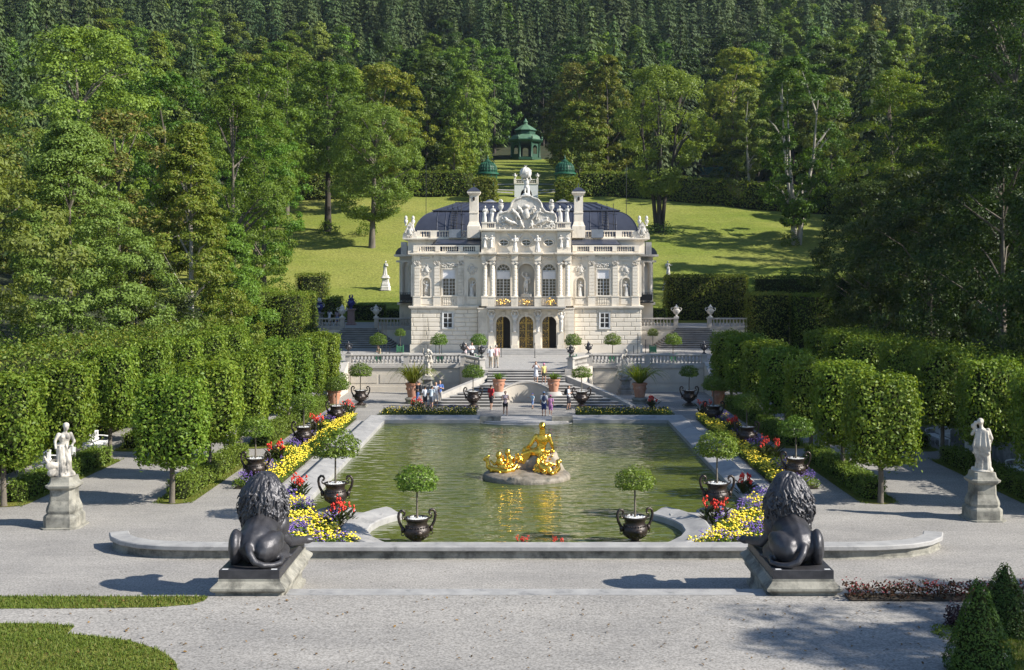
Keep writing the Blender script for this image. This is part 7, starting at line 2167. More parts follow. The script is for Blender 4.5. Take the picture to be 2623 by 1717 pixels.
for k in range(14): mb.caps((0.70 + 0.1 * math.sin(k * 2.1), 0.04, 2.1 - 0.02 * k), 0.05, (0.70 + 0.12 * math.sin(k * 1.3), 0.03, 1.95 - 0.03 * k), 0.03, 6)
mb.ell((0.70, 0.15, 1.6), (0.30, 0.19, 0.28)); mb.ell((0.66, 0.16, 1.32), (0.22, 0.17, 0.25)); mb.ell((0.54, 0.18, 1.06), (0.34, 0.26, 0.26)); mb.caps((0.68, 0.12, 1.75), 0.13, (0.60, 0.15, 1.15), 0.17)
mb.caps((0.42, 0.15, 1.74), 0.115, (0.16, 0.1, 1.38), 0.085); mb.caps((0.16, 0.1, 1.38), 0.08, (-0.02, 0.3, 1.22), 0.055)
mb.caps((0.98, 0.15, 1.74), 0.115, (1.13, 0.12, 1.4), 0.085); mb.caps((1.13, 0.12, 1.4), 0.08, (1.2, 0.15, 1.14), 0.055); mb.ell((1.21, 0.15, 1.1), (0.08, 0.08, 0.05))
mb.caps((0.42, 0.25, 1.02), 0.22, (-0.05, 0.35, 1.14), 0.15); mb.caps((-0.05, 0.35, 1.12), 0.14, (-0.25, 0.3, 0.55), 0.09); mb.caps((-0.25, 0.3, 0.5), 0.08, (-0.4, 0.1, 0.42), 0.06)
for k in range(9): mb.caps((0.2 - 0.05 * k, 0.12, 1.12 - 0.015 * k), 0.07, (-0.05 - 0.03 * k, 0.16, 0.55 + 0.02 * k), 0.06, 6)
put('seated_figure', withmat(blob(mb, 'seated_figure', 0.028, 3, 0.5), GOLD), fo)
mb = MB(); rg = random.Random(31)
for k in range(170):
    t = rg.random(); x = 0.75 - 0.3 * t + rg.uniform(-0.18, 0.18); y = 0.05 - 0.75 * t + rg.uniform(-0.06, 0.06); z = 0.98 - 0.6 * t + rg.uniform(-0.1, 0.1)
    mb.ell((x, y, z), (rg.uniform(0.035, 0.07),) * 3, 6, 4)
for k in range(50): mb.ell((1.1 - 0.008 * k + rg.uniform(-0.12, 0.12), 0.0 + rg.uniform(-0.1, 0.1), 0.85 + rg.uniform(-0.2, 0.3)), rg.uniform(0.04, 0.07), 6, 4)
for k in range(0): mb.ell((-0.35 + rg.uniform(-0.15, 0.15), 0.05 + rg.uniform(-0.1, 0.1), 0.85 + rg.uniform(-0.14, 0.16)), rg.uniform(0.035, 0.06), 6, 4)
put('flower_garland', withmat(blob(mb, 'flower_garland', 0.026, 0), GOLD), fo)
mb = MB()
for k in range(30): mb.ell((-0.35 + rg.uniform(-0.15, 0.15), 0.05 + rg.uniform(-0.1, 0.1), 0.85 + rg.uniform(-0.14, 0.16)), rg.uniform(0.04, 0.065), 6, 4)
put('flower_basket', withmat(blob(mb, 'flower_basket', 0.026, 0), GOLD), fo)
def putto(mb, P, head, chest, hip, knees, feet, arms):
    mb.ell(head, (0.13, 0.135, 0.145)); mb.ell(Vector(head) + Vector((0, 0.02, 0.06)), 0.13); mb.caps(chest, 0.13, head, 0.07)
    mb.ell(chest, (0.17, 0.14, 0.17)); mb.caps(chest, 0.15, hip, 0.17)
    for k_, f_ in zip(knees, feet): mb.caps(hip, 0.12, k_, 0.085); mb.caps(k_, 0.08, f_, 0.05)
    for (e, h) in arms: mb.caps(chest, 0.08, e, 0.06); mb.caps(e, 0.055, h, 0.045)
for (a) in ((Vector((-1.24, -0.25, 0.98)), Vector((-1.2, -0.25, 0.72)), Vector((-1.1, -0.2, 0.46)), [(-1.35, -0.5, 0.45), (-0.9, -0.45, 0.45)], [(-1.6, -0.4, 0.36), (-1.2, -0.75, 0.36)], [((-1.45, -0.2, 0.62), (-1.6, -0.1, 0.75)), ((-0.98, -0.3, 0.6), (-0.85, -0.4, 0.72))]),
            (Vector((-0.85, 0.0, 1.06)), Vector((-0.75, -0.02, 0.8)), Vector((-0.72, -0.05, 0.5)), [(-0.9, -0.4, 0.5), (-0.55, -0.3, 0.46)], [(-1.15, -0.55, 0.38), (-0.7, -0.6, 0.36)], [((-1.0, -0.1, 0.75), (-1.05, -0.2, 0.95)), ((-0.55, -0.1, 0.72), (-0.6, -0.25, 0.9))]),
            (Vector((1.0, -0.95, 0.42)), Vector((0.85, -0.85, 0.5)), Vector((0.68, -0.7, 0.62)), [(1.0, -0.6, 0.72), (0.9, -0.95, 0.6)], [(1.3, -0.5, 0.62), (1.15, -0.9, 0.72)], [((1.15, -1.0, 0.45), (1.3, -1.1, 0.42)), ((0.7, -1.05, 0.42), (0.85, -1.2, 0.4))])):
    mb = MB(); putto(mb, None, *a)
    put('putto', withmat(blob(mb, 'putto', 0.028, 2, 0.5), GOLD), fo)
for (pts, r) in (([(-1.75, -0.1, 0.75), (-1.7, -0.15, 0.5), (-1.5, -0.35, 0.42), (-1.2, -0.6, 0.42), (-0.9, -0.7, 0.4), (-0.6, -0.55, 0.45), (-0.45, -0.35, 0.6)], 0.13), ([(1.1, -1.2, 0.4), (1.25, -0.9, 0.42), (1.4, -0.6, 0.5), (1.38, -0.4, 0.7)], 0.12)):
    mb = MB()
    for i in range(len(pts) - 1): mb.caps(pts[i], r * (0.6 + 0.4 * math.sin(PI * (i + 0.5) / len(pts))), pts[i + 1], r * (0.6 + 0.4 * math.sin(PI * (i + 1.5) / len(pts))), 10)
    if pts[0][0] < 0:
        mb.ell((-1.8, -0.05, 0.85), (0.2, 0.04, 0.1), rot=(0, -0.7, 0))
        for k in range(30): mb.ell((-1.0 + random.Random(k).uniform(-0.2, 0.2), -0.55, 0.45 + 0.01 * k % 0.2), 0.05, 6, 4)
    else: mb.ell((1.42, -0.36, 0.76), (0.16, 0.07, 0.1))
    put('dolphin', withmat(blob(mb, 'dolphin', 0.028, 2, 0.5), GOLD), fo)


# ------------------------------------------------------------------ flower beds
def matflow(name, a, b):
    m, n, l, bs = nm(name)
    g = n.new('ShaderNodeNewGeometry')
    l.new(rampn(n, l, g.outputs['Random Per Island'], [(0.1, a), (0.9, b)]), bs.inputs['Base Color'])
    bs.inputs['Roughness'].default_value = 0.7
    return m
YELF = matflow('yellow_petals', (0.85, 0.62, 0.02), (0.90, 0.74, 0.07))
PURF = matflow('purple_petals', (0.10, 0.05, 0.30), (0.24, 0.14, 0.46))
REDF = matflow('red_petals', (0.62, 0.02, 0.015), (0.80, 0.06, 0.03))
OCT_V = np.array([(1, 0, 0), (0, 1, 0), (-1, 0, 0), (0, -1, 0), (0, 0, .7), (0, 0, -.5)])
def petals(pts, r, rng, mat, name, parent):
    mb = MB()
    n = len(pts)
    R_ = r * rng.uniform(0.7, 1.25, n)
    V = (pts[:, None, :] + OCT_V[None] * R_[:, None, None]).reshape(-1, 3)
    F = np.array([(0, 1, 4), (1, 2, 4), (2, 3, 4), (3, 0, 4), (1, 0, 5), (2, 1, 5), (3, 2, 5), (0, 3, 5)])
    FF = (F[None] + (np.arange(n) * 6)[:, None, None]).reshape(-1, 3)
    me = bpy.data.meshes.new(name); me.from_pydata(V.tolist(), [], FF.tolist()); me.materials.append(mat); me.update()
    o = put(name, me, parent); o['kind'] = 'stuff'
    return o
def bed(label, poly, zones, seed, h=0.42, leafm=None):
    rng = np.random.default_rng(seed)
    t = thing('flower_bed', label, 'flower bed', (0, 0, 0))
    f = flat('soil', inset(poly, 0.05), 0.03, SOIL, kind=None); f.parent = t
    xs_, ys2 = [p[0] for p in poly], [p[1] for p in poly]
    ins = in_poly(poly)
    def scatter(dens, zfn, test=None):
        n = int(dens * (max(xs_) - min(xs_)) * (max(ys2) - min(ys2)))
        p = np.stack([rng.uniform(min(xs_), max(xs_), n), rng.uniform(min(ys2), max(ys2), n)], 1)
        m = np.array([ins(a, b) and (test is None or test(a, b)) for a, b in p]) if n else np.zeros(0, bool)
        p = p[m]
        return np.concatenate([p, zfn(p, len(p))[:, None]], 1)
    g = scatter(330, lambda p, k: h * rng.uniform(0.15, 0.95, k))
    N = unit(rng.normal(size=(len(g), 3)) + np.array([0, 0, 0.6]))
    o = put('bed_foliage', np_mesh('bed_foliage', leaf_arrays(rng, g, N, 0.12 * rng.uniform(0.6, 1.3, len(g)), 0.45), leafm or G_BOX), t); o['kind'] = 'stuff'
    for (nm_, mat, dens, r, test, zz) in zones:
        p = scatter(dens, lambda p, k: h * rng.uniform(zz[0], zz[1], k), test)
        if len(p): petals(p, r, rng, mat, nm_, t)
    return t
def near_poly(s):
    p = [(-11.2, 47.4), (-10.6, 48.4), (-9.1, 46.6), (-8.7, 45.2), (-8.25, 44.4), (-7.9, 43.5), (-7.3, 43.1), (-6.95, 42.6), (-6.95, 41.2), (-6.5, 40.1), (-5.4, 38.85), (-7.3, 38.72), (-8.6, 39.5), (-9.5, 41.5), (-10.4, 44.3)]
    p = [(q[0], q[1]) for q in p][::-1]
    return p if s < 0 else [(-q[0], q[1]) for q in p][::-1]
for s in (-1, 1):
    side = 'left' if s < 0 else 'right'
    x0, x1 = (-13.0, -11.0) if s < 0 else (11.0, 13.0)
    bed('long border of yellow and purple flowers along the %s pool walk' % side, rect(x0, x1, 50.2, 74.2),
        [('yellow_flowers', YELF, 72, 0.055, lambda a, b: (abs(a) < 11.95 or math.sin(b * 1.3) > 0.75) and math.sin(a * 5.1 + b * 2.3) * math.sin(b * 3.7 - a * 2) > -0.55, (0.6, 1.2)), ('purple_flowers', PURF, 130, 0.032, lambda a, b: 11.8 < abs(a) < 12.95 and math.sin(b * 0.62 + 0.4) + 0.5 * math.sin(a * 7 + b * 3) > 0.1, (0.6, 1.6))], 940 + s, 0.42)
    bed('rounded bed of yellow, purple and red flowers at the near %s pool corner' % side, near_poly(s),
        [('yellow_flowers', YELF, 78, 0.060, lambda a, b: not (math.sin(abs(a) * 1.9 + 1.2) * math.sin(b * 1.5 + 0.6) > 0.2) and math.sin(a * 4.1 + b * 2.3) * math.sin(b * 3.3 - a * 2) > -0.6, (0.55, 1.25)), ('purple_flowers', PURF, 160, 0.034, lambda a, b: math.sin(abs(a) * 1.9 + 1.2) * math.sin(b * 1.5 + 0.6) + 0.25 * math.sin(a * 8 + b * 6) > 0.2, (0.6, 1.6))], 950 + s, 0.48)
    bed('dark low bed dotted with small yellow flowers at the far pool end, %s' % side, rect(-9.6, -3.3, 73.6, 77.2) if s < 0 else rect(3.3, 9.6, 73.6, 77.2),
        [('yellow_flowers', YELF, 7, 0.036, None, (0.92, 1.12)), ('purple_flowers', PURF, 6, 0.035, lambda a, b: b > 76.3, (0.9, 1.2))], 960 + s, 0.5, G_DARK)
def canna_mesh(seed):
    rg = random.Random(seed)
    lv = MB(); fl = MB()
    for k in range(9):
        a = rg.uniform(0, 6.28); r = rg.uniform(0.05, 0.42); bx, by = r * math.cos(a), r * math.sin(a); H = rg.uniform(0.75, 1.15)
        lv.tube([(bx, by, 0), (bx * 1.1, by * 1.1, H)], [0.016, 0.01], 4)
        for j in range(5):
            b = rg.uniform(0, 6.28); z = H * rg.uniform(0.1, 0.6); L = rg.uniform(0.3, 0.5)
            d = Vector((math.cos(b), math.sin(b), 1.0)); sd_ = Vector((-math.sin(b), math.cos(b), 0)) * 0.075
            p0 = Vector((bx, by, z)); p1 = p0 + d * L * 0.5; p2 = p0 + d * L + Vector((0, 0, -0.08))
            lv.add([p0, p1 - sd_, p2, p1 + sd_], [(0, 1, 2, 3)])
        for j in range(7):
            b = rg.uniform(0, 6.28); c = Vector((bx * 1.1 + 0.07 * math.cos(b), by * 1.1 + 0.08 * math.sin(b), H + rg.uniform(-0.14, 0.14)))
            fl.ell(c, (rg.uniform(0.02, 0.05), rg.uniform(0.015, 0.04), rg.uniform(0.03, 0.07)), 6, 4, rot=(rg.uniform(-1, 1), rg.uniform(-1, 1), 0))
    return lv.mesh('leaves', CANL), fl.mesh('flower_heads', REDF, 60)
CANL = leafmat('canna_leaves', (0.045, 0.055, 0.018), (0.07, 0.10, 0.025), 0.25, dry=(0.07, 0.035, 0.03))
CAN = [canna_mesh(k) for k in range(3)]
for k, (x, y, sc, lab) in enumerate(((-9.5, 47.3, 1.0, 'between the left lion mane and the left pier urn'), (-6.9, 42.3, 1.0, 'at the near end of the left corner bed'), (-12.3, 56.4, 1.15, 'in the left border beyond the half hidden urn'), (-12.2, 66.6, 1.1, 'in the middle of the left border'),
        (-11.8, 75.2, 1.0, 'at the far end of the left border'), (9.2, 48.0, 1.0, 'right of the right pier urn'), (7.0, 42.5, 1.0, 'at the near end of the right corner bed'), (12.3, 57.2, 1.15, 'in the right border beyond the right lion'), (12.1, 66.2, 1.1, 'in the shaded middle of the right border'),
        (11.8, 75.0, 1.0, 'at the shaded far end of the right border'), (-7.5, 77.9, 0.9, 'before the visitors on the left of the fan stairs'), (8.6, 78.2, 1.0, 'before the right wing of the fan stairs'), (-0.15, 38.9, 0.48, 'peeping over the middle of the low wall'), (1.1, 38.9, 0.45, 'over the low wall just right of its middle'))):
    t = thing('canna_clump', 'red canna clump ' + lab, 'canna', (x, y, 0.03), k * 1.1, 'red cannas in the flower beds', sc)
    put('leaves', CAN[k % 3][0], t); put('flower_heads', CAN[k % 3][1], t)['kind'] = 'stuff'
# red begonia border at the lower right
bd = bed('low hedge-like border of small red flowers beside the right lion', [(8.75, 30.85), (16, 30.75), (16, 31.6), (8.75, 31.62)], [('red_flowers', matflow('dull_red_petals', (0.10, 0.006, 0.008), (0.27, 0.012, 0.014)), 70, 0.030, None, (0.45, 1.15))], 971, 0.42, leafmat('dark_red_foliage', (0.030, 0.028, 0.010), (0.075, 0.030, 0.016), 0.15, hue=0, val=0))
bd.location.z = 0.655

# ------------------------------------------------------------------ structures on the slope behind the palace
def trellis(s):
    t = thing('trellis_pavilion', 'green domed trellis pavilion behind the roof, %s' % ('left' if s < 0 else 'right'), 'garden pavilion', (s * 7.0, 206.5, ground_h(7, 206.5) + 0.3))
    mb = MB()
    for a in range(8):
        th = 2 * PI * a / 8 + PI / 8; mb.tube([(1.75 * math.cos(th), 1.75 * math.sin(th), 0), (1.75 * math.cos(th), 1.75 * math.sin(th), 3.4)], 0.09, 6)
    for k in range(28):
        th = 2 * PI * k / 28; mb.tube([(1.7 * math.cos(th), 1.7 * math.sin(th), 0), (1.7 * math.cos(th), 1.7 * math.sin(th), 3.3)], 0.03, 4)
    for z in (0.6, 1.2, 1.8, 2.4, 3.0): mb.tube([(1.7 * math.cos(2 * PI * k / 24), 1.7 * math.sin(2 * PI * k / 24), z) for k in range(25)], 0.03, 4)
    mb.build('lattice_wall', GRNP, t)
    mb = MB(); mb.lathe([(1.85, 3.4), (2.05, 3.5), (2.05, 3.75), (1.85, 3.85), (1.7, 3.86)], 24); mb.build('cornice', GRNP, t, smooth=40)
    mb = MB(); mb.lathe([(1.55, 3.8), (1.62, 4.3), (1.5, 4.9), (1.1, 5.45), (0.55, 5.72), (0.5, 5.8)], 24); mb.build('dome', GRND, t, smooth=50)
    mb = MB()
    for k in range(20):
        th = 2 * PI * k / 20; mb.tube([(r * math.cos(th), r * math.sin(th), z) for r, z in ((1.66, 3.86), (1.72, 4.3), (1.6, 4.95), (1.18, 5.52), (0.55, 5.8))], 0.05, 4)
    for r, z in ((1.73, 4.2), (1.68, 4.7), (1.4, 5.25)): mb.tube([(r * math.cos(2 * PI * k / 24), r * math.sin(2 * PI * k / 24), z) for k in range(25)], 0.04, 4)
    mb.build('dome_ribs', GRNP, t)
    mb = MB(); mb.lathe([(0.6, 5.78), (0.62, 5.95), (0.4, 6.1), (0.15, 6.3), (0.2, 6.5), (0.1, 6.7), (0.02, 7.1)], 14); mb.build('finial', GRND, t, smooth=50)
trellis(-1); trellis(1)
gz = ground_h(0, 203)
ca = thing('cascade_pavilion', 'small white grotto with dark arch and balustrade behind the globe figure', 'pavilion', (0, 203.0, gz - 0.8))
mb = MB(); wall_with_arches(mb, -2.1, 2.1, 0.0, 3.3, 0.0, 1.8, [(0, 2.0, 0.0, 1.5)]); mb.box(-2.1, 2.1, 1.8, 2.0, 0, 3.3); mb.build('walls', PAINT, ca)
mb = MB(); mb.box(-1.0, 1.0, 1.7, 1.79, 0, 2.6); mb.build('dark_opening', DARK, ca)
mb = MB(); mb.box(-2.2, 2.2, -0.1, 2.0, 3.301, 3.45); mb.box(-2.15, 2.15, -0.06, 0.12, 4.05, 4.17); mb.build('rails', WHITE, ca)
for k in range(12):
    put('baluster', BALM, ca, (-1.8 + 0.327 * k, 0.03, 3.45), scale=(0.9, 0.9, 1.09))
for x in (-2.0, 2.0):
    mb = MB(); mb.box(x - 0.2, x + 0.2, -0.12, 0.2, 3.45, 4.2); mb.build('post', WHITE, ca)
    tag(put('stone_vase', WVASE, None, (x, 203.05, gz - 0.8 + 4.2), 0, 0.8), 'small white vase on the %s corner of the white grotto' % ('left' if x < 0 else 'right'), 'vase')
for k, (pp, w_) in enumerate((([(-7, 213), (-3, 211.5), (0, 211), (3, 211.5), (7, 213)], 0.7), ([(-6.5, 209.5), (-4.5, 207.2), (-2.4, 206.0)], 0.6), ([(6.5, 209.5), (4.5, 207.2), (2.4, 206.0)], 0.6), ([(-10, 222), (-4, 224), (0, 224.5), (4, 224), (10, 222)], 0.8))):
    mb = MB(); vs = []
    for p in pp: vs += [(p[0], p[1] - w_ / 2, ground_h(*p) + 0.42), (p[0], p[1] + w_ / 2, ground_h(p[0], p[1]) + 0.62)]
    mb.add(vs, [(2 * i, 2 * i + 2, 2 * i + 3, 2 * i + 1) for i in range(len(pp) - 1)])
    tag(mb.build('garden_path', PAVE), kind='structure')
pz = ground_h(0, 300) + 0.35
mp = thing('music_pavilion', 'dark green octagonal music pavilion on a mound above the palace', 'pavilion', (-0.2, 300, pz - 0.4))
mb = MB(); mb.lathe([(4.6, 0), (4.6, 0.5), (4.3, 0.55), (4.3, 0.7)], 8, a0=PI / 8); mb.build('plinth', GRND, mp)
for k in range(8):
    a = 2 * PI * k / 8 + PI / 8; mb = MB(); mb.lathe([(0.34, 0.7), (0.34, 0.95), (0.24, 1.1), (0.22, 4.2), (0.32, 4.5), (0.36, 4.7)], 8, (3.95 * math.cos(a), 3.95 * math.sin(a), 0)); mb.build('column', GRND, mp, smooth=40)
    b = 2 * PI * k / 8
    if k in (0, 1, 3, 4, 5, 7, 2):
        mb = MB(); mb.M = Matrix.Rotation(b + PI / 2, 4, 'Z'); wall_with_arches(mb, -1.35, 1.35, 0.7, 4.7, -3.55, -3.45, [(0, 1.5, 1.6, 3.2)]); mb.build('arched_panel', GRND, mp)
mb = MB(); mb.lathe([(4.3, 4.7), (4.6, 4.85), (4.9, 5.2), (4.9, 5.4), (4.5, 5.5)], 8, a0=PI / 8); mb.build('entablature', GRND, mp)
GRNL = M('pale_green_sheet_roof', (0.10, 0.19, 0.12), 0.5, (0.075, 0.15, 0.09), 1.0)
mb = MB(); mb.lathe([(4.5, 5.5), (4.0, 6.2), (3.3, 6.7), (2.9, 6.8)], 8, a0=PI / 8); mb.build('lower_roof', GRNL, mp)
mb = MB(); mb.lathe([(2.8, 6.8), (2.8, 7.7), (3.2, 7.85), (3.2, 8.0)], 8, a0=PI / 8); mb.build('clerestory', GRND, mp)
mb = MB(); mb.lathe([(3.2, 8.0), (2.2, 8.7), (1.2, 9.3), (0.6, 9.6), (0.6, 10.1), (0.8, 10.2), (0.4, 10.6), (0.1, 11.2)], 8, a0=PI / 8); mb.build('upper_roof', GRNL, mp)
for k in range(8):
    a = 2 * PI * k / 8 + PI / 8; mb = MB(); mb.lathe([(0.2, 5.45), (0.1, 5.6), (0.28, 5.9), (0.15, 6.2), (0.05, 6.5)], 8, (4.7 * math.cos(a), 4.7 * math.sin(a), 0)); mb.build('roof_vase', GRNL, mp, smooth=40)
# fence sheeting and a white house among the far trees
fn = thing('fence_sheeting', 'turquoise sheeting along a fence in the clearing right of the airy ash', 'fence', (32.0, 247, 0))
mb = MB(); vs = []
for i in range(31):
    x = 0.5 * i; vs += [(x, 0.12 * math.sin(i * 1.7), ground_h(32 + x, 247) + 0.3), (x, 0.08 * math.sin(i * 1.7 + 1), ground_h(32 + x, 247) + 1.95 - 0.12 * abs(math.sin(i * 0.6)))]
mb.add(vs, [(2 * i, 2 * i + 2, 2 * i + 3, 2 * i + 1) for i in range(30)])
mb.build('sheet', M('turquoise_net', (0.03, 0.14, 0.13), 0.7, (0.02, 0.10, 0.10), 2.0), fn)
for i in range(6):
    mb = MB(); mb.box(3 * i - 0.05, 3 * i + 0.05, 0.15, 0.25, ground_h(32 + 3 * i, 247), ground_h(32 + 3 * i, 247) + 2.1); mb.build('post', IRON, fn)
# ------------------------------------------------------------------ visitors
def flatm(name, c, rough=0.8):
    return M(name, c, rough, tuple(v * 0.85 for v in c), 6.0, world_pos=False)
SKIN = flatm('skin', (0.50, 0.30, 0.21), 0.6)
CLOTH = {}
def cloth(c):
    k = tuple(c)
    if k not in CLOTH: CLOTH[k] = flatm('cloth', k)
    return CLOTH[k]
def person(label, x, y, z, rz, h, top, bottom, hair, kind='shorts', shoes=(0.05, 0.05, 0.05), stride=0.1, arms='down', hat=None, pack=None, long_hair=False, sleeves=True, sit=False, lean=0.0, group=None):
    t = thing('person', label, 'person', (x, y, z), rz, group)
    k = h / 1.75
    V = lambda a, b, c: Vector((a * k, b * k, c * k))
    hipz = 0.93 if not sit else 0.45
    ln = lean
    hip = V(0, 0, hipz); chest = V(0, -ln, hipz + 0.36); neck = V(0, -ln * 1.3, hipz + 0.55); head = V(0, -ln * 1.5 - 0.02, hipz + 0.71)
    hj = [V(0.085, 0, hipz - 0.03), V(-0.085, 0, hipz - 0.03)]
    if sit:
        kn = [V(0.13, -0.44, 0.5), V(-0.13, -0.42, 0.5)]; an = [V(0.12, -0.5, 0.09), V(-0.12, -0.46, 0.09)]
    else:
        kn = [V(0.10, -0.04 - stride * 0.7, 0.5), V(-0.10, -0.03 + stride * 0.4, 0.5)]; an = [V(0.10, -stride * 0.6, 0.09), V(-0.10, stride * 1.1, 0.09 + 0.04 * (stride > 0.15))]
    sh = [chest + V(0.185, 0, 0.15), chest + V(-0.185, 0, 0.15)]
    if arms == 'down': el = [sh[0] + V(0.06, 0.03, -0.28), sh[1] + V(-0.06, 0.03, -0.28)]; ha = [el[0] + V(0.0, -0.08, -0.25), el[1] + V(0, -0.08, -0.25)]
    elif arms == 'phone': el = [sh[0] + V(0.1, -0.12, -0.2), sh[1] + V(-0.1, -0.12, -0.2)]; ha = [sh[0] + V(-0.1, -0.26, 0.08), sh[1] + V(0.1, -0.26, 0.08)]
    elif arms == 'cross': el = [sh[0] + V(0.07, -0.04, -0.27), sh[1] + V(-0.07, -0.04, -0.27)]; ha = [el[0] + V(-0.2, -0.15, 0.08), el[1] + V(0.2, -0.15, 0.05)]
    elif arms == 'point': el = [sh[0] + V(0.06, 0.03, -0.27), sh[1] + V(-0.16, -0.16, -0.14)]; ha = [el[0] + V(0, -0.08, -0.25), el[1] + V(-0.14, -0.2, -0.04)]
    else: el = [sh[0] + V(0.12, 0.0, -0.22), sh[1] + V(-0.12, 0, -0.22)]; ha = [el[0] + V(-0.16, -0.1, -0.12), el[1] + V(0.16, -0.1, -0.12)]
    r = lambda v: v * k
    b = MB()
    b.ell(head, (r(0.078), r(0.098), r(0.118))); b.ell(head + V(0, -0.096, -0.01), (r(0.014), r(0.022), r(0.022))); b.ell(head + V(0, -0.06, -0.075), (r(0.05), r(0.04), r(0.035)))
    for s in (-1, 1): b.ell(head + V(s * 0.08, 0.01, -0.005), (r(0.014), r(0.02), r(0.03)))
    b.caps(neck + V(0, 0, -0.05), r(0.055), head + V(0, 0.01, -0.06), r(0.05))
    b.ell(chest, (r(0.155), r(0.105), r(0.19))); b.caps(chest, r(0.12), hip, r(0.125)); b.ell(hip, (r(0.16), r(0.115), r(0.13)))
    for i in (0, 1):
        b.caps(hj[i], r(0.092), kn[i], r(0.06)); b.caps(kn[i], r(0.058), an[i], r(0.038)); b.ell((kn[i] * 0.6 + an[i] * 0.4) + V(0, 0.02, 0), (r(0.05), r(0.055), r(0.1)))
        b.caps(an[i] + V(0, 0.03, -0.05), r(0.036), an[i] + V(0, -0.13, -0.06), r(0.03))
        b.caps(sh[i], r(0.055), el[i], r(0.042)); b.caps(el[i], r(0.04), ha[i], r(0.028))
        d = (ha[i] - el[i]).normalized()
        b.ell(ha[i] + d * r(0.04), (r(0.03), r(0.035), r(0.04)))
        for f in range(4): b.caps(ha[i] + d * r(0.06) + V(0, (f - 1.5) * 0.016, 0), r(0.009), ha[i] + d * r(0.125 - 0.012 * abs(f - 1.3)) + V(0, (f - 1.5) * 0.018, -0.005), r(0.008), 5)
        b.caps(ha[i] + V(0, -0.02, 0), r(0.011), ha[i] + V(0, -0.05, 0) + d * r(0.05), r(0.009), 5)
    put('body', withmat(blob(b, 'body', 0.016, 1, 0.5), SKIN), t)
    c = MB()
    c.ell(chest + V(0, 0, 0.01), (r(0.175), r(0.125), r(0.2))); c.caps(chest, r(0.14), hip + V(0, 0, 0.02), r(0.145)); c.caps(sh[0], r(0.06), sh[1], r(0.06))
    if sleeves:
        for i in (0, 1): c.caps(sh[i], r(0.07), sh[i].lerp(el[i], 0.75), r(0.06))
    if kind == 'dress':
        c.caps(hip, r(0.15), hip + V(0, 0, -0.18), r(0.19)); c.ell(hip + V(0, 0, -0.3), (r(0.22), r(0.18), r(0.14)))
    put('dress' if kind == 'dress' else 'shirt', withmat(blob(c, 'shirt', 0.02, 2, 0.5), cloth(top)), t)
    if kind != 'dress':
        c = MB(); c.ell(hip, (r(0.178), r(0.135), r(0.14)))
        for i in (0, 1):
            e = kn[i] if kind == 'trousers' else hj[i].lerp(kn[i], 0.55 if kind == 'hotpants' else 0.95)
            c.caps(hj[i], r(0.108), e, r(0.082 if kind != 'trousers' else 0.075))
            if kind == 'trousers': c.caps(kn[i], r(0.075), an[i] + V(0, 0, 0.02), r(0.06))
        put('trousers' if kind == 'trousers' else 'shorts', withmat(blob(c, 'shorts', 0.02, 1, 0.5), cloth(bottom)), t)
    c = MB()
    c.ell(head + V(0, 0.022, 0.03), (r(0.09), r(0.095), r(0.105)))
    if long_hair: c.caps(head + V(0, 0.06, 0), r(0.08), neck + V(0, 0.09, -0.08), r(0.06))
    put('hair', withmat(blob(c, 'hair', 0.02, 1, 0.5), cloth(hair)), t)
    for i in (0, 1):
        c = MB(); c.caps(an[i] + V(0, 0.035, -0.055), r(0.043), an[i] + V(0, -0.14, -0.06), r(0.038)); put('shoe', c.mesh('shoe', cloth(shoes), 60), t)
    if hat:
        c = MB(); c.ell(head + V(0, 0.01, 0.06), (r(0.1), r(0.108), r(0.085))); c.ell(head + V(0, -0.1, 0.05), (r(0.075), r(0.08), r(0.015))); put('cap', withmat(blob(c, 'cap', 0.016, 1, 0.5), cloth(hat)), t)
    if pack:
        c = MB(); c.ell(chest + V(0, 0.2, 0.0), (r(0.15), r(0.1), r(0.24))); c.ell(chest + V(0, 0.28, -0.08), (r(0.1), r(0.06), r(0.1)))
        for s in (-1, 1): c.caps(chest + V(s * 0.11, 0.12, 0.18), r(0.022), chest + V(s * 0.11, -0.1, 0.17), r(0.02)); c.caps(chest + V(s * 0.11, -0.1, 0.17), r(0.02), chest + V(s * 0.13, 0.08, -0.12), r(0.02))
        put('backpack', withmat(blob(c, 'backpack', 0.022, 1, 0.5), cloth(pack)), t)
    return t
BR, BK, BLD = (0.06, 0.035, 0.02), (0.015, 0.012, 0.01), (0.35, 0.22, 0.10)
WH, PK, NV = (0.75, 0.75, 0.77), (0.70, 0.30, 0.45), (0.03, 0.05, 0.16)
person('woman in pale pink tank top and black shorts by the pool block', -1.39, 75.6, 0, 0.1, 1.68, (0.62, 0.48, 0.48), (0.02, 0.02, 0.02), BR, 'hotpants', WH, 0.16, 'cross', sleeves=False)
person('person in white shirt with navy backpack, seen from behind by the water', 1.18, 75.7, 0, PI, 1.62, WH, NV, BR, 'shorts', BK, 0.02, 'down', hat=(0.30, 0.42, 0.60), pack=(0.05, 0.07, 0.14))
person('girl in pink suit and cap walking beside the navy backpack', 1.62, 75.9, 0, PI - 0.2, 1.38, (0.72, 0.33, 0.55), (0.60, 0.25, 0.55), BR, 'shorts', WH, 0.14, 'down', hat=(0.75, 0.18, 0.38))
person('small child in light blue with dark blue cap before the niche', 0.45, 79.8, 0, -0.9, 1.08, (0.42, 0.60, 0.72), (0.20, 0.30, 0.55), BR, 'shorts', BK, 0.12, 'point', hat=(0.05, 0.06, 0.25))
person('man in red shirt and dark shorts on the lowest left step', -2.45, 79.2, 0, 2.5, 1.74, (0.50, 0.03, 0.035), (0.05, 0.04, 0.04), BK, 'shorts', (0.3, 0.28, 0.25), 0.1, 'down')
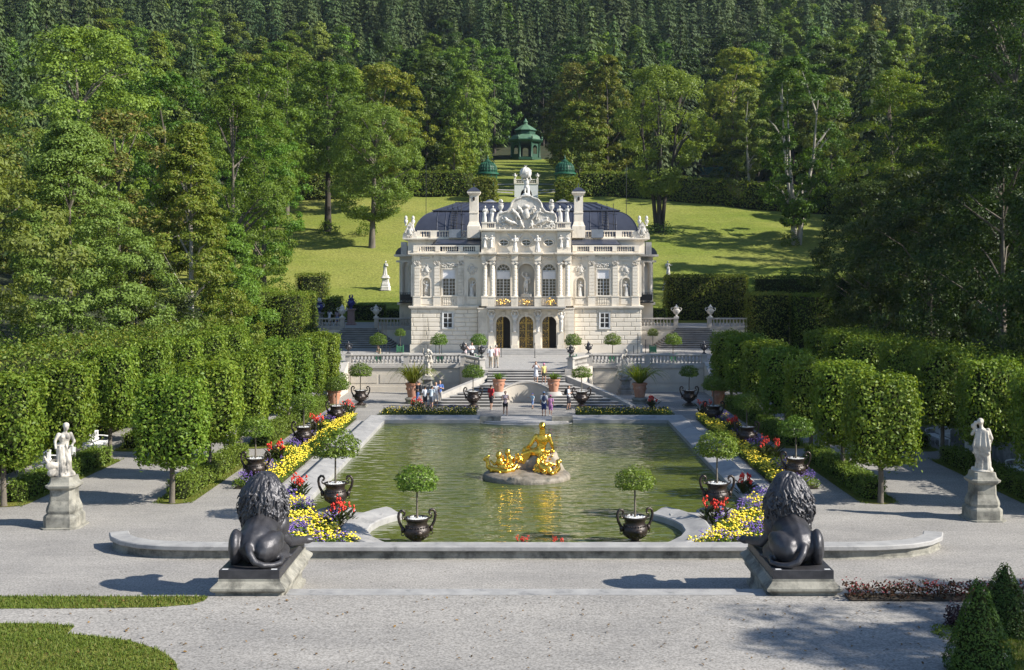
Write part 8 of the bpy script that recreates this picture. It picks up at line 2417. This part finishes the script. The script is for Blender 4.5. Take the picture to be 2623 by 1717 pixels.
person('woman in white shirt with black backpack on the right steps', 2.95, 79.4, 0, 1.3, 1.66, WH, (0.03, 0.03, 0.04), BR, 'shorts', BK, 0.08, 'cross', pack=(0.02, 0.02, 0.02))
person('woman in pale blue-grey dress holding up a phone on the stairs', 0.72, 84.9, 1.26, 0.0, 1.66, (0.62, 0.64, 0.70), WH, BR, 'dress', WH, 0.03, 'phone', long_hair=True, sleeves=False)
person('girl in yellow top and pink cap on the stairs', 1.32, 85.1, 1.26, 0.4, 1.50, (0.75, 0.66, 0.22), (0.04, 0.04, 0.04), BR, 'hotpants', WH, 0.12, 'down', hat=(0.72, 0.25, 0.40), sleeves=False)
person('woman in white shirt and beige trousers at the stair head', -2.75, 88.6, ZT, PI, 1.72, WH, (0.50, 0.43, 0.34), (0.55, 0.50, 0.42), 'trousers', WH, 0.1, 'down')
person('man in pink shirt beside the woman in beige trousers', -2.35, 89.1, ZT, PI + 0.2, 1.78, (0.72, 0.45, 0.46), (0.45, 0.40, 0.33), (0.4, 0.35, 0.3), 'trousers', BK, 0.08, 'down')
person('person with white top and black trousers behind the balustrade', -4.45, 93.0, ZT, 0.6, 1.72, WH, (0.02, 0.02, 0.025), BR, 'trousers', BK, 0.1, 'cross')
person('person in pale pink shirt leaning at the balustrade corner', -4.95, 92.4, ZT, 0.2, 1.70, (0.72, 0.56, 0.58), (0.04, 0.04, 0.05), (0.3, 0.25, 0.2), 'trousers', BK, 0.05, 'phone', hat=(0.7, 0.66, 0.6))
person('man with khaki shirt sitting on the terrace behind the left balustrade', -12.4, 96.5, ZT, -0.8, 1.75, (0.36, 0.32, 0.20), (0.15, 0.10, 0.07), BK, 'shorts', BK, 0.0, 'cross', sit=True, lean=0.12)
GR = 'visitors gathered left of the fan stairs'
person('man in black shirt with black backpack in the left group', -7.75, 81.1, 0, -1.2, 1.80, (0.03, 0.03, 0.035), (0.06, 0.12, 0.30), BK, 'shorts', BK, 0.05, 'cross', pack=(0.02, 0.02, 0.025), group=GR)
person('boy in white shirt seen from behind in the left group', -7.15, 80.4, 0, PI, 1.52, WH, (0.03, 0.03, 0.04), BK, 'shorts', BK, 0.04, 'down', group=GR)
person('bent dark-haired person in pale blue top in the left group', -6.7, 80.2, 0, PI - 0.3, 1.55, (0.50, 0.58, 0.64), (0.12, 0.14, 0.18), BK, 'shorts', BK, 0.04, 'cross', lean=0.1, group=GR)
person('woman in white tank top and sunglasses in the left group', -6.45, 81.2, 0, 0.2, 1.72, WH, (0.62, 0.60, 0.58), BLD, 'shorts', WH, 0.06, 'down', sleeves=False, group=GR)
person('woman in blue denim jacket behind the white tank top', -6.25, 82.4, 0, 0.1, 1.72, (0.08, 0.16, 0.42), (0.4, 0.38, 0.36), BLD, 'trousers', BK, 0.04, 'cross', long_hair=True, group=GR)
person('long-haired woman in white dress by the blue and white vase', -21.15, 122.3, ZU, 2.8, 1.68, (0.70, 0.68, 0.72), WH, BR, 'dress', BK, 0.05, 'phone', long_hair=True)
person('woman in denim shorts beside the white dress at the vases', -20.4, 122.8, ZU, PI, 1.68, (0.35, 0.28, 0.30), (0.12, 0.2, 0.4), BR, 'shorts', BK, 0.05, 'down', long_hair=True)
# ------------------------------------------------------------------ air between the camera and the wooded slope
mb = MB(); mb.box(-640, 640, -40, 680, -2.0, 330.0)
m = bpy.data.materials.new('pale_air'); m.use_nodes = True
n, l = m.node_tree.nodes, m.node_tree.links
n.remove(n['Principled BSDF'])
v = n.new('ShaderNodeVolumePrincipled')
v.inputs['Color'].default_value = (0.66, 0.80, 1.0, 1)
v.inputs['Density'].default_value = 0.00007
v.inputs['Anisotropy'].default_value = 0.2
l.new(v.outputs[0], n['Material Output'].inputs['Volume'])
tag(mb.build('haze', m), kind='stuff')
